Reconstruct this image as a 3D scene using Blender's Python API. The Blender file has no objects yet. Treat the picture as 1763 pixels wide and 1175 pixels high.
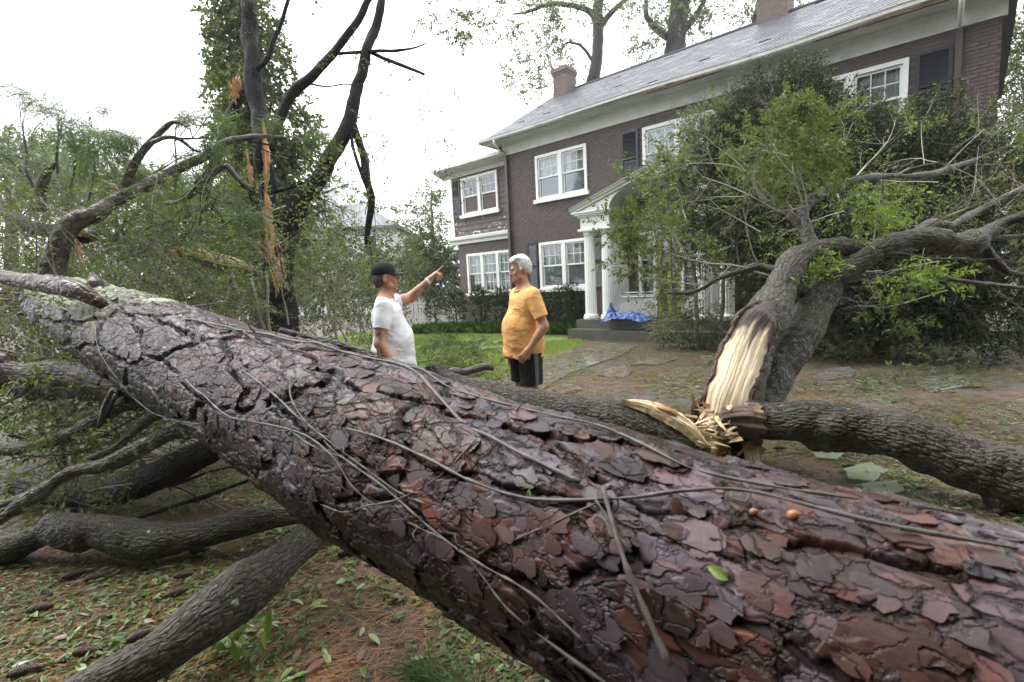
import bpy, math, time
import numpy as np
from mathutils import Vector, Matrix
from mathutils.bvhtree import BVHTree

T0 = time.time()
SC = bpy.context.scene
COL = SC.collection
PI = math.pi

# ------------------------------------------------------------------ camera, sky, sun, exposure
F_PX, PITCH, ROLL, CAM_H = 836.7, 0.1134, 0.0494, 1.5
cam = bpy.data.cameras.new('camera')
cam.sensor_width = 36.0
cam.lens = F_PX / 1763 * 36
cam.clip_start = 0.05
cam.clip_end = 900
cam.dof.use_dof = True
cam.dof.focus_distance = 4.3
cam.dof.aperture_fstop = 4.5
camo = bpy.data.objects.new('camera', cam)
COL.objects.link(camo)
cp, sp, cr, sr = math.cos(PITCH), math.sin(PITCH), math.cos(ROLL), math.sin(ROLL)
FWD = Vector((0, cp, -sp)); UP0 = Vector((0, sp, cp)); RT0 = Vector((1, 0, 0))
RT = RT0 * cr - UP0 * sr * -1 * -1 if False else RT0 * cr - UP0 * sr
UPV = RT0 * sr + UP0 * cr
camo.matrix_world = Matrix(((RT.x, UPV.x, -FWD.x, 0), (RT.y, UPV.y, -FWD.y, 0), (RT.z, UPV.z, -FWD.z, CAM_H), (0, 0, 0, 1)))
SC.camera = camo
SC.view_settings.view_transform = 'Standard'
SC.view_settings.look = 'None'
SC.view_settings.gamma = 1
SC.view_settings.exposure = 1.85
SC.view_settings.use_curve_mapping = False

SUN_EL, SUN_AZ = math.radians(58), math.radians(-70)
W = bpy.data.worlds.new('World'); SC.world = W; W.use_nodes = True
wn = W.node_tree; wn.nodes.clear()
sky = wn.nodes.new('ShaderNodeTexSky'); sky.sky_type = 'NISHITA'; sky.sun_disc = False
sky.sun_elevation = SUN_EL; sky.sun_rotation = SUN_AZ
sky.air_density = 1.0; sky.dust_density = 4.0; sky.ozone_density = 1.0
hs = wn.nodes.new('ShaderNodeHueSaturation'); hs.inputs['Saturation'].default_value = 0.12
# the closed cloud deck: the clear sky evened out by an even grey-white layer
tc = wn.nodes.new('ShaderNodeTexCoord')
cn = wn.nodes.new('ShaderNodeTexNoise'); cn.inputs['Scale'].default_value = 1.6; cn.inputs['Detail'].default_value = 4
cr_ = wn.nodes.new('ShaderNodeValToRGB')
cr_.color_ramp.elements[0].position = .25; cr_.color_ramp.elements[0].color = (9.3, 9.6, 10.0, 1)
cr_.color_ramp.elements[1].position = .8; cr_.color_ramp.elements[1].color = (10.6, 10.8, 11.0, 1)
mx = wn.nodes.new('ShaderNodeMix'); mx.data_type = 'RGBA'; mx.inputs[0].default_value = 0.85
bg = wn.nodes.new('ShaderNodeBackground'); bg.inputs['Strength'].default_value = 0.10
wo = wn.nodes.new('ShaderNodeOutputWorld')
L = wn.links.new
L(sky.outputs[0], hs.inputs['Color']); L(tc.outputs['Generated'], cn.inputs['Vector']); L(cn.outputs[0], cr_.inputs[0])
L(hs.outputs[0], mx.inputs[6]); L(cr_.outputs[0], mx.inputs[7]); L(mx.outputs[2], bg.inputs['Color']); L(bg.outputs[0], wo.inputs[0])
sl = bpy.data.lights.new('sun', 'SUN'); sl.energy = 0.9; sl.angle = math.radians(30); sl.color = (1, .98, .95)
so = bpy.data.objects.new('sun', sl); COL.objects.link(so)
sd = Vector((math.sin(SUN_AZ) * math.cos(SUN_EL), math.cos(SUN_AZ) * math.cos(SUN_EL), math.sin(SUN_EL)))
so.rotation_euler = sd.to_track_quat('Z', 'Y').to_euler()

# ------------------------------------------------------------------ helpers
def at(px, py, d):
    """point of the place seen at photo pixel px,py at depth d along the view axis"""
    a = (px - 881.5); b = (py - 587.5)
    v = FWD * F_PX + RT * a - UPV * b
    v = v * (d / F_PX)
    return np.array((v.x, v.y, v.z + CAM_H))
def gnd(px, py, z=0.0):
    v = at(px, py, 1.0); dz = v[2] - CAM_H
    k = (z - CAM_H) / dz
    return np.array((v[0] * k, v[1] * k, z))
def nz(v):
    return v / np.maximum(np.linalg.norm(v, axis=-1, keepdims=True), 1e-9)

def mesh_np(name, V, faces, attrs=None, smooth=False):
    """faces: list of int arrays (M,3) or (M,4)"""
    V = np.asarray(V, np.float32)
    if not isinstance(faces, (list, tuple)): faces = [faces]
    faces = [np.asarray(f, np.int32) for f in faces if len(f)]
    me = bpy.data.meshes.new(name)
    me.vertices.add(len(V)); me.vertices.foreach_set('co', V.ravel())
    nl = sum(f.size for f in faces); npoly = sum(len(f) for f in faces)
    me.loops.add(nl); me.polygons.add(npoly)
    me.loops.foreach_set('vertex_index', np.concatenate([f.ravel() for f in faces]))
    tot = np.concatenate([np.full(len(f), f.shape[1], np.int32) for f in faces])
    st = np.concatenate([[0], np.cumsum(tot)[:-1]]).astype(np.int32)
    me.polygons.foreach_set('loop_start', st); me.polygons.foreach_set('loop_total', tot)
    me.polygons.foreach_set('use_smooth', np.full(npoly, smooth, bool))
    for k, A in (attrs or {}).items():
        A = np.asarray(A, np.float32)
        if A.ndim == 1:
            at_ = me.attributes.new(k, 'FLOAT', 'POINT'); at_.data.foreach_set('value', A)
        elif k.startswith('col'):
            at_ = me.attributes.new(k, 'FLOAT_COLOR', 'POINT')
            at_.data.foreach_set('color', np.concatenate([A, np.ones((len(A), 1), np.float32)], 1).ravel())
        else:
            at_ = me.attributes.new(k, 'FLOAT_VECTOR', 'POINT'); at_.data.foreach_set('vector', A.ravel())
    me.update(calc_edges=True)
    return me

class MB:
    def __init__(s): s.V = []; s.F4 = []; s.F3 = []; s.n = 0; s.A = {}
    def add(s, V, F, attrs=None):
        V = np.asarray(V, float)
        for f in (F if isinstance(F, (list, tuple)) else [F]):
            f = np.asarray(f)
            if len(f) == 0: continue
            (s.F4 if f.shape[1] == 4 else s.F3).append(f + s.n)
        for k, a in (attrs or {}).items(): s.A.setdefault(k, []).append(a)
        s.V.append(V); s.n += len(V); return s
    def box(s, x0, x1, y0, y1, z0, z1):
        V = [(x, y, z) for z in (z0, z1) for y in (y0, y1) for x in (x0, x1)]
        return s.add(V, np.array([(0, 2, 3, 1), (4, 5, 7, 6), (0, 1, 5, 4), (2, 6, 7, 3), (0, 4, 6, 2), (1, 3, 7, 5)]))
    def prism(s, poly, y0, y1):
        """poly: list of (x,z) extruded in y"""
        n = len(poly)
        V = [(x, y0, z) for x, z in poly] + [(x, y1, z) for x, z in poly]
        F = [(i, (i + 1) % n, n + (i + 1) % n, n + i) for i in range(n)]
        T = [(0, i + 1, i) for i in range(1, n - 1)] + [(n, n + i, n + i + 1) for i in range(1, n - 1)]
        return s.add(V, [np.array(F), np.array(T)])
    def build(s, name, m, parent=None, smooth=False, origin=None, **k):
        V = np.concatenate(s.V)
        F = []
        if s.F4: F.append(np.concatenate(s.F4))
        if s.F3: F.append(np.concatenate(s.F3))
        return obj(name, mesh_np(name, V - (0 if origin is None else np.asarray(origin)), F, {a: np.concatenate(b) for a, b in s.A.items()}, smooth), m, parent, loc=origin, **k)

def obj(name, me, m=None, parent=None, loc=None, kind=None, label=None, cat=None, group=None, rot=None, scale=None):
    o = bpy.data.objects.new(name, me); COL.objects.link(o)
    if m is not None and me is not None and len(me.materials) == 0: me.materials.append(m)
    if loc is not None: o.location = Vector([float(c) for c in loc])
    if rot is not None: o.rotation_euler = rot
    if scale is not None: o.scale = scale
    if parent is not None:
        o.parent = parent
    if kind: o['kind'] = kind
    if label: o['label'] = label
    if cat: o['category'] = cat
    if group: o['group'] = group
    return o
def thing(name, label, cat, loc=(0, 0, 0), rotz=0, group=None):
    o = obj(name, None, loc=loc, label=label, cat=cat, group=group)
    o.rotation_euler = (0, 0, rotz); return o
def part(mb, name, m, root, smooth=False, **k):
    """mb in world coordinates under an unrotated root"""
    o = mb.build(name, m, root, smooth, **k)
    o.location = -Vector(root.location) if root.parent is None else Vector((0, 0, 0))
    return o

# --- numpy noise
def _h(i, j, k, seed):
    n = (i * 374761393 + j * 668265263 + k * 2147483647 + seed * 974634777) & 0xffffffff
    n = ((n ^ (n >> 13)) * 1274126177) & 0xffffffff
    n = ((n ^ (n >> 16)) * 2246822519) & 0xffffffff
    return ((n ^ (n >> 15)) & 0xffffff) / float(0xffffff)
def vnoise(P, seed=0):
    P = np.asarray(P, float); I = np.floor(P).astype(np.int64); f = P - I; f = f * f * (3 - 2 * f)
    r = 0
    for dx in (0, 1):
        for dy in (0, 1):
            for dz in (0, 1):
                w = (f[:, 0] if dx else 1 - f[:, 0]) * (f[:, 1] if dy else 1 - f[:, 1]) * (f[:, 2] if dz else 1 - f[:, 2])
                r = r + w * _h(I[:, 0] + dx, I[:, 1] + dy, I[:, 2] + dz, seed)
    return r
def fbm(P, seed=0, o=4):
    r = 0; a = .5; P = np.asarray(P, float)
    P = P.reshape(-1, 3)
    for k in range(o):
        r = r + a * vnoise(P * 2 ** k, seed + k * 17); a *= .5
    return r / (1 - .5 ** o)
def voro(u, v, cu, cv, seed, wrapn):
    """u,v in metres; cells cu x cv ; wrap every wrapn cells in u; returns F1,F2,rand id,rel"""
    a = u / cu; b = v / cv; I = np.floor(a).astype(np.int64); J = np.floor(b).astype(np.int64)
    F1 = np.full(len(u), 9.); F2 = np.full(len(u), 9.); ID = np.zeros(len(u)); RX = np.zeros(len(u)); RY = np.zeros(len(u))
    for di in (-1, 0, 1):
        for dj in (-1, 0, 1):
            ci = I + di; cj = J + dj; w = np.mod(ci, wrapn)
            x = ci + .1 + .8 * _h(w, cj, 0 * cj, seed) + .5 * (np.mod(cj, 2)); y = cj + .1 + .8 * _h(w, cj, 0 * cj + 7, seed)
            x = x - .25
            d = np.sqrt((a - x) ** 2 + (b - y) ** 2); r = _h(w, cj, 0 * cj + 13, seed)
            c = d < F1
            F2 = np.where(c, F1, np.minimum(F2, d)); ID = np.where(c, r, ID); RX = np.where(c, a - x, RX); RY = np.where(c, b - y, RY)
            F1 = np.where(c, d, F1)
    return F1, F2, ID, RX, RY
def sstep(a, b, x):
    t = np.clip((x - a) / (b - a), 0, 1); return t * t * (3 - 2 * t)

# --- paths and tubes
def smooth_path(P, step):
    P = np.asarray(P, float)
    if len(P) == 2: Q = P
    E = np.concatenate([[2 * P[0] - P[1]], P, [2 * P[-1] - P[-2]]])
    out = []
    for i in range(1, len(E) - 2):
        p0, p1, p2, p3 = E[i - 1], E[i], E[i + 1], E[i + 2]
        n = max(1, int(np.linalg.norm((p2 - p1)[:3]) / step))
        t = np.arange(n)[:, None] / n
        out.append(.5 * ((2 * p1) + (-p0 + p2) * t + (2 * p0 - 5 * p1 + 4 * p2 - p3) * t * t + (-p0 + 3 * p1 - 3 * p2 + p3) * t ** 3))
    out.append(E[-2][None]); return np.concatenate(out)
def frames(P):
    T = nz(np.gradient(P, axis=0)); N = np.zeros_like(P)
    u = np.array((0, 0, 1.)) if abs(T[0][2]) < .9 else np.array((1., 0, 0))
    n = nz(u - T[0] * (u @ T[0]))
    for i in range(len(P)):
        n = n - T[i] * (n @ T[i]); n = n / max(1e-9, np.linalg.norm(n)); N[i] = n
    return T, N, np.cross(T, N)
def tube(P, R, sides=8, step=.1, disp=None, caps=True, wob=0, seed=0):
    """P list of points, R radii at those points. returns V,F,attrs"""
    Q = smooth_path(np.c_[np.asarray(P, float), np.asarray(R, float)], step)
    C, R = Q[:, :3], np.maximum(Q[:, 3], 1e-4)
    if wob: 
        C = C + wob * (np.stack([vnoise(C * 3.1 + 5 * k, seed + k) for k in range(3)], 1) - .5) * 2
    T, N, B = frames(C)
    n = len(C); th = np.arange(sides) / sides * 2 * PI
    s = np.concatenate([[0], np.cumsum(np.linalg.norm(np.diff(C, axis=0), axis=1))])
    TH, S = np.meshgrid(th, s); RR = np.repeat(R[:, None], sides, 1)
    Rm = R.mean()
    bc = np.stack([np.cos(TH) * Rm, np.sin(TH) * Rm, S + seed * 3.7], -1).reshape(-1, 3)
    at_ = {'bc': bc}
    if disp is not None:
        dd = disp(TH.ravel(), S.ravel(), Rm, bc)
        if isinstance(dd, tuple): dd, ex = dd; at_.update(ex)
        RR = RR + dd.reshape(RR.shape)
    V = (C[:, None] + (N[:, None] * np.cos(TH)[..., None] + B[:, None] * np.sin(TH)[..., None]) * RR[..., None]).reshape(-1, 3)
    i = np.arange(n - 1)[:, None] * sides; j = np.arange(sides)[None]; j2 = (j + 1) % sides
    F = np.stack([i + j, i + j2, i + sides + j2, i + sides + j], -1).reshape(-1, 4)
    Fs = [F]
    if caps:
        V = np.concatenate([V, [C[0] - T[0] * R[0] * .15, C[-1] + T[-1] * R[-1] * .3]])
        for k in at_: at_[k] = np.concatenate([at_[k], at_[k][:1], at_[k][-1:]])
        a = n * sides; j = np.arange(sides)
        Fs.append(np.stack([np.full(sides, a), (j + 1) % sides, j], 1))
        b = (n - 1) * sides
        Fs.append(np.stack([np.full(sides, a + 1), b + j, b + (j + 1) % sides], 1))
    return V, Fs, at_
def pxpath(L): return [at(*p) for p in L]

# --- twigs and leaves
def leaf_quads(P, D, Nn, ln, wd, fold=.15):
    """P base, D dir, Nn normal (K,3); ln, wd arrays"""
    D = nz(D); S = nz(np.cross(D, Nn)); N2 = np.cross(S, D)
    ln = np.reshape(ln, (-1, 1)) * np.ones((len(P), 1)); wd = np.reshape(wd, (-1, 1)) * np.ones((len(P), 1))
    m = P + D * ln * .45 + N2 * wd * fold
    V = np.stack([P, m + S * wd * .5, P + D * ln - N2 * ln * .08, m - S * wd * .5], 1).reshape(-1, 3)
    F = np.arange(len(P) * 4).reshape(-1, 4)
    return V, F
def leaf_long(P, D, Nn, ln, wd, curl=.15):
    """six-corner leaf with a folded midrib: two quads"""
    D = nz(D); S = nz(np.cross(D, Nn)); N2 = np.cross(S, D)
    ln = np.reshape(ln, (-1, 1)) * np.ones((len(P), 1)); wd = np.reshape(wd, (-1, 1)) * np.ones((len(P), 1))
    a = P; b = P + D * ln * .35; c = P + D * ln * .7; d = P + D * ln
    V = np.stack([a, b + S * wd * .5 + N2 * wd * .12, c + S * wd * .38 + N2 * wd * .12, d - N2 * ln * curl * .3, c - S * wd * .38 + N2 * wd * .12, b - S * wd * .5 + N2 * wd * .12], 1)
    n = np.arange(len(P))[:, None] * 6
    F = np.concatenate([n + np.array([0, 1, 2, 3]), n + np.array([0, 3, 4, 5])])
    return V.reshape(-1, 3), F
def sprays(rng, P, D, L, n, ll, lw, up=.4, droop=.1, spread=.9):
    K = len(P); D = nz(D); L = np.asarray(L) * np.ones(K)
    t = (np.arange(n) + .6) / n
    base = P[:, None] + D[:, None] * (L[:, None] * t)[..., None]
    base[..., 2] -= droop * L[:, None] * t ** 2
    r = rng.normal(size=(K, n, 3)); side = nz(np.cross(D[:, None] + 0 * r, r))
    ld = D[:, None] * .6 + side * spread; ld[..., 2] -= droop
    nn = rng.normal(size=(K, n, 3)) * .6; nn[..., 2] += up + .5
    sz = rng.uniform(.65, 1.2, (K, n))
    return leaf_quads(base.reshape(-1, 3), ld.reshape(-1, 3), nz(nn.reshape(-1, 3)), (ll * sz).ravel(), (lw * sz).ravel())
def sticks(P, Q, r0, r1):
    """3-sided twigs from P to Q"""
    D = nz(Q - P); a = nz(np.cross(D, np.array((.3, .5, .81)))); b = np.cross(D, a)
    V = []
    for c, r in ((P, r0), (Q, r1)):
        r = np.asarray(r) * np.ones(len(P))
        for k in range(3):
            V.append(c + (a * math.cos(k * 2.0944) + b * math.sin(k * 2.0944)) * r[:, None])
    V = np.stack(V, 1).reshape(-1, 3); n = np.arange(len(P))[:, None] * 6
    F = np.concatenate([n + np.array([k, (k + 1) % 3, 3 + (k + 1) % 3, 3 + k]) for k in range(3)])
    return V, F, {'bc': V.copy()}
def blob_points(rng, c, r, n, shell=.5, noise=1.6, thr=.38, seed=0):
    """points through a lumpy ellipsoid, gaps where the noise is low; returns P, outward"""
    c = np.asarray(c, float); r = np.asarray(r, float) * np.ones(3)
    d = nz(rng.normal(size=(n * 2, 3))); rad = rng.uniform(0, 1, (n * 2, 1)) ** shell
    lump = .75 + .5 * fbm(d * 1.9 + c, seed + 3, 3)[:, None]
    P = c + d * rad * r * lump
    k = fbm(P * noise, seed, 3) > thr
    return P[k][:n], d[k][:n]
def grow(rng, p, d, ln, r, depth, segs, tips, bend=.25, up=.05, kids=3, ratio=.62):
    """recursive branches into straight segs [(p,q,r0,r1)] and tip points"""
    n = 4; q = np.array(p, float); d = np.array(d, float); d /= np.linalg.norm(d)
    for i in range(n):
        d = d + rng.normal(size=3) * bend * .5; d[2] += up; d /= np.linalg.norm(d)
        e = q + d * ln / n; ra = r * (1 - .55 * i / n); rb = r * (1 - .55 * (i + 1) / n)
        segs.append((q, e, ra, rb)); q = e
        if depth == 0: tips.append((q.copy(), d.copy()))
        elif i > 0:
            for _ in range(kids if i == n - 1 else max(1, kids - 1)):
                dd = d + rng.normal(size=3) * .75; grow(rng, q, dd, ln * ratio * rng.uniform(.7, 1.2), rb * .6, depth - 1, segs, tips, bend, up, kids, ratio)
def segs_mesh(segs):
    P = np.array([s[0] for s in segs]); Q = np.array([s[1] for s in segs])
    return sticks(P, Q, np.array([s[2] for s in segs]), np.array([s[3] for s in segs]))

# ------------------------------------------------------------------ materials
class NT:
    def __init__(s, name):
        s.m = bpy.data.materials.new(name); s.m.use_nodes = True; s.t = s.m.node_tree
        s.b = s.t.nodes['Principled BSDF']; s.o = s.t.nodes['Material Output']
    def n(s, ty, ins=None, **pr):
        x = s.t.nodes.new('ShaderNode' + ty)
        for k, v in pr.items(): setattr(x, k, v)
        for k, v in (ins or {}).items():
            if isinstance(v, bpy.types.NodeSocket): s.t.links.new(v, x.inputs[k])
            else: x.inputs[k].default_value = v
        return x
    def l(s, a, b): s.t.links.new(a, b)
    def ramp(s, fac, stops):
        r = s.n('ValToRGB'); e = r.color_ramp.elements
        while len(e) < len(stops): e.new(.5)
        for i, (p, c) in enumerate(stops):
            e[i].position = p; e[i].color = tuple(c) + (1,) if not isinstance(c, (int, float)) else (c, c, c, 1)
        s.l(fac, r.inputs[0]); return r.outputs[0]
    def coord(s, kind='Object', scale=(1, 1, 1)):
        if kind in ('Object', 'Generated'): c = s.n('TexCoord').outputs[kind]
        elif kind == 'World': c = s.n('NewGeometry').outputs['Position']
        else: c = s.n('Attribute', attribute_name=kind).outputs['Vector']
        return s.n('Mapping', {'Vector': c, 'Scale': scale}).outputs[0]
    def noise(s, vec, sc, det=5, rough=.6, dist=0):
        return s.n('TexNoise', {'Vector': vec, 'Scale': sc, 'Detail': det, 'Roughness': rough, 'Distortion': dist}).outputs[0]
    def mix(s, f, a, b, bt='MIX'):
        x = s.n('Mix', data_type='RGBA', blend_type=bt)
        for i, v in ((0, f), (6, a), (7, b)):
            if isinstance(v, bpy.types.NodeSocket): s.l(v, x.inputs[i])
            elif i == 0: x.inputs[i].default_value = v
            else: x.inputs[i].default_value = tuple(v) + (1,)
        return x.outputs[2]
    def bump(s, h, st, dist, nrm=None):
        x = s.n('Bump', {'Height': h, 'Strength': st, 'Distance': dist})
        if nrm is not None: s.l(nrm, x.inputs['Normal'])
        return x.outputs[0]
    def out(s, col=None, rough=None, nrm=None, **k):
        for nm, v in (('Base Color', col), ('Roughness', rough), ('Normal', nrm)):
            if v is None: continue
            if isinstance(v, bpy.types.NodeSocket): s.l(v, s.b.inputs[nm])
            else: s.b.inputs[nm].default_value = (tuple(v) + (1,)) if nm == 'Base Color' else v
        for kk, v in k.items(): s.b.inputs[kk.replace('_', ' ')].default_value = v
        return s.m
def simple(name, c1, c2=None, sc=4, rough=.6, bs=0, bd=.01, kind='Object', scale=(1, 1, 1), r2=None, **k):
    t = NT(name); v = t.coord(kind, scale); n = t.noise(v, sc)
    c2 = c2 or tuple(x * .75 for x in c1)
    col = t.ramp(n, [(.3, c2), (.7, c1)])
    nm = t.bump(n, bs, bd) if bs else None
    ro = t.ramp(t.noise(v, sc * .6), [(.35, rough), (.65, r2)]) if r2 is not None else rough
    return t.out(col, ro, nm, **k)
def leafmat(name, cols, trans=.3, rough=.38):
    t = NT(name); g = t.n('NewGeometry')
    col = t.ramp(g.outputs['Random Per Island'], [(i / max(1, len(cols) - 1), c) for i, c in enumerate(cols)])
    t.out(col, rough); t.b.inputs['Specular IOR Level'].default_value = .22
    tr = t.n('BsdfTranslucent', {'Color': t.mix(.45, col, (.35, .45, .05))})
    ms = t.n('MixShader', {0: trans, 1: t.b.outputs[0], 2: tr.outputs[0]})
    t.l(ms.outputs[0], t.o.inputs[0]); return t.m

def oakbark(name, c1, c2, furrow=1.0, lichen=.66, algae=.5, rough=.6, lcol=(.42, .47, .33)):
    t = NT(name); v = t.coord('bc', (1, 1, .28)); v1 = t.coord('bc', (1, 1, 1))
    n1 = t.noise(v, 38 * furrow, 6, .62, .6)
    vo = t.n('TexVoronoi', {'Vector': t.n('Mapping', {'Vector': t.mix(.06, v, t.n('TexNoise', {'Vector': v1, 'Scale': 14.}).outputs[1]), 'Scale': (1, 1, 1)}).outputs[0], 'Scale': 42 * furrow}, feature='DISTANCE_TO_EDGE').outputs[0]
    ed = t.ramp(vo, [(0, 0), (.22, 1)])
    h = t.n('Math', {0: ed, 1: n1}, operation='MULTIPLY').outputs[0]
    col = t.ramp(n1, [(.3, c2), (.72, c1)])
    col = t.mix(t.ramp(vo, [(0.0, .8), (.16, 0)]), col, tuple(x * .4 for x in c2))
    al = t.noise(v1, 3.2, 4)
    col = t.mix(t.ramp(al, [(.45, 0), (.7, algae)]), col, (.085, .10, .05))
    li = t.noise(v1, 11, 5, .7)
    col = t.mix(t.ramp(li, [(lichen, 0), (lichen + .04, .9)]), col, lcol)
    t.b.inputs['Specular IOR Level'].default_value = .25
    return t.out(col, t.ramp(al, [(.3, rough - .2), (.7, rough + .1)]), t.bump(h, .9, .012))

m_ground = None
M_ = {}
M_['oak'] = oakbark('oak_bark', (.105, .09, .074), (.036, .030, .024), algae=.35)
M_['oakg'] = oakbark('grey_oak_bark', (.15, .138, .118), (.055, .048, .040), algae=.45)
M_['limb'] = oakbark('dark_wet_bark', (.040, .032, .028), (.015, .012, .011), lichen=.8, rough=.62, algae=.15)
M_['snag'] = oakbark('dark_snag_bark', (.024, .020, .019), (.008, .007, .007), lichen=.9, rough=.8, algae=.0)
M_['limbg'] = oakbark('grey_green_limb_bark', (.15, .145, .115), (.075, .068, .052), lichen=.6)
M_['pinelimb'] = oakbark('purple_wet_pine_bark', (.15, .115, .115), (.055, .04, .038), furrow=.6, lichen=.66, rough=.42)
M_['redlimb'] = oakbark('wet_red_pine_bark', (.13, .07, .05), (.045, .026, .02), furrow=.6, lichen=.75, rough=.35)
M_['twig'] = simple('pale_twig_bark', (.34, .31, .25), (.17, .15, .12), 60, .6, .3, .002)
M_['twigd'] = simple('dark_twig_bark', (.09, .075, .062), (.04, .032, .027), 60, .5)
M_['vine'] = simple('grey_vine_bark', (.105, .092, .078), (.035, .028, .024), 40, .45, .5, .002)
t = NT('split_wood')
v = t.coord('bc', (1, 1, .06)); n1 = t.noise(v, 90, 6, .7); n2 = t.noise(t.coord('bc', (1, 1, .5)), 9, 4)
c = t.ramp(n1, [(.25, (.42, .27, .13)), (.5, (.66, .5, .31)), (.75, (.8, .68, .47))])
c = t.mix(t.ramp(n2, [(.55, 0), (.75, .55)]), c, (.45, .25, .11))
M_['wood'] = t.out(c, .55, t.bump(n1, .8, .01))
t = NT('orange_split_wood')
v = t.coord('bc', (1, 1, .08)); n1 = t.noise(v, 60, 6, .7)
M_['orange'] = t.out(t.ramp(n1, [(.25, (.20, .09, .035)), (.5, (.46, .24, .10)), (.75, (.64, .42, .21))]), .5, t.bump(n1, .8, .01))
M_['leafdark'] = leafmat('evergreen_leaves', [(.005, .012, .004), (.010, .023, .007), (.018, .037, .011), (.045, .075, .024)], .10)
M_['leafmid'] = leafmat('oak_leaves', [(.034, .056, .017), (.062, .094, .027), (.10, .14, .043), (.15, .19, .075)], .28)
M_['leafbright'] = leafmat('bright_leaves', [(.12, .2, .03), (.2, .3, .05), (.26, .36, .09)], .42)
M_['leafolive'] = leafmat('olive_leaves', [(.030, .043, .015), (.056, .074, .025), (.09, .113, .038)], .25)
M_['leafivy'] = leafmat('ivy_leaves', [(.03, .05, .022), (.055, .085, .035), (.09, .12, .05), (.13, .14, .07)], .25)
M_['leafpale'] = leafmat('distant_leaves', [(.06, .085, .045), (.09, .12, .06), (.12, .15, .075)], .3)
M_['leafyellow'] = leafmat('yellowing_leaves', [(.16, .2, .04), (.38, .34, .05), (.5, .4, .05)], .4)
M_['needle'] = leafmat('green_pine_needles', [(.03, .07, .02), (.05, .11, .03), (.09, .16, .045)], .25)
M_['straw'] = leafmat('pine_straw', [(.20, .085, .035), (.30, .13, .05), (.38, .2, .09), (.22, .14, .08)], .1)
M_['litter'] = leafmat('fallen_leaves', [(.04, .068, .02), (.07, .11, .028), (.115, .16, .045), (.16, .21, .08), (.08, .05, .025), (.22, .25, .12), (.05, .035, .02)], .2, .3)
M_['grass'] = leafmat('lawn_grass', [(.13, .22, .035), (.19, .30, .05), (.25, .36, .07), (.2, .24, .07)], .35)
M_['liriope'] = leafmat('border_grass', [(.03, .075, .018), (.05, .11, .025), (.08, .15, .035)], .3)
M_['crumb'] = leafmat('bark_crumb', [(.025, .017, .014), (.05, .032, .025), (.09, .045, .03), (.14, .10, .07)], .02, .5)
# ------------------------------------------------------------------ ground
rng = np.random.default_rng(5)
def ground_z(x, y):
    P = np.stack([np.asarray(x, float).ravel(), np.asarray(y, float).ravel(), np.zeros(np.size(x))], 1)
    r = np.hypot(P[:, 0], P[:, 1])
    return (((fbm(P * .9, 91, 3) - .5) * .10) * np.clip(1.2 - r / 14, 0, 1) + (fbm(P * 7, 12, 3) - .5) * .025 * np.clip(1.2 - r / 9, 0, 1)).reshape(np.shape(x))
t = NT('wet_yard_soil')
v = t.coord('World')
a = t.noise(v, .9, 6, .65); b = t.noise(v, 6, 7, .7); c = t.noise(v, 45, 5, .7)
col = t.ramp(b, [(.3, (.04, .034, .03)), (.5, (.085, .074, .066)), (.72, (.15, .138, .126))])
straw = t.ramp(t.noise(t.n('Mapping', {'Vector': v, 'Scale': (1, 2.4, 1)}).outputs[0], 2.6, 7, .72), [(.45, 0), (.65, .65)])
col = t.mix(straw, col, t.mix(c, (.07, .036, .022), (.19, .095, .05)))
col = t.mix(t.ramp(t.noise(v, 1.7, 6, .7), [(.5, 0), (.66, .6)]), col, (.065, .085, .03))
ro = t.ramp(a, [(.35, .42), (.55, .7), (.7, .85)]); t.b.inputs['Specular IOR Level'].default_value = .3
m_ground = t.out(col, ro, t.bump(c, .7, .02, t.bump(b, .6, .05)))
xs = np.concatenate([-np.geomspace(320, 6.3, 26), np.linspace(-6, 8, 200), np.geomspace(8.3, 320, 26)])
ys = np.concatenate([-np.geomspace(60, 1.2, 10), np.linspace(-1, 14, 210), np.geomspace(14.3, 420, 28)])
X, Y = np.meshgrid(xs, ys); Z = ground_z(X, Y)
nx = len(xs); i = np.arange(len(ys) - 1)[:, None] * nx + np.arange(nx - 1)[None]
F = np.stack([i, i + 1, i + nx + 1, i + nx], -1).reshape(-1, 4)
ground = obj('ground', mesh_np('ground', np.stack([X, Y, Z], -1).reshape(-1, 3), F, smooth=True), m_ground, kind='structure')

# lawn: a sheet with its own grass
def inpoly(x, y, poly):
    r = np.zeros(len(x), bool); n = len(poly)
    for k in range(n):
        x1, y1 = poly[k]; x2, y2 = poly[(k + 1) % n]
        c = ((y1 > y) != (y2 > y)) & (x < (x2 - x1) * (y - y1) / (y2 - y1 + 1e-12) + x1)
        r ^= c
    return r
lawn_poly = [tuple(gnd(*p)[:2]) for p in [(560, 640), (700, 680), (800, 668), (862, 652), (905, 640), (960, 612), (1004, 594), (1000, 582), (880, 577), (740, 573), (600, 574), (540, 590)]]
m_lawn = simple('lawn_turf', (.14, .20, .04), (.07, .10, .03), 5, .8, .6, .03, kind='World')
mb = MB()
cx = np.mean([p[0] for p in lawn_poly]); cy = np.mean([p[1] for p in lawn_poly])
V = [(cx, cy, .02)] + [(x, y, .012) for x, y in lawn_poly]; n = len(lawn_poly)
mb.add(V, np.array([(0, 1 + (k + 1) % n, 1 + k) for k in range(n)])); lawn = mb.build('lawn', m_lawn, kind='structure')
def scatter_poly(rng, poly, n):
    p = np.array(poly); lo, hi = p.min(0), p.max(0); out = []
    tot = 0
    while tot < n:
        q = rng.uniform(lo, hi, (n, 2)); q = q[inpoly(q[:, 0], q[:, 1], poly)]; out.append(q); tot += len(q)
    return np.concatenate(out)[:n]
q = scatter_poly(rng, lawn_poly, 60000)
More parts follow.
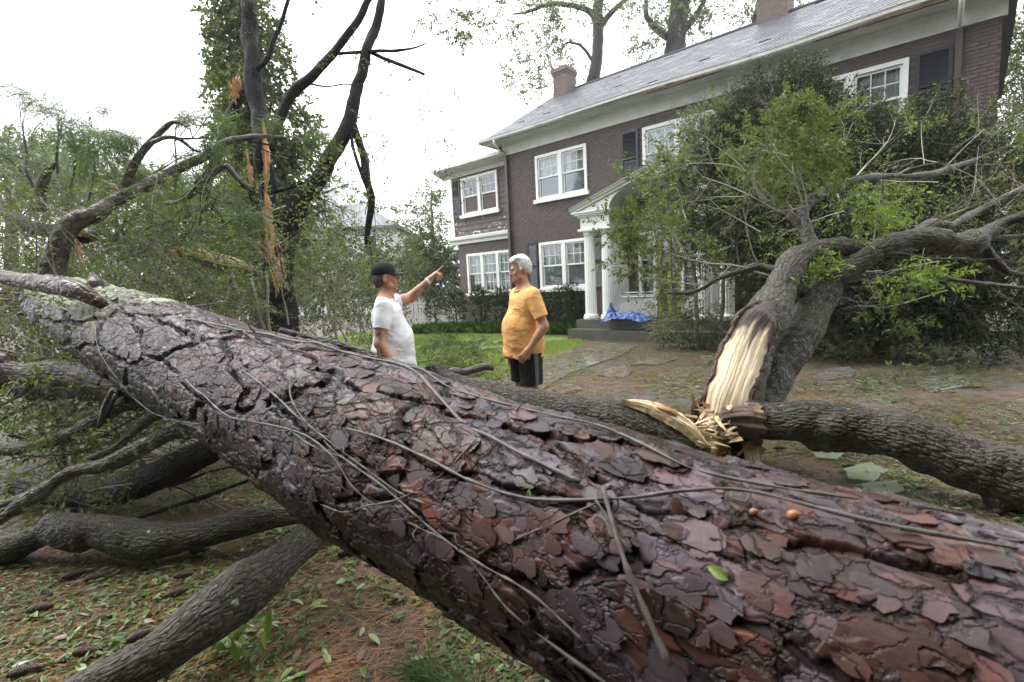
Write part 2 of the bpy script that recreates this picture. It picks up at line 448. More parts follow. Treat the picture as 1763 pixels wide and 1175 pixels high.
k = fbm(np.c_[q * 1.1, q[:, 0] * 0], 7, 3) > .33
q = q[k]; P = np.c_[q, np.full(len(q), .012)]
D = rng.normal(size=(len(q), 3)) * .45; D[:, 2] = 1
V, F = leaf_quads(P, D, rng.normal(size=(len(q), 3)), rng.uniform(.03, .075, len(q)), rng.uniform(.006, .011, len(q)))
obj('grass', mesh_np('grass', V, F), M_['grass'], kind='stuff', label='short bright green lawn grass in front of the brick house')

# concrete walk and flagstones
m_conc = simple('wet_concrete', (.20, .185, .16), (.11, .10, .085), 3, .35, .25, .01, kind='World', r2=.12)
m_flag = simple('wet_flagstone', (.17, .16, .15), (.08, .073, .066), 5, .3, .4, .01, kind='World', r2=.15)
m_flagg = simple('mossy_flagstone', (.17, .20, .12), (.10, .11, .07), 6, .5, .4, .01, kind='World')
mb = MB()
walk = [gnd(*p) for p in [(1010, 588), (1100, 596), (1072, 612), (985, 642), (940, 668), (905, 690), (835, 690), (850, 660), (905, 634), (975, 606)]]
n = len(walk)
def slab(poly, z0, z1, jag=0, seed=0, inset=.015):
    m = MB(); P = np.array(poly)[:, :2]; c = P.mean(0); n = len(P)
    if jag:
        Q = []
        r = np.random.default_rng(seed)
        for k in range(n):
            a, b = P[k], P[(k + 1) % n]
            for f in (0, .35, .7): Q.append(a + (b - a) * f + r.normal(size=2) * jag)
        P = np.array(Q); n = len(P)
    Pi = c + (P - c) * (1 - inset * 2)
    V = np.concatenate([np.c_[P, np.full(n, z0)], np.c_[P, np.full(n, z1 - .006)], np.c_[Pi, np.full(n, z1)], [[c[0], c[1], z1]]])
    F = [(k, (k + 1) % n, n + (k + 1) % n, n + k) for k in range(n)] + [(n + k, n + (k + 1) % n, 2 * n + (k + 1) % n, 2 * n + k) for k in range(n)]
    T = [(2 * n + k, 2 * n + (k + 1) % n, 3 * n) for k in range(n)]
    return m.add(V, [np.array(F), np.array(T)])
slab(walk, -.1, .02).build('concrete_walk', m_conc, kind='structure')
path = obj('flagstone_path', None, kind='structure')
flags = [((1018, 640), (1075, 628), (1110, 640), (1078, 655), (1030, 652)), ((1080, 618), (1150, 606), (1186, 618), (1135, 632), (1088, 630)),
         ((1120, 640), (1180, 632), (1195, 650), (1140, 660)), ((930, 668), (985, 660), (1015, 672), (960, 682)), ((1200, 612), (1240, 606), (1262, 622), (1215, 634)),
         ((1010, 606), (1050, 596), (1082, 604), (1060, 618), (1015, 622)), ((1390, 640), (1470, 632), (1500, 650), (1420, 662)), ((1560, 650), (1650, 640), (1700, 668), (1600, 680)),
         ((1640, 700), (1763, 690), (1800, 740), (1690, 742)), ((1470, 690), (1560, 680), (1600, 706), (1500, 716)), ((1380, 690), (1440, 684), (1458, 704), (1398, 712))]
for k, f in enumerate(flags):
    q_ = np.array([gnd(*p) for p in f]); q_ = q_.mean(0) + (q_ - q_.mean(0)) * .78; part(slab(q_, -.05, .022, .05, k), 'flagstone', m_flag, path)
for k, f in enumerate([((1395, 772), (1440, 764), (1462, 776), (1440, 795), (1405, 792)), ((1452, 812), (1500, 800), (1530, 816), (1500, 834), (1462, 830)), ((1478, 838), (1540, 832), (1560, 850), (1500, 862)), ((60, 840), (110, 826), (160, 850), (90, 872))]):
    part(slab([gnd(*p) for p in f], -.05, .024, .006, 40 + k), 'flagstone', m_flagg if k < 3 else m_flag, path)

# ------------------------------------------------------------------ brick house (own axes: x along the front, -y towards the street)
YAW = .7132
house = thing('brick_house', 'two storey dark brown painted brick house with white trim and grey slate roof', 'house', (.0628, 16.3774, 0), -YAW)
HM = house.matrix_basis.copy() if False else Matrix.Translation((.0628, 16.3774, 0)) @ Matrix.Rotation(-YAW, 4, 'Z')
def hw(x, y, z):
    v = HM @ Vector((x, y, z)); return np.array(v)
SL, HT = 11.44, 5.69
m_brick = simple('brown_painted_brick', (.088, .067, .061), (.062, .048, .044), 9, .55, .4, .004, r2=.7)
m_brick2 = simple('worn_brown_painted_brick', (.105, .082, .074), (.07, .054, .049), 14, .6, .4, .004)
m_mort = simple('painted_mortar', (.068, .052, .048), (.05, .038, .035), 20, .8)
m_white = simple('white_trim_paint', (.78, .79, .77), (.68, .69, .66), 2.2, .45, .05, .002)
m_whitedirty = simple('weathered_white_paint', (.66, .68, .65), (.50, .52, .47), 3, .5, .1, .003)
m_black = simple('blue_black_shutter_paint', (.018, .021, .03), (.012, .014, .02), 6, .4)
m_curt = simple('net_curtain', (.72, .74, .72), (.5, .52, .51), 3, .9, kind='Object', scale=(9, 1, .25))
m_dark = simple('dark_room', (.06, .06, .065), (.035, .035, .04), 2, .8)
m_screen = simple('grey_window_screen', (.30, .325, .34), (.22, .24, .25), 2.5, .5)
t = NT('window_glass'); t.out((.5, .53, .53), .06); gl = t.n('BsdfGlossy', {'Roughness': .04, 'Color': (.9, .95, 1, 1)}); tr = t.n('BsdfTransparent', {'Color': (.9, .93, .93, 1)})
lw = t.n('LayerWeight', {'Blend': .35}); ms = t.n('MixShader', {0: t.n('Math', {0: lw.outputs['Fresnel'], 1: .06}, operation='ADD').outputs[0], 1: tr.outputs[0], 2: gl.outputs[0]})
t.l(ms.outputs[0], t.o.inputs[0]); m_glass = t.m
m_conc2 = simple('porch_concrete', (.09, .09, .078), (.045, .048, .038), 4, .5, .3, .01)
m_slate = simple('wet_grey_slate', (.085, .089, .102), (.065, .068, .080), 3, .42, .1, .002, r2=.5, Specular_IOR_Level=.3)
m_slate2 = simple('pale_wet_slate', (.11, .115, .127), (.085, .089, .098), 4, .38, .1, .002, Specular_IOR_Level=.3)
m_felt = simple('roof_underlay', (.05, .05, .055), None, 4, .7)
m_shutlam = m_black
m_rot = simple('rotten_fascia_wood', (.16, .09, .05), (.05, .035, .025), 12, .8, .6, .01)
m_pipe = simple('brown_downspout_paint', (.075, .05, .045), (.05, .034, .03), 8, .45)
m_chim = simple('pinkish_chimney_brick', (.155, .115, .105), (.10, .078, .072), 12, .8, .5, .006)
m_gut = simple('white_gutter', (.62, .63, .58), (.42, .43, .37), 3, .4)

wins_up = [(1.23, 3.08, 4.10, 5.42, 2), (4.79, 6.65, 4.10, 5.42, 2), (8.36, 10.20, 4.10, 5.42, 2)]
wins_lo = [(1.25, 3.1, 1.36, 2.79, 2), (8.3, 10.2, 1.36, 2.79, 2)]
door = (4.62, 6.28, .5, 2.75)
holes = [w[:4] for w in wins_up + wins_lo] + [door]
def wall_holes(mb, x0, x1, z0, z1, holes, y, rev):
    xs = sorted({x0, x1} | {h[0] for h in holes} | {h[1] for h in holes}); zs = sorted({z0, z1} | {h[2] for h in holes} | {h[3] for h in holes})
    for a, b in zip(xs[:-1], xs[1:]):
        for c, d in zip(zs[:-1], zs[1:]):
            mx_, mz = (a + b) / 2, (c + d) / 2
            if any(h[0] < mx_ < h[1] and h[2] < mz < h[3] for h in holes): continue
            mb.add([(a, y, c), (b, y, c), (b, y, d), (a, y, d)], np.array([(0, 1, 2, 3)]))
    for h in holes:
        a, b, c, d = h
        for q in ([(a, y, c), (a, y + rev, c), (a, y + rev, d), (a, y, d)], [(b, y, c), (b, y, d), (b, y + rev, d), (b, y + rev, c)],
                  [(a, y, d), (a, y + rev, d), (b, y + rev, d), (b, y, d)], [(a, y, c), (b, y, c), (b, y + rev, c), (a, y + rev, c)]):
            mb.add(q, np.array([(0, 1, 2, 3)]))
mb = MB(); wall_holes(mb, 0, SL, 0, HT + .25, holes, .008, .22)
mb.box(0, .012, .0085, 7.6, 0, HT + .25); mb.box(SL - .012, SL, .0085, 7.6, 0, HT + .25)
wall = mb.build('wall', m_mort, house)
# bricks: real pieces, the 300 nearest as parts
bw, bh = .203, .057
me_br = []
for sd_ in range(4):
    r = np.random.default_rng(sd_); m = MB(); e = .004
    V = np.array([(x, y, z) for z in (0, bh) for y in (.004 - .0015 * sd_, .02) for x in (0, bw)], float)
    V[:, 0] += r.normal(size=8) * .0015; V[:, 2] += r.normal(size=8) * .0012
    m.add(V, np.array([(0, 2, 3, 1), (4, 5, 7, 6), (0, 1, 5, 4), (0, 4, 6, 2), (1, 3, 7, 5)]))
    me = mesh_np('brick', V, np.concatenate(m.F4)); me.materials.append(m_brick if sd_ < 3 else m_brick2); me_br.append((me, V, np.concatenate(m.F4)))
spots = []
zz = .02; row = 0
while zz < HT - .02:
    xx = (row % 2) * -.1065
    while xx < SL:
        a, b = max(xx, 0.0), min(xx + bw, SL)
        if b - a > .05 and not any(h[0] - .0 < b and a < h[1] and h[2] - .0 < zz + bh and zz < h[3] for h in holes): spots.append((a, zz, b - a))
        xx += .213
    zz += .067; row += 1
spots = np.array(spots); nearest = np.argsort(-(spots[:, 0] + .12 * spots[:, 1]))
vis = [k for k in nearest if spots[k, 1] > 3.3][:280]
rb = np.random.default_rng(8); vs = set(vis)
for k in vis:
    me = me_br[rb.integers(4)][0]
    obj('brick', me, None, wall, loc=(spots[k, 0], 0, spots[k, 1]), scale=(spots[k, 2] / bw, 1, 1))
mb = MB(); mb2 = MB()
for k in range(len(spots)):
    if k in vs: continue
    j = rb.integers(4); V = me_br[j][1] * np.array((spots[k, 2] / bw, 1, 1)) + np.array((spots[k, 0], 0, spots[k, 1]))
    (mb2 if j == 3 else mb).add(V, me_br[j][2])
mb.build('bricks', m_brick, wall, kind='stuff'); mb2.build('worn_bricks', m_brick2, wall, kind='stuff')

def shutter(x0, x1, z0, z1, y=-.02, par=None):
    par = par or house
    m = MB(); w = .06
    m.box(x0, x0 + w, y - .03, y, z0, z1); m.box(x1 - w, x1, y - .03, y, z0, z1)
    for z in (z0, (z0 + z1) / 2 - w / 2, z1 - w): m.box(x0 + w, x1 - w, y - .028, y, z, z + w)
    s = m.build('shutter', m_black, par)
    zs = np.arange(z0 + w + .02, z1 - w, .045)
    sm = MB(); sm.add([(x0 + w, y - .026, 0), (x1 - w, y - .026, 0), (x1 - w, y - .004, .04), (x0 + w, y - .004, .04)], np.array([(0, 1, 2, 3)])); sm.add([(x0 + w, y - .020, 0), (x1 - w, y - .020, 0), (x1 - w, y - .001, .036), (x0 + w, y - .001, .036)], np.array([(3, 2, 1, 0)]))
    me = mesh_np('slat', np.concatenate(sm.V), np.concatenate(sm.F4)); me.materials.append(m_black)
    for z in zs:
        if abs(z - (z0 + z1) / 2) > .05: obj('slat', me, None, s, loc=(0, 0, z - .02))
def window(x0, x1, z0, z1, n, y=0.0, par=None, mull=.13, sill=True, bot=False, curt=True):
    par = par or house
    c = .085
    m = MB()
    m.box(x0, x0 + c, y - .035, y + .03, z0, z1); m.box(x1 - c, x1, y - .035, y + .03, z0, z1); m.box(x0 + c, x1 - c, y - .035, y + .03, z1 - c, z1)
    m.box(x0 + c, x1 - c, y - .033, y + .03, z0, z0 + .04)
    w = (x1 - x0 - 2 * c - (n - 1) * mull) / n
    for k in range(1, n):
        a = x0 + c + k * w + (k - 1) * mull; m.box(a, a + mull, y - .037, y + .03, z0 + .04, z1 - c)
    fr = m.build('window', m_white, par)
    if sill: MB().box(x0 - .07, x1 + .07, y - .10, y + .02, z0 - .11, z0 - .002).build('sill', m_white, fr)
    zm = (z0 + z1) / 2 - .02; b = .045
    for k in range(n):
        a = x0 + c + k * (w + mull) + .003; d = a + w - .006
        for lo, hi, yy, up in ((zm - .02, z1 - c - .003, y + .012, True), (z0 + .043, zm + .02, y + .045, False)):
            s = MB(); s.box(a, a + b, yy, yy + .03, lo, hi); s.box(d - b, d, yy, yy + .03, lo, hi); s.box(a + b, d - b, yy + .001, yy + .03, lo, lo + b); s.box(a + b, d - b, yy + .001, yy + .03, hi - b, hi)
            s.build('sash', m_white, fr)
            if up or bot:
                g = MB()
                for q in (1, 2): xx = a + b + (d - a - 2 * b) * q / 3; g.box(xx - .009, xx + .009, yy + .004, yy + .022, lo + b, hi - b)
                zz_ = (lo + hi) / 2
                for q in range(3):
                    xa = a + b + (d - a - 2 * b) * q / 3 + .01; xb = a + b + (d - a - 2 * b) * (q + 1) / 3 - .01
                    g.box(xa, xb, yy + .005, yy + .021, zz_ - .009, zz_ + .009)
                g.build('muntin', m_white, fr)
            p = MB(); p.add([(a + b, yy + .015, lo + b), (d - b, yy + .015, lo + b), (d - b, yy + .015, hi - b), (a + b, yy + .015, hi - b)], np.array([(0, 1, 2, 3)])); p.build('pane', m_glass, fr)
            if not up: p = MB(); p.add([(a + b, yy + .03, lo + b), (d - b, yy + .03, lo + b), (d - b, yy + .03, hi - b), (a + b, yy + .03, hi - b)], np.array([(0, 1, 2, 3)])); p.build('screen', m_screen, fr)
        xs_ = np.linspace(a, d, 40); yy_ = y + .12 + .015 * np.sin(xs_ * 95 + k) + .008 * np.sin(xs_ * 41)
        V = np.concatenate([np.c_[xs_, yy_, np.full(40, z0 + .03)], np.c_[xs_, yy_, np.full(40, z1 - .04)]]); i = np.arange(39)
        obj('curtain', mesh_np('curtain', V, np.stack([i, i + 1, i + 41, i + 40], 1), smooth=True), m_curt, fr)
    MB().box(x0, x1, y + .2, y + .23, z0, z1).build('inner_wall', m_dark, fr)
for w in wins_up: window(*w)
for w in wins_lo: window(*w)
for a, b, lo in ((4.18, 4.68, 4.02), (6.76, 7.24, 4.02), (10.3, 10.82, 4.02)): shutter(a, b, lo, 5.44)
for a, b in ((.78, 1.2), (3.16, 3.58), (7.75, 8.22), (10.28, 10.75)): shutter(a, b, 1.3, 2.82)
for x in (3.14, .72):   # ghost of a removed shutter: bare patch of darker paint
    pass
# door with sidelights and yellow-green storm door
m_lime = simple('yellow_green_door_paint', (.38, .42, .08), (.28, .32, .06), 4, .45)
dm = MB(); x0, x1, z0, z1 = door
for a in (x0, x0 + .42, x1 - .50, x1 - .08): dm.box(a, a + .08, -.04, .1, z0, z1 - .08)
dm.box(x0, x1, -.045, .1, z1 - .08, z1); dm.box(x0 + .08, x0 + .42, -.02, .08, z0, z0 + .5); dm.box(x1 - .42, x1 - .08, -.02, .08, z0, z0 + .5)
for z in (1.5, 2.0): dm.box(x0 + .08, x0 + .42, -.01, .02, z, z + .025); dm.box(x1 - .42, x1 - .08, -.01, .02, z, z + .025)
dfr = dm.build('doorway', m_white, house)
d = MB(); a, b = x0 + .51, x1 - .51
d.box(a, a + .12, .02, .06, z0, z1 - .1); d.box(b - .12, b, .02, .06, z0, z1 - .1); d.box((a + b) / 2 - .05, (a + b) / 2 + .05, .02, .06, z0, z1 - .1)
for z in (z0, 1.35, z1 - .22): d.box(a + .12, (a + b) / 2 - .05, .025, .058, z, z + .12); d.box((a + b) / 2 + .05, b - .12, .025, .058, z, z + .12)
dd = d.build('door', m_lime, house)
g = MB(); g.add([(x0, .07, z0), (x1, .07, z0), (x1, .07, z1), (x0, .07, z1)], np.array([(0, 1, 2, 3)])); g.build('pane', m_glass, dd)
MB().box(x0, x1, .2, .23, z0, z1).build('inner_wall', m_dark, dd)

# frieze, soffit, crown, gutter
def profile(poly, xa, xb):
    """(y,z) outline swept along x"""
    n = len(poly); V = [(xa, y, z) for y, z in poly] + [(xb, y, z) for y, z in poly]
    F = [(i, (i + 1) % n, n + (i + 1) % n, n + i) for i in range(n)]
    T = [(0, i, i + 1) for i in range(1, n - 1)] + [(n, n + i + 1, n + i) for i in range(1, n - 1)]
    return MB().add(V, [np.array(F), np.array(T)])
HE = 6.08
profile([(.02, HT), (-.035, HT), (-.035, HT + .03), (-.022, HT + .035), (-.022, HT + .26), (-.06, HT + .29), (-.10, HT + .33), (.02, HT + .33)], -.06, SL + .06).build('frieze', m_whitedirty, house)
profile([(.02, HT + .335), (-.50, HT + .335), (-.50, HT + .36), (-.55, HT + .38), (-.55, HT + .44), (.02, HT + .44)], -.5, SL + .5).build('soffit', m_whitedirty, house)
# gutter, swept with a slight sag
xs = np.linspace(-.56, SL + .5, 60); prof = [(-.552, .0), (-.60, .005), (-.635, .04), (-.64, .10), (-.655, .115), (-.64, .12), (-.60, .03), (-.56, .02)]
V = []
for x in xs:
    sag = -.012 * math.sin((x) * 1.1) - (.05 * math.exp(-((x - 8.2) / 1.4) ** 2))
    V += [(x, y - (.03 * math.exp(-((x - 8.2) / 1.2) ** 2)), HT + .355 + z + sag) for y, z in prof]
n = len(prof); i = np.arange(59)[:, None] * n; j = np.arange(n)[None]
obj('gutter', mesh_np('gutter', V, np.stack([i + j, i + n + j, i + n + (j + 1) % n, i + (j + 1) % n], -1).reshape(-1, 4)), m_gut, house)
mb = MB(); r = np.random.default_rng(3)
for k in range(60):
    x = r.uniform(5.2, 10.8); mb.box(x, x + r.uniform(.1, .5), -.60 - r.uniform(.0, .02), -.556, HT + .34 - r.uniform(0, .03), HT + .36 + r.uniform(.0, .06))
mb.build('rotten_fascia_board', m_rot, house, label='rotten brown boards hanging behind the sagging gutter')
# roof
RY, RZ = 3.45, 8.5
def roofz(y): return HE + (y + .6) / (RY + .6) * (RZ - HE)
xa, xb = -.58, SL + .55
mb = MB(); mb.add([(xa, -.6, HE - .03), (xb, -.6, HE - .03), (xb, RY, RZ - .03), (xa + .25, RY, RZ - .03)], np.array([(0, 1, 2, 3)]))
mb.add([(xa, 7.6, HE - .03), (xb, 7.6, HE - .03), (xb, RY + .001, RZ - .03), (xa + .25, RY + .001, RZ - .03)], np.array([(3, 2, 1, 0)]))
mb.add([(xa, -.6, HE - .03), (xa + .25, RY, RZ - .03), (xa, 7.6, HE - .03)], np.array([(0, 1, 2)]))
mb.add([(SL, 0, HE - .35), (SL, 7.4, HE - .35), (SL, RY, RZ - .1)], np.array([(0, 1, 2)]))
roof = mb.build('roof', m_felt, house)
sw, se = .26, .19; slope = math.hypot(RY + .6, RZ - HE); nr = int(slope / se)
ang = math.atan2(RZ - HE, RY + .6)
me_sl = []
for sd_ in range(4):
    r = np.random.default_rng(20 + sd_); V = np.array([(0, 0, .012), (sw - .008, 0, .012), (sw - .008, se + .05, .004), (0, se + .05, .004), (0, 0, 0), (sw - .008, 0, 0)], float); V[:2, 1] += r.normal(size=2) * .004; V[4:, 1] = V[:2, 1]
    me = mesh_np('slate', V, np.array([(0, 1, 2, 3), (4, 5, 1, 0)])); me.materials.append(m_slate if sd_ < 3 else m_slate2); me_sl.append((me, V))
r = np.random.default_rng(4); sp_ = []
for q in range(nr):
    yy = -.63 + q * se * math.cos(ang); zz = HE + .004 + q * se * math.sin(ang) - .01
    x = xa + .25 * q / nr - (q % 2) * .13
    while x < xb - .1:
        sp_.append((max(x, xa + .25 * q / nr), yy, zz)); x += sw
sp_ = np.array(sp_); order = np.argsort(-(sp_[:, 0] - sp_[:, 1] * .6)); near = set(order[60:360].tolist())
mb, mb2 = MB(), MB()
Rx = np.array(Matrix.Rotation(ang, 3, 'X'))
for k in range(len(sp_)):
    j = r.integers(4); tilt = r.normal() * .006
    if r.random() < .012: continue
    if k in near:
        obj('slate', me_sl[j][0], None, roof, loc=sp_[k], rot=(ang + tilt, r.normal() * .006, 0))
    else:
        (mb2 if j == 3 else mb).add(me_sl[j][1] @ np.array(Matrix.Rotation(ang + tilt, 3, 'X')).T + sp_[k], np.array([(0, 1, 2, 3), (4, 5, 1, 0)]))
mb.build('slates', m_slate, roof, kind='stuff'); mb2.build('pale_slates', m_slate2, roof, kind='stuff')
MB().box(xa + .25, xb, RY - .06, RY + .08, RZ + .0, RZ + .05).build('ridge_cap', m_slate, roof)
# chimneys
def chimney(x, y, z0, z1, w, dth):
    c = MB(); c.box(x - w / 2, x + w / 2, y - dth / 2, y + dth / 2, z0, z1 - .22); ch = c.build('chimney', m_chim, house)
    c = MB(); rr = np.random.default_rng(int(x * 10))
    zz = z0 + .02; row = 0
    while zz < z1 - .25:
        xx = x - w / 2 - (row % 2) * .1
        while xx < x + w / 2:
            a, b = max(xx, x - w / 2 - .004), min(xx + .2, x + w / 2 + .004); e = rr.uniform(.004, .01)
            if b - a > .04: c.box(a, b, y - dth / 2 - e, y - dth / 2 + .01, zz, zz + .057)
            xx += .212
        yy = y - dth / 2 + (row % 2) * .1
        while yy < y + dth / 2 - .05:
            e = rr.uniform(.004, .01); c.box(x - w / 2 - e, x - w / 2 + .01, yy, min(yy + .2, y + dth / 2), zz, zz + .057); c.box(x + w / 2 - .01, x + w / 2 + e, yy, min(yy + .2, y + dth / 2), zz, zz + .057); yy += .212
        zz += .067; row += 1
    c.build('bricks', m_chim, ch, kind='stuff')
    c = MB()
    for k, (e, h) in enumerate(((.03, .07), (.06, .07), (.035, .08))): c.box(x - w / 2 - e, x + w / 2 + e, y - dth / 2 - e, y + dth / 2 + e, z1 - .22 + k * .073, z1 - .22 + k * .073 + h)
    c.build('chimney_cap', m_chim, ch)
chimney(.35, 3.1, 7.9, 9.12, .55, .62)
chimney(7.1, 3.6, 7.9, 9.25, .75, .8)
# downspouts
def dspout(x):
    d = MB(); d.box(x - .045, x + .045, -.11, -.03, .1, HT - .02)
    for z in (1.2, 3, 4.8): d.box(x - .06, x + .06, -.12, -.02, z, z + .03)
    o = d.build('downspout', m_pipe, house)
    V, F, A = tube([(x, -.6, HT + .36), (x, -.58, HT + .24), (x, -.3, HT + .06), (x, -.08, HT - .02), (x, -.07, HT - .12)], [.04] * 5, 8, .04)
    MB().add(V, F, A).build('elbow', m_whitedirty, o, smooth=True)
dspout(.10); dspout(SL - .55)

# portico
por = MB(); por.box(3.42, 7.5, -1.35, .02, 0, .5); por.box(3.35, 7.6, -1.68, -1.352, 0, .27)
pb = por.build('porch_base', m_conc2, house)
port = MB(); yf, zt0, zt1 = -1.12, 2.9, 3.2
xl0, xl1, xr0, xr1 = 3.5, 4.36, 6.5, 7.36
for a, b in ((xl0, xl1), (xr0, xr1)):
    port.box(a, b, yf, .0, zt0, zt1 - .001)
    port.box(a - .05, b + .05, yf - .05, .0, zt1, zt1 + .05); port.box(a - .12, b + .12, yf - .12, .0, zt1 + .05, zt1 + .10); port.box(a - .16, b + .16, yf - .16, .0, zt1 + .10, zt1 + .14)
portico = port.build('portico', m_white, house)
# tympanum with round arch, raking cornice, vault
xc = 5.43; hwid = 2.12; zb = zt1 + .14; zp = 4.02; ar = 1.07
th = np.linspace(0, PI, 25); arc = [(xc - ar * math.cos(a), zb - .06 + .62 * math.sin(a)) for a in th]
top = [(xc + (p[0] - xc) * 1.0, 0) for p in arc]
V = []; 
xs = np.linspace(xc - ar, xc + ar, 25)
def rake(x): return zb + (zp - zb) * (1 - abs(x - xc) / hwid)
tv = MB()
for k in range(24):
    (xa_, za_), (xb_, zb_) = arc[k], arc[k + 1]
    tv.add([(xa_, yf - .02, za_), (xb_, yf - .02, zb_), (xb_, yf - .02, max(rake(xb_) - .04, zb_ + .005)), (xa_, yf - .02, max(rake(xa_) - .04, za_ + .005))], np.array([(0, 1, 2, 3)]))
for sgn in (-1, 1):
    a = xc + sgn * ar; b = xc + sgn * (hwid - .1)
    tv.add([(a, yf - .02, zb), (b, yf - .02, zb), (a, yf - .02, rake(a) - .04)], np.array([(0, 1, 2)]))
tv.build('tympanum', m_white, portico)
V = [(x, y, z) for y in (yf - .02, 0) for x, z in arc]; i = np.arange(24)
obj('vault', mesh_np('vault', V, np.stack([i, i + 1, i + 26, i + 25], 1), smooth=True), m_whitedirty, portico)
rk = MB()
for off, y0, h in ((.0, yf - .08, .07), (.07, yf - .15, .05), (.12, yf - .20, .04)):
    for sgn in (-1, 1):
        xo = xc + sgn * (hwid + .06)
        pts = [(xo, zb - .03 + off), (xc, zp - .03 + off), (xc, zp - .03 + off + h), (xo, zb - .03 + off + h)]
        rk.prism(pts, y0, yf + .05 if off else 0)
rk.build('raking_cornice', m_white, portico)
rr_ = MB()
for sgn in (-1, 1):
    xo = xc + sgn * (hwid + .14)
    rr_.prism([(xo, zb + .09), (xc, zp + .13), (xc, zp + .15), (xo, zb + .11)], yf - .23, 0)
rr_.build('portico_roof', m_slate, portico)
# fluted column: lathe with flutes
def column_mesh():
    nfl = 18; sides = nfl * 4; prof = [(.0, .15), (.05, .155), (.055, .13), (.09, .145), (.12, .13), (.13, .112)]
    shaft = [(z, .112 - .018 * ((z - .13) / 2.1) ** 1.5) for z in np.linspace(.15, 2.22, 12)]
    cap = [(2.23, .10), (2.25, .108), (2.27, .10), (2.31, .105), (2.34, .13)]
    V = []; th = np.arange(sides) / sides * 2 * PI
    for z, r in prof: V.append(np.c_[np.cos(th) * r, np.sin(th) * r, np.full(sides, z)])
    fl = np.tile([0, -.007, -.010, -.007], nfl)
    for z, r in shaft: V.append(np.c_[np.cos(th) * (r + fl), np.sin(th) * (r + fl), np.full(sides, z)])
    for z, r in cap: V.append(np.c_[np.cos(th) * r, np.sin(th) * r, np.full(sides, z)])
    n = len(V); i = np.arange(n - 1)[:, None] * sides; j = np.arange(sides)[None]; j2 = (j + 1) % sides
    F = np.stack([i + j, i + j2, i + sides + j2, i + sides + j], -1).reshape(-1, 4)
    b = MB().add(np.concatenate(V), F); b.box(-.155, .155, -.155, .155, 2.34, 2.40); b.box(-.16, .16, -.16, .16, -.001, .0)
    return mesh_np('column', np.concatenate(b.V), np.concatenate(b.F4))
me_col = column_mesh(); me_col.materials.append(m_white)
for x, y in ((3.66, -.96), (4.19, -.96), (4.19, -.5), (4.19, -.10), (6.67, -.96), (7.2, -.96), (6.67, -.5), (6.67, -.10)):
    obj('column', me_col, None, portico, loc=(x, y, .5), scale=(1.4, 1.4, 1))

# left wing
wx0, wx1, wy = -2.95, 0, .3
mb = MB(); lo_w = [(-2.05, -.02, 1.30, 2.72)]
wall_holes(mb, -2.75, -.0, 0, 3.1, lo_w, wy, .2); mb.box(-2.75, -2.74, wy, 6, 0, 3.1)
mb.build('wing_wall', m_brick, house)
window(-2.3, -.28 + .26, 1.30, 2.72, 3, y=wy - .03, mull=.12, bot=True)
up_w = (-2.4, -.62, 4.12, 5.42)
belt = profile([(wy + .05, 3.1), (wy - .10, 3.1), (wy - .10, 3.2), (wy - .22, 3.24), (wy - .24, 3.33), (wy - .05, 3.38), (wy + .05, 3.38)], wx0 - .12, -.0); belt.build('belt_course', m_white, house)
# siding boards, each one a part, cut round the window
m_side = NT('peeling_brown_siding'); v = m_side.coord('Object'); n1 = m_side.noise(v, 5, 5, .7); zc = m_side.n('SeparateXYZ', {0: v}).outputs[2]
pe = m_side.n('Math', {0: m_side.noise(m_side.coord('Object', (1, 1, 2.5)), 4.5, 6, .75), 1: m_side.ramp(m_side.n('MapRange', {0: zc, 1: 3.3, 2: 4.3, 3: 1, 4: 0}).outputs[0], [(0, 0), (.5, .10), (1, .13)])}, operation='ADD').outputs[0]
colr = m_side.mix(m_side.ramp(pe, [(.70, 0), (.715, 1)]), m_side.ramp(n1, [(.3, (.05, .036, .032)), (.7, (.085, .06, .052))]), (.62, .64, .62))
m_side = m_side.out(colr, .55)
z = 3.38; k = 0
sidew = MB().box(wx0 + .012, -.001, wy + .03, wy + .06, 3.38, 5.7).build('wing_wall', m_side, house)
while z < 5.66:
    h = .185
    segs_ = [(wx0 + .05, -.002)] if (z + h < up_w[2] + .02 or z > up_w[3] - .02) else [(wx0 + .05, up_w[0] + .0), (up_w[1] - .0, -.002)]
    for a, b in segs_:
        V = [(a, wy - .005, z), (b, wy - .005, z), (b, wy + .02, z + h + .01), (a, wy + .02, z + h + .01), (a, wy + .012, z), (b, wy + .012, z)]
        me = mesh_np('siding_board', V, np.array([(0, 1, 2, 3), (4, 5, 1, 0)])); obj('siding_board', me, m_side, sidew)
    z += h
window(*up_w, 2, y=wy - .02); shutter(-2.86, -2.46, 4.05, 5.44, y=wy - .03)
MB().box(wx0, wx0 + .07, wy - .03, wy + .08, 3.38, 5.62).build('corner_board', m_white, house)
profile([(wy + .02, 5.5), (wy - .035, 5.5), (wy - .035, 5.66), (wy - .45, 5.68), (wy - .47, 5.80), (wy + .02, 5.80)], wx0 - .42, -.0).build('wing_cornice', m_whitedirty, house)
MB().box(wx0 - .45, -.0, wy - .56, wy - .472, 5.72, 5.82).build('wing_gutter', m_gut, house)
mb = MB(); mb.add([(wx0 - .45, wy - .5, 5.82), (0, wy - .5, 5.82), (0, wy + 2.5, 6.45), (wx0 + 2, wy + 2.5, 6.45), (wx0 - .45, 6, 5.82)], [np.array([(0, 1, 2, 3)]), np.array([(0, 3, 4)])]); mb.build('wing_roof', m_slate, house)
MB().box(wx0, wx0 + .02, wy + .08, 6, 3.1, 5.7).build('wing_wall', m_side, house)

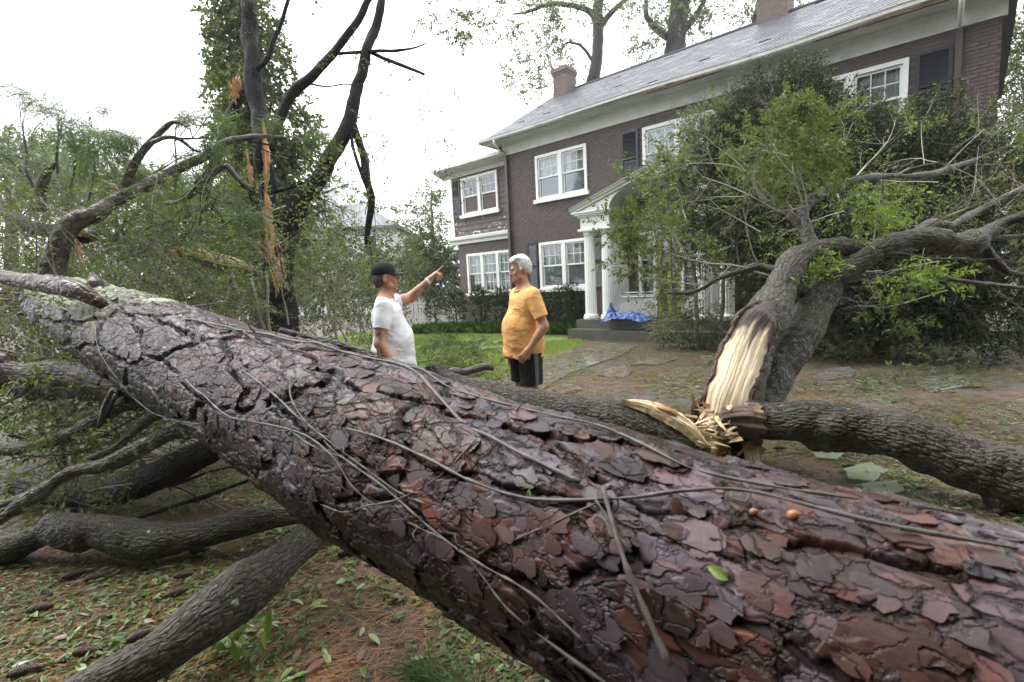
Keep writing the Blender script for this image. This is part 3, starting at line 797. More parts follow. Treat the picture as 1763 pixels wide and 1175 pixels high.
# what stands on the porch
m_panel = simple('frosted_grey_panel', (.20, .215, .205), (.12, .13, .125), 3, .3, kind='Object', scale=(3, 1, .6))
m_metal = simple('tube_metal', (.45, .46, .46), (.25, .25, .25), 8, .35, Metallic=.6)
p = hw(5.0, -1.05, .5)
pan = thing('patio_chair', 'grey patio lounge chair with metal tube frame on the porch behind the tarp', 'patio chair', p, -YAW)
mb = MB(); mb.add([(-.5, .0, .12), (.55, .0, .12), (.5, .18, .62), (-.45, .18, .62)], np.array([(0, 1, 2, 3)])); mb.build('backrest', m_panel, pan)
mb = MB(); mb.add([(-.5, .0, .12), (.55, .0, .12), (.5, .5, .10), (-.45, .5, .10)], np.array([(0, 1, 2, 3)])); mb.build('seat', m_panel, pan)
for P in ([(-.52, -.02, 0), (-.52, 0, .12), (-.47, .18, .68)], [(.57, -.02, 0), (.57, 0, .12), (.52, .18, .68)], [(-.52, -.0, .11), (.57, -.0, .11)], [(-.47, .18, .67), (.52, .18, .67)], [(-.48, .08, .56), (.53, .15, .56)], [(-.47, .5, 0), (-.47, .5, .12)], [(.52, .5, 0), (.52, .5, .12)]):
    V, F, A = tube(P, [.014] * len(P), 6, .1); MB().add(V, F, A).build('frame_tube', m_metal, pan, smooth=True)
# tarp: crumpled sheet
n = 90; u = np.linspace(-1, 1, n); U, Vv = np.meshgrid(u, u)
Pn = np.stack([U.ravel() * 2.2, Vv.ravel() * 1.6, U.ravel() * 0], 1)
rid = np.abs(fbm(Pn * 1.6, 4, 4) - .5) * 2; rid2 = np.abs(fbm(Pn * 4.2 + 9, 5, 3) - .5) * 2
edge = np.clip(1.15 - np.sqrt((U * .98) ** 2 + (Vv * .95) ** 2), 0, 1).ravel()
z = edge ** .6 * (.06 + .13 * (1 - rid) ** 2.2 + .05 * (1 - rid2) ** 2) + .02 * edge
z += .26 * np.exp(-((U.ravel() + .78) / .16) ** 2 - ((Vv.ravel() - .1) / .5) ** 2) * (1 + .3 * np.sin(Vv.ravel() * 20))
x = U.ravel() * .62 + .06 * (fbm(Pn * 2, 8) - .5); y = Vv.ravel() * .34 + .1 * (fbm(Pn * 2, 9) - .5)
i = np.arange(n - 1)[:, None] * n + np.arange(n - 1)[None]; F = np.stack([i, i + 1, i + n + 1, i + n], -1).reshape(-1, 4)
m_tarp = simple('blue_tarpaulin', (.02, .075, .26), (.012, .045, .16), 3, .35, .2, .004)
p = hw(4.98, -1.42, .5)
tp = obj('tarp', mesh_np('tarp', np.stack([x, y, z], 1), F, smooth=True), m_tarp, loc=p, label='crumpled blue tarpaulin heaped on the porch step beside the white columns', cat='tarp'); tp.rotation_euler = (0, 0, -YAW)
# ------------------------------------------------------------------ the great fallen pine across the foreground
t = NT('wet_pine_bark')
colA = t.n('Attribute', attribute_name='colb').outputs['Color']; v = t.coord('bc', (1, 1, .5)); v1 = t.coord('bc', (1, 1, 1))
lam = t.n('Attribute', attribute_name='edge').outputs['Fac']
n1 = t.noise(v, 30, 6, .7); n2 = t.noise(v1, 160, 4, .7); n3 = t.noise(v1, 7, 4, .6)
wv = t.mix(.045, t.coord('bc', (1, 1, .55)), t.n('TexNoise', {'Vector': v1, 'Scale': 22., 'Detail': 5.}).outputs[1])
pl = []
for sc_, nm_ in ((8.2, 0), (18., 1)):
    q_ = t.n('Mapping', {'Vector': wv, 'Location': (nm_ * 3.3, 0, 0)}).outputs[0]
    f1 = t.n('TexVoronoi', {'Vector': q_, 'Scale': sc_}, feature='F1'); de = t.n('TexVoronoi', {'Vector': q_, 'Scale': sc_}, feature='DISTANCE_TO_EDGE')
    pl.append((t.n('SeparateXYZ', {0: f1.outputs['Color']}).outputs, t.ramp(de.outputs['Distance'], [(0, 0), (.035, 1)])))
col = t.mix(1, colA, t.ramp(n1, [(.25, .62), (.75, 1.35)]), 'MULTIPLY')
col = t.mix(1, col, t.ramp(pl[0][0][0], [(0, (.62, .58, .58)), (.55, (1.05, .98, 1.0)), (.8, (1.32, 1.25, 1.32)), (1, (1.3, 1.02, .95))]), 'MULTIPLY')
col = t.mix(1, col, t.ramp(pl[1][0][1], [(0, (.75, .72, .72)), (.7, (1.15, 1.1, 1.12)), (1, (1.3, 1.0, .92))]), 'MULTIPLY')
crk = t.n('Math', {0: pl[0][1], 1: t.ramp(pl[1][1], [(0, .55), (1, 1)])}, operation='MULTIPLY').outputs[0]
col = t.mix(1, col, t.ramp(crk, [(0, .25), (1, 1)]), 'MULTIPLY')
col = t.mix(t.ramp(n3, [(.55, 0), (.75, .25)]), col, (.035, .04, .028))
lit = t.noise(t.coord('bc', (1, 1, 1)), 30, 8, .85)
lf = t.n('Attribute', attribute_name='lich').outputs['Fac']
lk = t.ramp(t.n('Math', {0: lit, 1: lf}, operation='ADD').outputs[0], [(.885, 0), (.905, 1)])
col = t.mix(lk, col, t.mix(n2, (.24, .28, .17), (.52, .56, .40)))
ro = t.mix(lk, t.ramp(t.noise(v1, 22, 5, .65), [(.3, .20), (.7, .48)]), (.8, .8, .8))
hs1 = t.n('Math', {0: pl[0][0][2], 1: t.n('Math', {0: pl[1][0][0], 1: .45}, operation='MULTIPLY').outputs[0]}, operation='ADD').outputs[0]
hs2 = t.n('Math', {0: hs1, 1: t.n('Math', {0: crk, 1: 1.1}, operation='MULTIPLY').outputs[0]}, operation='ADD').outputs[0]
nm = t.bump(n2, .22, .002, t.bump(n1, .35, .005, t.bump(hs2, .8, .006, t.bump(t.n('Math', {0: lk, 1: lit}, operation='MULTIPLY').outputs[0], .6, .004))))
m_pine = t.out(col, ro, nm); t.b.inputs['Specular IOR Level'].default_value = .21

def gnoise(A, s, seed, o=3): return fbm(A * s, seed, o)
def pine_surface(TH, S, R, bc, near=1.0):
    """plate relief in metres and colours for the bark at angle TH, length S"""
    U = TH * R; L_ = 2 * PI * R
    wa = (np.stack([gnoise(bc, 9, 31), gnoise(bc, 9, 32), gnoise(bc, 9, 33)], 1) - .5) * .05 + (np.stack([gnoise(bc, 34, 34), gnoise(bc, 34, 35), gnoise(bc, 34, 36)], 1) - .5) * .022
    u = U + wa[:, 0]; v = S + wa[:, 1] * 1.5
    h = np.zeros(len(U)); tot = np.zeros(len(U)); ID = np.zeros(len(U)); top = np.zeros(len(U)); edge = np.ones(len(U))
    for k, (cu, cv, th, pr) in enumerate(((.095, .20, .0060, .80), (.070, .13, .0050, .60), (.046, .085, .0036, .50), (.12, .26, .0050, .45), (.032, .05, .0022, .35))):
        wn_ = max(3, int(round(L_ / cu))); cu = L_ / wn_
        F1, F2, r, rx, ry = voro(u + .013 * k, v + .03 * k, cu, cv, 50 + k, wn_)
        e = F2 - F1; r2 = np.mod(r * 7.31, 1)
        pres = (r2 < pr)
        a = sstep(.015, .06, e) * pres
        # shingle-like lift: thicker at the butt end of each flake
        h += a * th * (.75 + .9 * np.clip(-ry, -.5, .6)); tot += th
        on = a > .5
        ID = np.where(on, np.mod(r * 3.7 + k * .31, 1), ID); top = np.where(on, top + 1, top)
        edge = np.minimum(edge, np.where(pres, sstep(0, .06, e), 1))
    # long deep fissures
    wn_ = max(3, int(round(L_ / .19))); F1, F2, r, rx, ry = voro(u + (gnoise(bc, 5, 61) - .5) * .08, v, L_ / wn_, .62, 77, wn_)
    fis = sstep(.0, .12, F2 - F1); h = h - (1 - fis) * .020
    h += (gnoise(bc, 70, 70, 2) - .5) * .0018 + (gnoise(bc, 2.2, 71, 2) - .5) * .035
    lay = top / 3.2
    grey = np.array((.060, .054, .060)); pur = np.array((.086, .070, .078)); red = np.array((.058, .028, .020)); ora = np.array((.105, .042, .022)); dk = np.array((.008, .006, .005)); brn = np.array((.034, .020, .017))
    I = ID[:, None]; c = np.where(I < .34, grey, np.where(I < .56, pur, np.where(I < .74, brn, np.where(I < .95, red, ora))))
    patch = sstep(.56, .70, gnoise(bc, 3.5, 80))[:, None]
    c = c * (1 - .45 * patch * (I < .7)) + red * (.45 * patch * (I < .7))
    # painted shade: side and underside bark darkened to near black, reddest flakes mostly spared
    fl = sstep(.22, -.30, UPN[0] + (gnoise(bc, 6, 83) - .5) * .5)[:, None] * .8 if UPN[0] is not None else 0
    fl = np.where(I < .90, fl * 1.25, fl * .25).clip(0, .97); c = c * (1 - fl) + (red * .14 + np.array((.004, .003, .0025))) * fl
    c = np.where((top < 1)[:, None], red * .55, c)
    c = c * (.78 + .44 * gnoise(bc, 25, 81))[:, None]
    c = dk + (c - dk) * (edge * fis)[:, None]
    return h, c, edge
UPN = [None]
# axis in the yard, from its broken far end down past the camera
PA = [(92, 520, 3.98), (168, 552, 3.55), (305, 612, 2.75), (430, 672, 2.22), (640, 770, 1.72), (880, 886, 1.34), (1145, 996, 1.06), (1430, 1135, .875), (1763, 1282, .73), (2150, 1450, .60)]
PR = [.20, .255, .278, .27, .284, .284, .272, .274, .28, .29]
ax = np.array(pxpath(PA))
# straighten the run of the log: fit a gentle curve through the measured points
tt = np.concatenate([[0], np.cumsum(np.linalg.norm(np.diff(ax, axis=0), axis=1))])
pf = [np.polyfit(tt, ax[:, k], 3) for k in range(3)]
axs = np.stack([np.polyval(pf[k], tt) for k in range(3)], 1)
Q = smooth_path(np.c_[axs, PR], .01)
s = np.concatenate([[0], np.cumsum(np.linalg.norm(np.diff(Q[:, :3], axis=0), axis=1))])
dcam = np.linalg.norm(Q[:, :3] - np.array((0, 0, 1.5)), axis=1)
w_ = np.concatenate([[0], np.cumsum(np.diff(s) / np.maximum(dcam[1:], .55))])
NS, NTH = 1150, 400
s2 = np.interp(np.linspace(0, w_[-1], NS), w_, s)
Cn = np.stack([np.interp(s2, s, Q[:, k]) for k in range(3)], 1); Rn = np.interp(s2, s, Q[:, 3])
Rn = Rn * (1 + .05 * (vnoise(np.c_[s2 * 1.3, s2 * 0, s2 * 0], 3) - .5) * 2)
T, N_, B_ = frames(Cn)
# more rings on the side that is seen
up_dir = nz(np.array((0, 0, 1.5)) - Cn); 
th0 = np.linspace(0, 1, NTH, endpoint=False); 
cdir = nz(np.array((0, -.2, 1.)))
a0 = np.arctan2((up_dir * B_).sum(1), (up_dir * N_).sum(1)).mean()
th = a0 + 2 * PI * (th0 + .06 * np.sin(2 * PI * th0)) + PI * 0
th = a0 + PI + 2 * PI * (th0 + .085 * np.sin(2 * PI * th0))
TH, S = np.meshgrid(th, s2); Rm = .30
bc = np.stack([np.cos(TH) * Rm, np.sin(TH) * Rm, S], -1).reshape(-1, 3)
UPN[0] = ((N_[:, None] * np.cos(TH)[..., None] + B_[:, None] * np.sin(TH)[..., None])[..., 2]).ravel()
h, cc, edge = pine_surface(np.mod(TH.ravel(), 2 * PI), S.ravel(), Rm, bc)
RR = (Rn[:, None] + h.reshape(TH.shape))
Vt = (Cn[:, None] + (N_[:, None] * np.cos(TH)[..., None] + B_[:, None] * np.sin(TH)[..., None]) * RR[..., None])
upn = ((N_[:, None] * np.cos(TH)[..., None] + B_[:, None] * np.sin(TH)[..., None])[..., 2]).ravel()
L_of = S.ravel()
lich = .38 * np.exp(-(L_of / 2.5) ** 2) * sstep(-.1, .7, upn) + .125 + .16 * sstep(.58, .75, fbm(bc * 2.2, 55)) * sstep(-.2, .5, upn) * np.exp(-(L_of / 3.) ** 2)
lich = lich + .10 * sstep(.62, .75, fbm(bc * 3.4, 57))
i = np.arange(NS - 1)[:, None] * NTH; j = np.arange(NTH)[None]; j2 = (j + 1) % NTH
F = np.stack([i + j, i + j2, i + NTH + j2, i + NTH + j], -1).reshape(-1, 4)
Vt = Vt.reshape(-1, 3)
pine = thing('fallen_pine', 'huge fallen pine trunk with wet purple and red scaly bark lying across the foreground', 'fallen tree', (axs[4][0], axs[4][1], 0))
pof = np.array(pine.location)
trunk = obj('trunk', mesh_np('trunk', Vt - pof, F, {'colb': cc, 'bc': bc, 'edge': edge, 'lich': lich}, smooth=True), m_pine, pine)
# coarse copy for resting things on it
ks, kt = np.arange(0, NS, 6), np.arange(0, NTH, 5)
Vc = Vt.reshape(NS, NTH, 3)[ks][:, kt].reshape(-1, 3); nk = len(kt)
i = np.arange(len(ks) - 1)[:, None] * nk; j = np.arange(nk)[None]; j2 = (j + 1) % nk
Fc = np.stack([i + j, i + j2, i + nk + j2, i + nk + j], -1).reshape(-1, 4)
bvh = BVHTree.FromPolygons([tuple(map(float, v)) for v in Vc], [tuple(map(int, f)) for f in Fc])
def on_trunk(px, py, lift=.012):
    o = Vector((0, 0, CAM_H)); d = Vector([float(c) for c in (at(px, py, 1.0) - np.array((0, 0, CAM_H)))]).normalized()
    loc, nrm, idx, dist = bvh.ray_cast(o, d)
    if loc is None: return None, None
    if nrm.dot(d) > 0: nrm = -nrm
    return np.array(loc + nrm * lift), np.array(nrm)

# loose bark plates standing proud of the trunk, each its own piece that follows the curve of the log
r = np.random.default_rng(12)
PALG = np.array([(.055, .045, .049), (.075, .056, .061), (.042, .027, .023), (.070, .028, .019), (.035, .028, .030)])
tipos = []; cnt = 0; tries = 0
while cnt < 190 and tries < 6000:
    tries += 1
    p, n_ = on_trunk(r.uniform(175, 1763), r.uniform(490, 1175), 0.0)
    if p is None: continue
    sz = r.uniform(.013, .030)
    if any(np.linalg.norm(p - q_) < (sz + z_) * .85 for q_, z_ in tipos): continue
    tipos.append((p, sz)); cnt += 1
    ka = int(np.argmin(np.linalg.norm(Cn - p, axis=1))); rel = p - Cn[ka]
    th_c = math.atan2(rel @ B_[ka], rel @ N_[ka]); s_c = s2[ka]; lenf = r.uniform(1.2, 2.3); n = 22
    aa = np.linspace(0, 2 * PI, n, endpoint=False) + r.normal(size=n) * .08; ra = (1 + .12 * np.sign(np.cos(2 * aa + r.uniform(0, 6))) * r.random() + r.normal(size=n) * .075) * (1 - .14 * np.cos(4 * aa) * r.random())
    rings = []
    for f_, dz_ in ((0, .0030), (.55, .0029), (.985, .0025), (1.0, -.003)):
        uu_ = np.cos(aa) * ra * f_ * sz; vv_ = np.sin(aa) * ra * f_ * sz * lenf
        if f_ == 0: uu_ = uu_[:1]; vv_ = vv_[:1]
        th_ = th_c + uu_ / .28; ss_ = s_c + vv_ + .25 * uu_
        Cc = np.stack([np.interp(ss_, s2, Cn[:, q]) for q in range(3)], 1); Nc = nz(np.stack([np.interp(ss_, s2, N_[:, q]) for q in range(3)], 1)); Bc = nz(np.stack([np.interp(ss_, s2, B_[:, q]) for q in range(3)], 1)); Rc = np.interp(ss_, s2, Rn)
        dirs = Nc * np.cos(th_)[:, None] + Bc * np.sin(th_)[:, None]
        hh_ = np.interp(0, [0], [np.linalg.norm(rel) - Rn[ka]])
        rings.append((Cc + dirs * (Rc + hh_ + dz_ + .0015 * vv_ / sz)[:, None], np.stack([np.cos(th_) * Rm, np.sin(th_) * Rm, ss_], 1)))
    Vp = np.concatenate([q_[0] for q_ in rings]); Bp = np.concatenate([q_[1] for q_ in rings]); q = np.arange(n); q2 = (q + 1) % n
    Fp = [np.stack([np.zeros(n, int), 1 + q, 1 + q2], 1), np.concatenate([np.stack([1 + k_ * n + q, 1 + k_ * n + n + q, 1 + k_ * n + n + q2, 1 + k_ * n + q2], 1) for k_ in range(2)])]
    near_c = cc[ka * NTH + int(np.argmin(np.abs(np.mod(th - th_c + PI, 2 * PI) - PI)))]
    pk_ = .38 * float(sstep(-.15, .35, UPN[0][ka * NTH + int(np.argmin(np.abs(np.mod(th - th_c + PI, 2 * PI) - PI)))])); colp = PALG[r.integers(5)] * pk_ + near_c * (.85 - pk_ * .5)  # plate colour carries the painted flank shade, palette tint only towards the top
    # the rim gets its own corners so the edge stays crisp
    Vr = Vp[1 + n:1 + 2 * n]; Vl = Vp[1 + 2 * n:]; Vp = np.concatenate([Vp[:1 + 2 * n], Vr, Vl]); Bp = np.concatenate([Bp[:1 + 2 * n], Bp[1 + n:1 + 2 * n], Bp[1 + 2 * n:]])
    Fp = [Fp[0], np.concatenate([np.stack([1 + q, 1 + n + q, 1 + n + q2, 1 + q2], 1), np.stack([1 + 2 * n + q, 1 + 3 * n + q, 1 + 3 * n + q2, 1 + 2 * n + q2], 1)])]
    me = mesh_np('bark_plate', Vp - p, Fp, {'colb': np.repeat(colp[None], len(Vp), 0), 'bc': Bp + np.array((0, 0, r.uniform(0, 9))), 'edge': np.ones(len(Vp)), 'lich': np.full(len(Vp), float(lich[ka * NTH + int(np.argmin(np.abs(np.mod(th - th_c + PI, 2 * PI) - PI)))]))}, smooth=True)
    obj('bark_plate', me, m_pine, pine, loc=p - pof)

def limb(name, L, R, m, root, sides=14, step=.05, disp=None, wob=.02, seed=1, **k):
    P = pxpath(L)
    V, F, A = tube(P, R, sides, step, disp, wob=wob, seed=seed)
    return part(MB().add(V, F, A), name, m, root, True, **k)
def knob(amp, fr, seed):
    def f(TH, S, R, bc):
        return (fbm(bc * fr, seed, 3) - .5) * amp * 2
    return f
def furrows(R0, depth, seed, cu=.028, cv=.10):
    def f(TH, S, R, bc):
        L_ = 2 * PI * R; wn_ = max(4, int(round(L_ / cu))); wa = (fbm(bc * 14, seed) - .5) * .03
        F1, F2, r_, rx, ry = voro(np.mod(TH, 2 * PI) * R + wa, S + wa, L_ / wn_, cv, seed, wn_)
        return (sstep(0, .35, F2 - F1) - 1) * depth + (fbm(bc * 4, seed + 1, 3) - .5) * .10 * R0 / .2 + (vnoise(np.c_[S * 3.3, S * 0, S * 0 + seed], 4) - .5) * .25 * R + .35 * R * sstep(.74, .86, vnoise(bc * 4.3 + 7, seed + 9))
    return f
# far end: the torn limb strip and the crown limbs still attached
limb('torn_bark_strip', [(-60, 468, 3.3), (0, 476, 3.2), (70, 488, 3.05), (130, 500, 2.9), (176, 524, 2.85)], [.035, .045, .055, .06, .03], M_['redlimb'], pine, 16, .03, knob(.012, 12, 3), wob=.01)
limb('limb', [(96, 505, 3.9), (92, 462, 3.9), (108, 412, 3.9), (135, 382, 3.95), (165, 372, 4.0), (190, 352, 4.1), (240, 326, 4.2), (300, 292, 4.4), (345, 268, 4.6), (392, 244, 4.8), (440, 234, 5.0), (490, 238, 5.2)], [.11, .085, .075, .07, .065, .055, .05, .045, .04, .032, .025, .015], M_['pinelimb'], pine, 16, .03, knob(.012, 14, 5))
limb('limb', [(206, 338, 4.2), (216, 310, 4.2), (238, 268, 4.2), (268, 232, 4.25), (296, 211, 4.3), (318, 218, 4.3)], [.045, .035, .032, .026, .02, .008], M_['pinelimb'], pine, 12, .04, knob(.008, 14, 6))
limb('limb', [(250, 250, 4.2), (282, 236, 4.25), (305, 240, 4.3), (330, 258, 4.4), (345, 262, 4.4)], [.022, .018, .016, .013, .006], M_['pinelimb'], pine, 10, .04)
limb('limb', [(285, 352, 4.6), (315, 345, 4.5), (345, 318, 4.5), (372, 295, 4.5), (392, 287, 4.5), (402, 300, 4.5), (430, 325, 4.5)], [.02, .025, .03, .028, .028, .026, .022], M_['pinelimb'], pine, 12, .04)
limb('limb', [(20, 372, 4.4), (60, 392, 4.3), (110, 400, 4.2), (150, 410, 4.2), (165, 402, 4.3)], [.05, .06, .06, .05, .03], M_['limb'], pine, 12, .04)
limb('limb', [(68, 362, 4.3), (70, 330, 4.3), (78, 300, 4.3), (95, 283, 4.3)], [.05, .045, .04, .01], M_['limbg'], pine, 12, .04)
def splinters(P, D, L, R, rng, n, spread=.25, m=None, root=None, name='splinters', jit=.04, **k):
    mb = MB()
    for q in range(n):
        p = np.asarray(P) + rng.normal(size=3) * jit; d = nz(np.asarray(D, float) + rng.normal(size=3) * spread); ln = L * rng.uniform(.4, 1.2); w = R * rng.uniform(.5, 1.3)
        a = nz(np.cross(d, rng.normal(size=3))); b = np.cross(d, a) * .4
        V = [p + a * w, p + b * w, p - a * w, p - b * w, p + d * ln * .6 + (a + rng.normal(size=3) * .1) * w * .6, p + d * ln * .6 - a * w * .5, p + d * ln + rng.normal(size=3) * w * .4]
        mb.add(V, np.array([(0, 1, 4), (1, 5, 4), (1, 2, 5), (2, 3, 5), (3, 4, 5), (3, 0, 4), (4, 5, 6)]), {'bc': np.array(V) @ np.array(nz(np.stack([a, b, d], 0))).T})
    return part(mb, name, m, root, False, **k)
r = np.random.default_rng(2)
def sliver(name, L, R, m, root, flat=.35, seed=0, jag=.02):
    P = pxpath(L); V, F, A = tube(P, R, 14, .02, lambda TH, S, Rr, bc: (np.cos(TH * 2) * -.3 * Rr + (vnoise(np.c_[TH * 4.5, S * 3, TH * 0], seed) - .5) * jag * 2 + (vnoise(bc * 60 * np.array((1, 1, .05)), seed) - .5) * jag))
    return part(MB().add(V, F, A), name, m, root, True)
def torn_patch(L, W, root, name, m, seed, dep=.03, jag=.8):
    """ragged strip of raw wood laid along a trunk, its outline in long teeth"""
    Pa = smooth_path(np.array([np.r_[at(*p), w] for p, w in zip(L, W)]), .008); n = len(Pa); nW = 24
    Tf = nz(np.gradient(Pa[:, :3], axis=0)); Sd = nz(np.cross(Tf, np.array((0, -1, .1)))); Nf = nz(np.cross(Sd, Tf)); Nf *= np.sign(-Nf[:, 1:2] + 1e-6)
    U, Sg = np.meshgrid(np.linspace(-1, 1, nW), np.linspace(0, 1, n)); u = U.ravel(); g = Sg.ravel()
    sh = (vnoise(np.c_[u * 7, u * 0, u * 0 + seed], 3) - .5) * .16     # each fibre ends at its own height
    tooth = 1 + jag * (vnoise(np.c_[g * 9, np.sign(u) * 4, g * 0], seed) - .5) + .5 * jag * (vnoise(np.c_[g * 31, np.sign(u) * 4, g * 0], seed + 1) - .5)
    D = dep * (1 - u ** 2) + (vnoise(np.c_[u * 9, g * 3, g * 0], seed) - .5) * .03
    V = (Pa[:, None, :3] + Sd[:, None] * (U * Pa[:, 3][:, None] * tooth.reshape(U.shape))[..., None]).reshape(-1, 3) + np.repeat(Nf, nW, 0) * D[:, None] + np.repeat(Tf, nW, 0) * (sh * (np.abs(g - .5) * 2) ** 3)[:, None]
    i = np.arange(n - 1)[:, None] * nW + np.arange(nW - 1)[None]; F = np.stack([i, i + 1, i + nW + 1, i + nW], -1).reshape(-1, 4)
    part(MB().add(V, F, {'bc': np.stack([u * .1, D, g * .8], 1)}), name, m, root, True)
torn_patch([(84, 374, 4.12), (110, 384, 4.1), (140, 398, 4.05), (165, 410, 4.05)], [.006, .03, .035, .012], pine, 'split_end', M_['wood'], 21, jag=1.2)
if 0: sliver('split_end', [(80, 376, 4.15), (110, 388, 4.1), (140, 402, 4.05), (160, 408, 4.05)], [.012, .035, .04, .015], M_['orange'], pine)
torn_patch([(128, 412, 4.0), (136, 428, 3.98), (144, 446, 3.95)], [.02, .018, .003], pine, 'splinter', M_['orange'], 22, jag=1.2)
splinters(at(88, 512, 3.95), (-.9, -.2, .1), .22, .02, r, 40, .4, M_['redlimb'], pine, jit=.09)
torn_patch([(180, 312, 4.2), (196, 320, 4.2), (210, 330, 4.2)], [.003, .018, .018], pine, 'splinter', M_['wood'], 23, jag=1.2)
sliver('stub', [(160, 470, 3.35), (166, 484, 3.35), (172, 500, 3.3)], [.006, .04, .07], M_['pinelimb'], pine)
# pine sprigs, still green, and a tangle of dead twigs at the broken crown
def needle_tufts(rng, C, D, n, ln, w=.0035, spread=.75):
    K = len(C); r = rng.normal(size=(K, n, 3)); d = nz(np.asarray(D)[:, None] * 1 + r * spread)
    P = np.repeat(C[:, None], n, 1) - np.asarray(D)[:, None] * rng.uniform(0, .12, (K, n, 1)) + r * .004; d[..., 2] -= .35; d = nz(d)
    l = ln * rng.uniform(.6, 1.1, (K, n))
    s_ = nz(np.cross(d, rng.normal(size=(K, n, 3))))
    m = P + d * (l * .55)[..., None]; e = P + d * l[..., None]; e[..., 2] -= l * .16
    V = np.stack([P, m + s_ * w * .5, e, m - s_ * w * .5], 2).reshape(-1, 3)
    return V, np.arange(len(V)).reshape(-1, 4)
rng = np.random.default_rng(21)
segs, tips = [], []
for (px_, py_, d_, dx, dy, dz, ln) in [(225, 262, 4.2, -.3, 0, .2, .4), (245, 330, 4.4, .2, .2, .6, .5), (60, 330, 4.4, -.2, 0, .9, .7), (120, 330, 4.5, .1, .2, .8, .6), (40, 300, 4.6, -.5, .1, .7, .6), (300, 330, 4.7, .2, 0, .5, .6),
                                       (150, 350, 4.5, .3, .2, .9, .5), (340, 330, 4.8, .4, .1, -.2, .5), (20, 400, 4.4, -.3, 0, .6, .6), (200, 300, 4.6, -.3, .3, .5, .5), (100, 300, 4.4, .2, 0, .9, .5), (300, 240, 4.3, .6, 0, .1, .3), (420, 240, 4.9, .6, 0, -.1, .5)]:
    grow(rng, at(px_, py_, d_), (dx, dy, dz), ln, .014, 2, segs, tips, .3, .02, 2, .6)
part(MB().add(*segs_mesh(segs)), 'dead_twigs', M_['twigd'], pine, kind='stuff')
tp_ = np.array([t_[0] for t_ in tips]); td_ = np.array([t_[1] for t_ in tips])
sel = rng.random(len(tp_)) < .25
extra = np.array([at(x, y, d) for x, y, d in [(205, 238, 4.15), (215, 250, 4.15), (200, 255, 4.15), (228, 245, 4.15), (195, 246, 4.2), (240, 300, 4.4), (265, 310, 4.4), (130, 330, 4.5), (75, 330, 4.5), (150, 300, 4.6), (290, 300, 4.6)] for _ in range(3)]) + rng.normal(size=(33, 3)) * .03
C_ = np.concatenate([tp_[sel], extra]); D_ = np.concatenate([td_[sel], nz(rng.normal(size=(33, 3)) * .5 + np.array((.2, 0, -.7)))])
V, F = needle_tufts(rng, C_, D_, 46, .20)
part(MB().add(V, F), 'needles', M_['needle'], pine, kind='stuff')

# ------------------------------------------------------------------ the vines that hug the trunk
def vine(L, r0, r1, label, m=None, side=None, wob=.006, seed=0, lift=.012, grp=None):
    P = [on_trunk(x, y, lift)[0] for x, y in L]; P = [p for p in P if p is not None]
    P = smooth_path(np.array(P), .05)
    P2 = []
    for p in P:                      # re-seat on the bark between the points
        loc, n_, i_, d_ = bvh.find_nearest(Vector([float(c) for c in p]))
        P2.append(np.array(loc) + nz(p - np.array(loc)) * max(lift, np.linalg.norm(p - np.array(loc))))
    P2 = np.array(P2)[::2]
    V, F, A = tube(P2, np.linspace(r0, r1, len(P2)) * .72, 7, .015, knob(.0032, 45, seed), wob=wob, seed=seed)
    mb = MB().add(V, F, A)
    rg = np.random.default_rng(seed)
    for q in range(len(P2) // 4):
        a = P2[rg.integers(1, len(P2) - 1)]; d = nz(rg.normal(size=3) + np.array((.2, -.1, .1))); n = rg.uniform(.03, .10)
        V, F, A = tube([a, a + d * n * .5 + rg.normal(size=3) * .012, a + d * n], [r1 * .7, r1 * .5, r1 * .3], 5, .02); mb.add(V, F, A)
    o = mb.build('vine', m or M_['vine'], None, True, origin=P2[0], label=label, cat='vine', group='bare vines and twigs over the fallen trunk')
    return o
vine([(290, 545), (330, 553), (400, 572), (480, 585), (560, 602), (640, 622), (705, 640), (745, 680), (790, 722), (840, 758), (900, 788), (960, 815), (1035, 852)], .0065, .0075, 'thick grey vine running along the top of the trunk from the lichen to its middle', seed=1)
vine([(520, 590), (600, 612), (700, 634), (780, 676), (860, 700), (960, 726), (1060, 752), (1150, 790), (1250, 835), (1400, 860), (1560, 905)], .005, .004, 'long thin vine following the top edge of the trunk beyond the thick one', seed=2)
vine([(600, 742), (680, 768), (780, 808), (860, 855), (920, 868), (1000, 862), (1080, 858), (1180, 858), (1290, 856), (1400, 888), (1520, 915), (1640, 940), (1763, 962)], .005, .004, 'long vine crossing the whole trunk from the middle to the right edge under the leaf', seed=3)
vine([(168, 565), (175, 600), (215, 655), (262, 705), (330, 722), (420, 728), (505, 742), (560, 780), (620, 800)], .0045, .003, 'thin vine looping low round the left part of the trunk', seed=4)
vine([(325, 655), (360, 685), (400, 720), (470, 732), (540, 760), (600, 810), (640, 860), (720, 910), (800, 960), (880, 1040), (960, 1100), (1060, 1174)], .0042, .003, 'slim vine dropping diagonally across the dark side of the trunk to the bottom', seed=5)
vine([(420, 640), (455, 662), (500, 700), (560, 760), (640, 820), (720, 880), (800, 940), (880, 985), (960, 1055), (1080, 1160)], .004, .003, 'slim vine beside and above the other diagonal on the dark side of the trunk', seed=6)
vine([(505, 650), (508, 690), (530, 730), (600, 780), (690, 850), (760, 880)], .0035, .002, 'short reddish vine hooked over the flank where the bark is broken', m=M_['twigd'], seed=7)
vine([(1060, 850), (1085, 930), (1100, 980), (1130, 1050), (1165, 1120), (1190, 1172)], .0055, .008, 'brown stem hanging straight down the front of the trunk at the two dead leaves', m=M_['twigd'], seed=8, lift=.03)
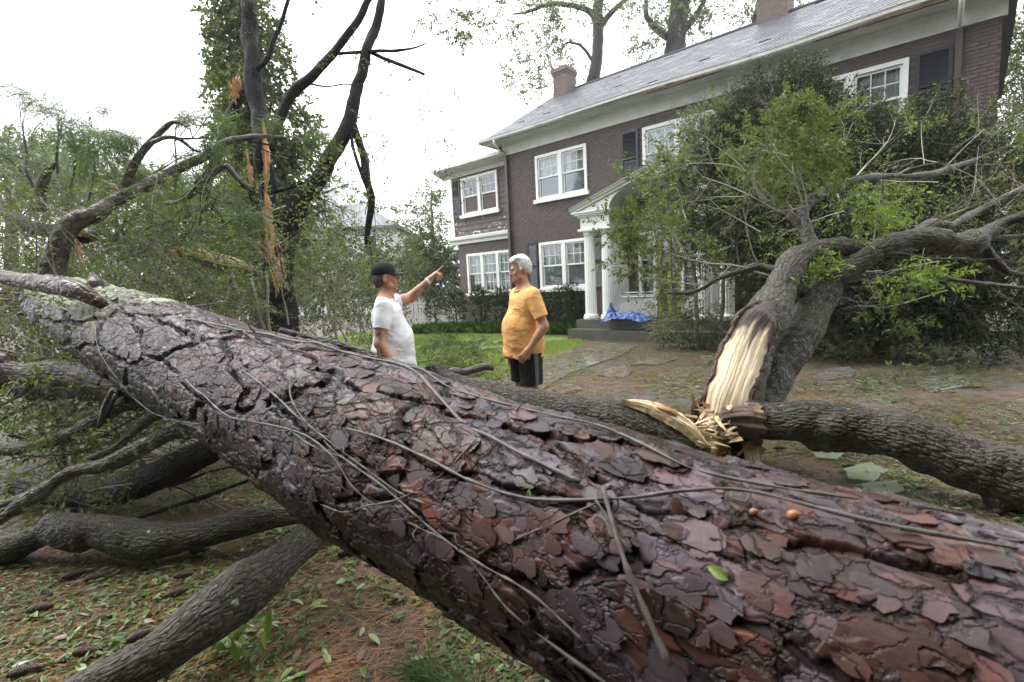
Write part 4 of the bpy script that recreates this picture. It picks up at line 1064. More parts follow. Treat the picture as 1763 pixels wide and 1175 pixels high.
vine([(1035, 870), (1055, 930), (1080, 960), (1095, 1010)], .003, .003, 'thin stem hanging beside the thicker brown stem', m=M_['twigd'], seed=9, lift=.02)
vine([(820, 960), (900, 930), (960, 905), (1030, 872)], .0035, .003, 'side twig rising from the dark flank to the two dead leaves', seed=10)
vine([(560, 870), (600, 880), (660, 876), (720, 850), (800, 800), (822, 760)], .0035, .0025, 'mossy twig curling up from the underside of the trunk near the leaning log', seed=11)
vine([(700, 762), (760, 735), (800, 720), (850, 700), (905, 690)], .0022, .0016, 'very thin dark twig lying across the vines at the top of the trunk', m=M_['twigd'], seed=12)
vine([(250, 600), (330, 560), (360, 620), (410, 600), (480, 640), (560, 640)], .0022, .0016, 'wiry twig tangled on the lichen patch', m=M_['twigd'], seed=13)
vine([(400, 560), (460, 600), (540, 612), (640, 640), (700, 670), (760, 700)], .0028, .002, 'wiry twig just below the thick vine', m=M_['twigd'], seed=14)
vine([(310, 540), (370, 566), (450, 576), (530, 590), (600, 604)], .003, .003, 'wiry twig just above the thick vine at the lichen end', seed=15)
# leaf, dead leaves, acorns on the trunk
def one_leaf(px, py, ln, wd, ang, m, label, name='leaf', cat='leaf', lift=.016, curl=.3):
    p, n_ = on_trunk(px, py, lift)
    q = at(px + 40 * math.cos(ang), py - 40 * math.sin(ang), np.dot(p - np.array((0, 0, 1.5)), np.array(FWD))); d = nz(q - p); d = nz(d - n_ * (d @ n_) * .7)
    s_ = np.cross(d, n_); g = np.linspace(0, 1, 9); prof = np.sin(PI * g ** .85) ** .8
    V = []
    for k, a in enumerate(g):
        for b in (-1, -.5, 0, .5, 1): V.append(d * ln * (a - .5) + s_ * wd * .5 * prof[k] * b + n_ * (abs(b) * wd * .18 * prof[k] - curl * ln * (a - .5) ** 2))
    i = np.arange(8)[:, None] * 5 + np.arange(4)[None]; F = np.stack([i, i + 1, i + 6, i + 5], -1).reshape(-1, 4)
    return obj(name, mesh_np(name, np.array(V), F, smooth=True), m, loc=p, label=label, cat=cat)
m_gl = simple('glossy_green_leaf', (.10, .22, .035), (.06, .15, .025), 30, .25)
m_dl = simple('dead_brown_leaf', (.09, .035, .022), (.04, .018, .014), 40, .4, .4, .002)
m_pl = simple('pale_green_leaf', (.22, .30, .08), (.15, .22, .05), 40, .4)
one_leaf(920, 850, .030, .017, 1.9, m_gl, 'small oval green leaf stuck to the middle of the wet trunk')
one_leaf(1055, 858, .042, .018, 1.5, m_dl, 'dark brown dead leaf upright where the vines cross on the trunk', lift=.03)
one_leaf(1168, 875, .036, .020, -1.0, m_dl, 'dark brown dead leaf hanging right of the other one, below the long vine', lift=.02)
one_leaf(1236, 990, .034, .018, 2.4, m_pl, 'pale green lobed leaf on the near flank of the trunk')
def nut(px, py, r_, label):
    p, n_ = on_trunk(px, py, r_ * .9); zz, aa = [], np.linspace(0, 2 * PI, 16, endpoint=False)
    g = np.linspace(0, PI, 10); V = []
    for q in g:
        for a in aa:
            rad = r_ * math.sin(q) * (1 + (.08 if q > 2.0 else 0)); V.append((rad * math.cos(a), rad * math.sin(a), r_ * 1.15 * math.cos(q) + (.18 * r_ if q < .3 else 0)))
    i = np.arange(9)[:, None] * 16; j = np.arange(16)[None]; F = np.stack([i + j, i + 16 + j, i + 16 + (j + 1) % 16, i + (j + 1) % 16], -1).reshape(-1, 4)
    o = obj('acorn', mesh_np('acorn', V, F, smooth=True), simple('acorn_shell', (.36, .15, .05), (.2, .08, .03), 60, .3), loc=p, label=label, cat='acorn', group='acorns on the trunk'); o.rotation_euler = (1.2, .3, 1)
nut(1366, 893, .0085, 'round orange brown acorn on the trunk, nearer one of two')
nut(1296, 884, .0058, 'small orange brown acorn on the trunk, left of the bigger one')

# ------------------------------------------------------------------ the broken oak on the right
brk = thing('broken_oak', 'leaning twin trunk oak snapped at its base with a long face of pale split wood', 'broken tree', gnd(1262, 800))
def oaklimb(L, R, seed, sides=40, m='oakg', depth=.010, name='limb'):
    return limb(name, L, R, M_[m], brk, sides, .02, furrows(R[0], depth, seed), wob=.015, seed=seed)
TA = [(1258, 735, 3.75), (1276, 660, 3.8), (1302, 585, 3.9), (1328, 532, 4.0), (1342, 505, 4.05), (1352, 478, 4.1), (1374, 445, 4.2), (1425, 430, 4.3), (1495, 428, 4.35), (1560, 432, 4.6)]
oaklimb(TA, [.175, .175, .175, .150, .115, .105, .098, .078, .068, .05], 3, 56, name='trunk')
TB = [(1300, 715, 3.95), (1335, 640, 4.1), (1380, 570, 4.2), (1416, 510, 4.3), (1432, 482, 4.3), (1468, 460, 4.25), (1510, 436, 4.2), (1545, 416, 4.2), (1600, 410, 4.25), (1645, 420, 4.3), (1690, 408, 4.3), (1730, 385, 4.3), (1790, 362, 4.2)]
oaklimb(TB, [.15, .165, .150, .138, .118, .100, .095, .088, .080, .085, .072, .060, .052], 4, 56, name='trunk')
for q, (L_, R_) in enumerate([([(1360, 490, 4.25), (1395, 506, 4.3), (1425, 498, 4.3)], [.06, .055, .07]),
    ([(1400, 432, 4.3), (1388, 395, 4.4), (1384, 362, 4.5), (1408, 340, 4.6), (1450, 316, 4.7), (1520, 304, 4.9), (1620, 296, 5.2), (1740, 250, 5.5)], [.06, .055, .05, .05, .04, .03, .022, .01]),
    ([(1388, 400, 4.4), (1362, 372, 4.5), (1340, 350, 4.6), (1315, 345, 4.7), (1290, 300, 4.9)], [.04, .035, .03, .02, .01]),
    ([(1340, 470, 4.25), (1310, 462, 4.3), (1290, 462, 4.3), (1240, 478, 4.4), (1200, 500, 4.5), (1150, 505, 4.7)], [.03, .03, .026, .02, .014, .008]),
    ([(1560, 415, 4.3), (1600, 384, 4.5), (1640, 385, 4.7), (1690, 360, 4.9), (1763, 320, 5.1)], [.05, .04, .035, .028, .02]),
    ([(1500, 442, 4.2), (1540, 434, 4.15), (1600, 446, 4.1), (1655, 446, 4.05)], [.02, .016, .014, .012]),
    ([(1690, 412, 4.3), (1720, 410, 4.3), (1790, 402, 4.3)], [.03, .025, .02]),
    ([(1690, 415, 4.3), (1712, 450, 4.4), (1740, 470, 4.4), (1800, 478, 4.4)], [.04, .035, .03, .025]),
    ([(1620, 480, 4.0), (1700, 490, 3.9), (1800, 500, 3.8)], [.016, .016, .016])]):
    oaklimb(L_, R_, 10 + q, 14, 'oakg' if q != 7 else 'limb', .004)
# the split face: a long convex board of raw wood set into the front of trunk A
nS, nW = 150, 60
Pa = smooth_path(np.array([np.r_[at(*p), w] for p, w in zip([(1232, 745, 3.52), (1254, 680, 3.55), (1278, 615, 3.70), (1303, 560, 3.78), (1330, 524, 3.88)], (.115, .145, .150, .14, .095))]), .005)
idx = np.linspace(0, len(Pa) - 1, nS).astype(int); Pa = Pa[idx]
Tf = nz(np.gradient(Pa[:, :3], axis=0)); tocam = nz(np.array((-.25, -1, .12)) + 0 * Pa[:, :3]); Sd = nz(np.cross(Tf, tocam)); Nf = np.cross(Sd, Tf)
uu = np.linspace(-1, 1, nW); sl = np.linspace(0, 1, nS)
U, Sg = np.meshgrid(uu, sl)
wid = Pa[:, 3][:, None] * (1 + .10 * (vnoise(np.c_[sl * 9, sl * 0, sl * 0], 5) - .5)[:, None] * 2) * np.sqrt(np.clip(1 - ((Sg - .86) / .14).clip(0, 1) ** 2, .02, 1))
cc3 = np.stack([U.ravel() * 4.5, Sg.ravel() * 1.5, U.ravel() * 0], 1)
fib = (vnoise(np.c_[U.ravel() * 14, Sg.ravel() * 1.6, U.ravel() * 0], 9) - .5) * .006 + (vnoise(np.c_[U.ravel() * 28, Sg.ravel() * 6, U.ravel() * 0], 10) - .5) * .005 + (fbm(cc3, 11) - .5) * .03
Dp = (.055 * (1 - U ** 2)).ravel() + fib + .03 * np.exp(-((Sg.ravel() - .84) / .05) ** 2)
Vf = Pa[:, None, :3] + Sd[:, None] * (U * wid)[..., None]; Vf = Vf.reshape(-1, 3) + np.repeat(Nf, nW, 0) * Dp[:, None] * np.sign((Nf @ np.array((0, -1, 0))).mean())
i = np.arange(nS - 1)[:, None] * nW + np.arange(nW - 1)[None]; F = np.stack([i, i + 1, i + nW + 1, i + nW], -1).reshape(-1, 4)
burn = sstep(.66, .76, Sg.ravel() + (fbm(np.c_[U.ravel() * 5, Sg.ravel() * 5, U.ravel() * 0], 14) - .5) * .35)
rim = sstep(.86, .97, np.abs(U.ravel()) + (vnoise(np.c_[Sg.ravel() * 30, U.ravel() * 3, U.ravel() * 0], 3) - .5) * .12)
t = NT('split_oak_face'); vv = t.coord('bc', (1, .07, 1)); n1 = t.noise(vv, 70, 6, .75); n2 = t.noise(t.coord('bc', (1, .4, 1)), 9, 5, .7); n3 = t.noise(t.coord('bc', (1, .35, 1)), 26, 4, .8)
c = t.ramp(n1, [(.25, (.50, .36, .20)), (.5, (.70, .57, .38)), (.75, (.80, .70, .52))])
c = t.mix(t.ramp(n2, [(.50, 0), (.72, .7)]), c, (.46, .30, .16))
c = t.mix(t.ramp(n3, [(.66, 0), (.72, .8)]), c, (.16, .10, .06))
c = t.mix(t.n('Attribute', attribute_name='rim').outputs['Fac'], c, (.26, .11, .05))
c = t.mix(t.n('Attribute', attribute_name='burn').outputs['Fac'], c, t.mix(n1, (.03, .02, .02), (.10, .065, .06)))
m_face = t.out(c, .42, t.bump(n1, .9, .012))
mbf = MB().add(Vf, F, {'bc': np.stack([(U * wid).ravel(), Sg.ravel() * 1.0, Dp], 1), 'burn': burn, 'rim': rim})
part(mbf, 'split_wood_face', m_face, brk, True, label='long pale face of freshly split wood with a dark rotten top')
r = np.random.default_rng(6)
# rim of torn bark along the face, shattered base
for sgn in (-1, 1):
    e = Vf.reshape(nS, nW, 3)[:, 0 if sgn < 0 else -1]; e = e[::6] + r.normal(size=(len(e[::6]), 3)) * .006
    V, F, A = tube(e, np.r_[np.full(len(e) - 1, .018), .012], 8, .02, knob(.012, 25, 8)); part(MB().add(V, F, A), 'torn_bark_edge', M_['redlimb'], brk, True)
# ragged plug of torn fibre at the base
def fibre_mass(name, P, R, root, m, seed, amp=.05, sides=70):
    def f(TH, S, Rr, bc):
        k = np.c_[TH * 5, S * 2.5, TH * 0]; return (vnoise(np.c_[np.mod(TH, 2 * PI) * 7, S * 3, TH * 0], seed) - .5) * amp * 1.6 + (vnoise(np.c_[np.mod(TH, 2 * PI) * 19, S * 6, TH * 0], seed + 1) - .5) * amp + (fbm(bc * 6, seed + 2) - .5) * amp * 2
    V, F, A = tube(P, R, sides, .012, f); part(MB().add(V, F, A), name, m, root, True)
t = NT('torn_brown_fibre'); vv = t.coord('bc', (1, 1, .1)); n1 = t.noise(vv, 80, 6, .75); n2 = t.noise(t.coord('bc', (1, 1, 1)), 7, 4)
M_['fibre'] = t.out(t.mix(t.ramp(n2, [(.52, 0), (.66, 1)]), t.ramp(n1, [(.3, (.05, .03, .022)), (.7, (.17, .11, .08))]), t.ramp(n1, [(.3, (.34, .2, .10)), (.7, (.68, .52, .33))])), .6, t.bump(n1, 1, .015))
fibre_mass('torn_fibre', pxpath([(1222, 800, 3.7), (1222, 760, 3.7), (1216, 715, 3.7), (1212, 690, 3.75)]), [.11, .10, .08, .03], brk, M_['fibre'], 3)
fibre_mass('torn_fibre', pxpath([(1275, 790, 3.8), (1270, 740, 3.8), (1262, 715, 3.8)]), [.12, .13, .12], brk, M_['fibre'], 13, .04)
fibre_mass('torn_bark_curl', pxpath([(1250, 680, 3.62), (1222, 684, 3.60), (1204, 702, 3.60), (1206, 728, 3.6)]), [.03, .045, .05, .03], brk, M_['redlimb'], 23, .03)
fibre_mass('stump', pxpath([(1245, 850, 3.75), (1245, 800, 3.75), (1250, 770, 3.75)]), [.19, .15, .13], brk, M_['oak'], 33, .04)
for q, (px_, py_, d_, dr, n_, L0, R0, mm) in enumerate([(1235, 770, 3.58, (0, -.1, 1), 16, .16, .018, 'wood'), (1245, 780, 3.55, (.2, -.2, .8), 14, .13, .02, 'orange'), (1218, 730, 3.58, (-.1, -.3, 1), 16, .15, .016, 'wood'), (1292, 770, 3.62, (.05, -.1, -1), 12, .22, .02, 'wood'), (1212, 700, 3.6, (-.5, -.2, .6), 14, .10, .014, 'orange')]):
    splinters(at(px_, py_, d_), dr, L0, R0, r, n_, .28, M_[mm], brk)
sliver('splinter', [(1288, 762, 3.6), (1296, 790, 3.55), (1292, 815, 3.52)], [.035, .045, .02], M_['wood'], brk)
sliver('splinter', [(1232, 742, 3.55), (1228, 775, 3.53), (1222, 800, 3.52)], [.03, .035, .025], M_['orange'], brk)

# two logs lying either side of the break
lr = thing('fallen_log', 'long fallen oak log with furrowed grey bark running from the break to the right edge', 'log', gnd(1763, 880))
Lg = [(1252, 718, 3.62), (1290, 722, 3.60), (1340, 726, 3.5), (1400, 726, 3.42), (1480, 738, 3.32), (1560, 757, 3.2), (1660, 790, 3.05), (1763, 822, 2.9), (1950, 880, 2.65)]
limb('trunk', Lg, [.120, .134, .140, .148, .158, .166, .175, .185, .19], M_['oak'], lr, 150, .010, furrows(.2, .012, 21, .026, .09), wob=.01, seed=21)
fibre_mass('torn_end', pxpath([(1300, 724, 3.56), (1270, 720, 3.54), (1248, 720, 3.53), (1226, 726, 3.54)]), [.125, .138, .105, .05], lr, M_['fibre'], 43, .028)
splinters(at(1240, 720, 3.5), (-1, -.4, -.1), .20, .016, r, 50, .4, M_['wood'], lr, jit=.055)
splinters(at(1262, 742, 3.45), (-1, -.5, .2), .14, .02, r, 20, .3, M_['wood'], lr, jit=.03)
ll = thing('fallen_log', 'short mossy oak log behind the pine trunk with pale split wood along its top', 'log', gnd(1000, 840))
Lg = [(740, 655, 4.0), (800, 672, 3.85), (870, 700, 3.7), (950, 712, 3.62), (1040, 726, 3.55), (1110, 744, 3.5), (1170, 766, 3.45), (1212, 782, 3.45)]
limb('trunk', Lg, [.10, .12, .155, .16, .16, .15, .13, .10], M_['oak'], ll, 120, .010, furrows(.15, .009, 22, .022, .08), wob=.01, seed=22)
def wood_strip(L, W, root, name, m, seed, dep=.05):
    Pa = smooth_path(np.array([np.r_[at(*p), w] for p, w in zip(L, W)]), .006); n = len(Pa); nW = 30
    Tf = nz(np.gradient(Pa[:, :3], axis=0)); Sd = nz(np.cross(Tf, np.array((0, -1, .9)))); Nf = nz(np.cross(Sd, Tf)); Nf *= np.sign(Nf[:, 2:3] + 1e-6)
    U, Sg = np.meshgrid(np.linspace(-1, 1, nW), np.linspace(0, 1, n)); k = np.c_[U.ravel() * 9, Sg.ravel() * 6, U.ravel() * 0]
    wj = 1 + .16 * (vnoise(np.c_[Sg.ravel() * 22, np.sign(U.ravel()) * 3, U.ravel() * 0], seed) - .5)
    D = dep * (1 - U.ravel() ** 2) + (vnoise(k, seed) - .5) * .012 + (vnoise(k * np.array((3, 2, 1)), seed) - .5) * .008
    V = (Pa[:, None, :3] + Sd[:, None] * U[..., None] * Pa[:, 3][:, None, None] * wj.reshape(U.shape)[..., None]).reshape(-1, 3) + np.repeat(Nf, nW, 0) * D[:, None]
    i = np.arange(n - 1)[:, None] * nW + np.arange(nW - 1)[None]; F = np.stack([i, i + 1, i + nW + 1, i + nW], -1).reshape(-1, 4)
    part(MB().add(V, F, {'bc': np.stack([U.ravel() * .1, D, Sg.ravel() * .8], 1)}), name, m, root, True)
wood_strip([(1070, 694, 3.48), (1110, 700, 3.42), (1150, 716, 3.38), (1185, 738, 3.35), (1212, 768, 3.33)], [.015, .05, .065, .06, .03], ll, 'split_wood', M_['wood'], 5)
splinters(at(1195, 750, 3.36), (1, -.2, -.1), .16, .018, r, 26, .25, M_['wood'], ll, jit=.035)
sliver('splinter', [(1120, 700, 3.4), (1150, 708, 3.35), (1172, 722, 3.35)], [.008, .02, .008], M_['orange'], ll)

# ------------------------------------------------------------------ fallen limbs under the pine on the left
def flimb(L, R, m, label, seed, sides=60, cu=.018, dep=.005, cat='fallen branch', stubs=None):
    root = thing('fallen_branch', label, cat, at(*L[len(L) // 2]) * np.array((1, 1, 0)), group='oak branches lying under the fallen trunk')
    limb('branch', L, R, M_[m], root, sides, .014, furrows(R[0] * 1.5, dep, seed, cu, .06), wob=.012, seed=seed)
    for k, (a, b) in enumerate(stubs or []): limb('side_branch', a, b, M_[m], root, 14, .03, wob=.02, seed=seed + k + 1)
flimb([(-60, 1330, 1.6), (120, 1225, 1.72), (230, 1150, 1.8), (330, 1085, 1.92), (420, 1020, 2.08), (490, 965, 2.25), (545, 915, 2.45), (590, 868, 2.6)], [.10, .10, .10, .10, .098, .095, .095, .095], 'oak', 'thick furrowed oak limb slanting from the bottom left corner up under the trunk', 51, 120)
flimb([(-60, 965, 2.95), (0, 953, 2.9), (65, 928, 2.9), (100, 916, 2.9), (180, 918, 2.85), (270, 932, 2.8), (350, 922, 2.85), (430, 898, 2.9), (520, 880, 3.0), (600, 872, 3.1)], [.085, .085, .075, .095, .095, .10, .085, .08, .075, .07], 'oak', 'brown oak limb with a knot lying level across the left ground', 52, 90)
flimb([(20, 838, 3.6), (80, 850, 3.6), (150, 852, 3.55), (220, 838, 3.5), (290, 810, 3.4), (350, 780, 3.3), (400, 755, 3.2)], [.05, .08, .095, .10, .10, .09, .08], 'limb', 'dark curved oak limb with lichen spots behind the level brown limb', 53, 70)
flimb([(-40, 640, 3.3), (40, 640, 3.25), (110, 640, 3.2), (170, 650, 3.1), (230, 668, 3.0)], [.085, .085, .09, .095, .095], 'redlimb', 'reddish pine limb with pale lichen joining the trunk at the far left', 54, 80)
flimb([(-40, 655, 3.7), (60, 668, 3.7), (150, 672, 3.6), (240, 690, 3.4)], [.07, .08, .08, .07], 'limb', 'black shaded limb just below the reddish one', 55, 40)
flimb([(-40, 775, 3.2), (30, 772, 3.15), (90, 762, 3.05), (150, 735, 3.0), (195, 705, 2.95), (225, 685, 2.95)], [.045, .045, .045, .045, .045, .04], 'limbg', 'lichen covered branch bending up to the trunk from the left edge', 56, 40)
flimb([(-40, 925, 2.6), (20, 880, 2.65), (70, 845, 2.7), (120, 812, 2.75), (180, 800, 2.75), (240, 772, 2.8), (300, 745, 2.8), (355, 735, 2.75)], [.028, .03, .032, .036, .045, .045, .04, .035], 'limbg', 'slim lichen spotted branch forking over the dark limb', 57, 40,
      stubs=[([(-40, 885, 2.8), (40, 856, 2.8), (110, 822, 2.78), (160, 800, 2.75)], [.02, .022, .026, .03]), ([(150, 790, 2.8), (200, 770, 2.9), (270, 720, 2.95), (305, 700, 2.9)], [.02, .024, .024, .02])])
flimb([(200, 905, 3.2), (300, 872, 3.35), (380, 845, 3.4), (440, 822, 3.4)], [.012, .014, .013, .008], 'limb', 'thin dark stick lying on the litter between the two oak limbs', 58, 14)
flimb([(480, 572, 3.3), (540, 585, 3.35), (600, 600, 3.4), (650, 618, 3.4)], [.03, .035, .035, .03], 'pinelimb', 'purple grey pine branch lying just beyond the trunk behind the man in white', 59, 30)
flimb([(772, 640, 6.3), (800, 640, 6.3), (835, 632, 6.3), (850, 636, 6.3)], [.03, .055, .05, .03], 'pinelimb', 'short broken pine branch with an orange end on the lawn between the men', 60, 30,
      stubs=[([(800, 648, 6.2), (815, 655, 6.1), (835, 640, 6.1)], [.012, .012, .01]), ([(775, 645, 6.3), (768, 630, 6.3)], [.02, .012])])
sliver('splinter', [(200, 672, 2.55), (188, 700, 2.55), (172, 735, 2.55)], [.02, .022, .006], M_['limbg'], pine)

# ------------------------------------------------------------------ snapped hardwood on the left
sn = thing('snapped_tree', 'bare dark snapped tree with orange split wood down its trunk and tall forked limbs', 'broken tree', gnd(470, 720))
def sl_(L, R, seed=0, sides=18, m='snag', name='limb'): return limb(name, L, R, M_[m], sn, sides, .05, knob(R[0] * .15, 10, seed), wob=.03, seed=seed)
sl_([(500, 720, 6.0), (492, 600, 6.0), (485, 500, 6.0), (476, 440, 6.0), (465, 381, 6.0), (458, 310, 6.0), (452, 255, 6.0), (446, 200, 6.1), (433, 110, 6.2), (428, 40, 6.3), (422, -60, 6.4)], [.20, .19, .17, .13, .11, .10, .10, .10, .10, .085, .07], 1, 26, name='trunk')
sl_([(484, 520, 5.95), (486, 440, 6.0), (507, 362, 6.0), (530, 325, 6.0), (560, 285, 6.0), (592, 228, 6.0), (606, 190, 6.05), (616, 140, 6.1), (632, 95, 6.1), (648, 45, 6.2), (662, -30, 6.2)], [.14, .13, .125, .11, .095, .09, .08, .07, .06, .055, .045], 2, 22)
sl_([(462, 262, 6.0), (480, 210, 6.0), (508, 160, 6.0), (540, 132, 6.0), (572, 95, 6.0), (600, 55, 6.0), (645, -10, 6.0)], [.06, .06, .062, .055, .05, .045, .04], 3)
sl_([(441, 122, 6.15), (460, 96, 6.1), (472, 66, 6.1), (484, 40, 6.1), (500, -10, 6.1)], [.035, .032, .03, .024, .02], 4, 12)
sl_([(408, 156, 5.8), (392, 200, 5.8), (382, 240, 5.8), (368, 280, 5.8), (358, 320, 5.8), (352, 365, 5.9)], [.055, .06, .06, .055, .045, .03], 5)
sl_([(368, 275, 5.8), (350, 300, 5.8), (338, 315, 5.8), (346, 335, 5.8), (344, 390, 5.8)], [.03, .025, .022, .02, .012], 6, 10)
sl_([(572, 95, 6.0), (600, 92, 6.0), (636, 86, 6.05), (680, 90, 5.9), (735, 68, 5.8)], [.02, .02, .02, .018, .006], 7, 10)
sl_([(640, 90, 6.1), (680, 108, 6.0), (732, 130, 5.9)], [.025, .022, .018], 8, 12)
sl_([(607, 214, 6.0), (618, 245, 6.0), (630, 285, 6.0), (637, 335, 6.0), (634, 380, 6.0), (630, 420, 6.0)], [.05, .045, .05, .045, .04, .02], 9)
sl_([(604, 225, 5.95), (610, 255, 5.95), (620, 290, 5.95), (634, 325, 5.95)], [.02, .02, .02, .02], 10, 10)
sl_([(470, 330, 5.95), (500, 320, 5.9), (520, 312, 5.9)], [.02, .018, .01], 11, 10)
sl_([(446, 340, 5.9), (430, 320, 5.8), (418, 316, 5.8), (402, 294, 5.8)], [.06, .045, .04, .035], 12, 14)
sl_([(475, 440, 5.9), (452, 370, 5.9), (436, 330, 5.85), (428, 290, 5.85), (426, 272, 5.85)], [.07, .06, .05, .035, .006], 13, 16)
sl_([(535, 146, 6), (570, 150, 5.9), (610, 145, 5.8), (660, 148, 5.7)], [.012, .01, .008, .003], 14, 6)
OR = M_['orange']
torn_patch([(454, 212, 5.88), (456, 250, 5.88), (459, 290, 5.88), (459, 330, 5.88)], [.004, .035, .045, .015], sn, 'split_wood', OR, 3)
torn_patch([(458, 335, 5.87), (461, 370, 5.86), (463, 405, 5.85), (466, 450, 5.84)], [.02, .06, .07, .02], sn, 'split_wood', OR, 5)
torn_patch([(478, 450, 5.82), (476, 475, 5.80), (478, 505, 5.79)], [.015, .07, .02], sn, 'split_wood', OR, 7)
torn_patch([(411, 134, 5.74), (407, 150, 5.73), (402, 172, 5.74)], [.02, .05, .045], sn, 'split_wood', OR, 9, jag=1.2)
splinters(at(407, 152, 5.75), (.1, -.1, 1), .13, .014, r, 12, .2, OR, sn, jit=.018)
torn_patch([(426, 262, 5.78), (430, 290, 5.78), (433, 322, 5.78)], [.003, .03, .02], sn, 'split_wood', OR, 11, jag=1.2)
splinters(at(470, 444, 5.8), (-.15, -.2, 1), .22, .014, r, 10, .2, OR, sn, jit=.05); splinters(at(488, 470, 5.8), (.2, -.2, 1), .2, .012, r, 8, .2, M_['wood'], sn, jit=.03)
# torn log with split wood lying through the bushes behind
tl = thing('fallen_log', 'torn log with bright split wood half hidden in the bushes left of the snapped tree', 'log', gnd(370, 760))
limb('trunk', [(300, 434, 6.1), (350, 450, 6.0), (400, 462, 5.9), (450, 474, 5.9)], [.05, .07, .07, .05], M_['pinelimb'], tl, 24, .03, knob(.02, 8, 3), seed=3)
wood_strip([(300, 428, 6.0), (340, 436, 5.93), (390, 449, 5.83), (440, 464, 5.8)], [.02, .07, .075, .03], tl, 'split_wood', M_['wood'], 15)
splinters(at(310, 430, 5.95), (-1, -.1, .1), .25, .02, r, 12, .25, M_['orange'], tl)
# ------------------------------------------------------------------ vegetation
rng = np.random.default_rng(77)
def px_blob(px, py, d, rx, ry, rd=None):
    """blob of foliage: centre and half sizes given in photo pixels at its distance, turned into metres"""
    k = d / F_PX; return at(px, py, d), np.array((rx * k, (rd if rd else min(rx, ry) * k), ry * k))
def foliage(blobs, n_per_m2, nl, ll, lw, L, bias=(0, 0, .2), shell=.45, thr=.40, noise=1.8, up=.4, droop=.1, seed=0):
    Vs, Fs, n0 = [], [], 0; TW = []
    for q, (c, r_) in enumerate(blobs):
        area = 4 * (r_[0] * r_[2] + r_[0] * r_[1] + r_[1] * r_[2]); n = max(6, int(area * n_per_m2))
        P, d = blob_points(rng, c, r_, n, shell, noise, thr, seed)
        if len(P) == 0: continue
        P[:, 2] = np.maximum(P[:, 2], .04)
        D = nz(d * .7 + np.asarray(bias) + rng.normal(size=P.shape) * .35)
        V, F = sprays(rng, P, D, L * rng.uniform(.6, 1.2, len(P)), nl, ll, lw, up, droop)
        V[:, 2] = np.maximum(V[:, 2], .015)
        Vs.append(V); Fs.append(F + n0); n0 += len(V)
        TW.append((P, P + D * (L * .8)))
    return np.concatenate(Vs), np.concatenate(Fs), TW
def plant(name, label, cat, base, blobs, m, dens=30, nl=9, ll=.06, lw=.025, L=.3, stems=None, stem_m='twigd', crown='crown', twigs=True, tw_r=.004, group=None, tw_m=None, **k):
    root = thing(name, label, cat, base, group=group)
    V, F, TW = foliage(blobs, dens, nl, ll, lw, L, **k)
    part(MB().add(V, F), crown, m, root, kind='stuff')
    if twigs:
        P = np.concatenate([x[0] for x in TW]); Q = np.concatenate([x[1] for x in TW]); part(MB().add(*sticks(P, Q, tw_r, tw_r * .4)), 'twigs', M_[tw_m or stem_m], root, kind='stuff')
    for (pts, rad) in stems or []:
        V, F, A = tube(pts, rad, 10, .15, wob=.04, seed=len(rad)); part(MB().add(V, F, A), 'trunk', M_[stem_m] if stem_m in M_ else stem_m, root, True)
    return root
def base_of(px, d, z=0): p = at(px, 500, d); return np.array((p[0], p[1], z))
def stemline(px0, d, px1, py1, r0, r1, n=4):
    a = base_of(px0, d); b = at(px1, py1, d); return ([a + (b - a) * t_ for t_ in np.linspace(0, 1, n)], list(np.linspace(r0, r1, n)))

# ivy covered tree behind the snapped one
ivy = [px_blob(*b) for b in [(395, 20, 11, 42, 60), (405, 90, 11, 42, 60), (425, 160, 11, 55, 60), (415, 230, 11, 50, 60), (440, 300, 11, 70, 70), (500, 220, 11, 42, 70), (505, 310, 11, 40, 70), (455, 380, 11, 85, 75), (450, 460, 11, 90, 75), (400, -50, 11, 40, 60), (385, 120, 11, 20, 30), (470, 110, 11, 30, 40), (450, 40, 11, 30, 40)]]
plant('ivy_tree', 'tall narrow tree wrapped in ivy behind the snapped tree, its top out of view', 'tree', base_of(450, 11), ivy, M_['leafivy'], 62, 9, .085, .07, .30, [stemline(452, 11, 420, -80, .30, .16, 6)], 'limb', up=.0, droop=.35, thr=.30, bias=(0, 0, -.2), noise=2.2)

# far trees, pale in the rain
def bigtree(name, label, base_px, d, blobs, m, trunk_pts, dens=4, ll=.22, lw=.14, L=.8, **k):
    st = []
    for pts, rad in trunk_pts:
        st.append(([base_of(pts[0][0], d)] * 0 + [at(x, y, d) for x, y in pts], rad))
    return plant(name, label, 'tree', base_of(base_px, d), [px_blob(x, y, d, rx, ry, rr) for x, y, rx, ry, rr in blobs], m, dens, 7, ll, lw, L, st, 'limb', tw_r=.012, **k)
bigtree('distant_tree', 'pale round topped tree at the far left edge above the brush pile', 20, 30, [(10, 265, 45, 45, 2), (60, 300, 60, 50, 2), (-20, 330, 60, 60, 2)], M_['leafpale'], [([(20, 520), (20, 400), (15, 280)], [.4, .3, .1])], 9)
bigtree('distant_tree', 'pale grey green tree beyond the brush pile, second from the left', 120, 36, [(110, 262, 45, 30, 2), (130, 310, 60, 45, 2.5), (85, 330, 50, 50, 2)], M_['leafpale'], [([(120, 520), (120, 400), (115, 270)], [.4, .3, .1])], 9)
bigtree('distant_tree', 'pale low tree mass seen between the fallen pine limb and the ivy tree', 260, 38, [(200, 305, 50, 28, 3), (270, 335, 70, 40, 3), (330, 350, 50, 45, 3), (310, 420, 90, 50, 3)], M_['leafpale'], [([(260, 520), (262, 420), (255, 330)], [.4, .3, .1])], 9)
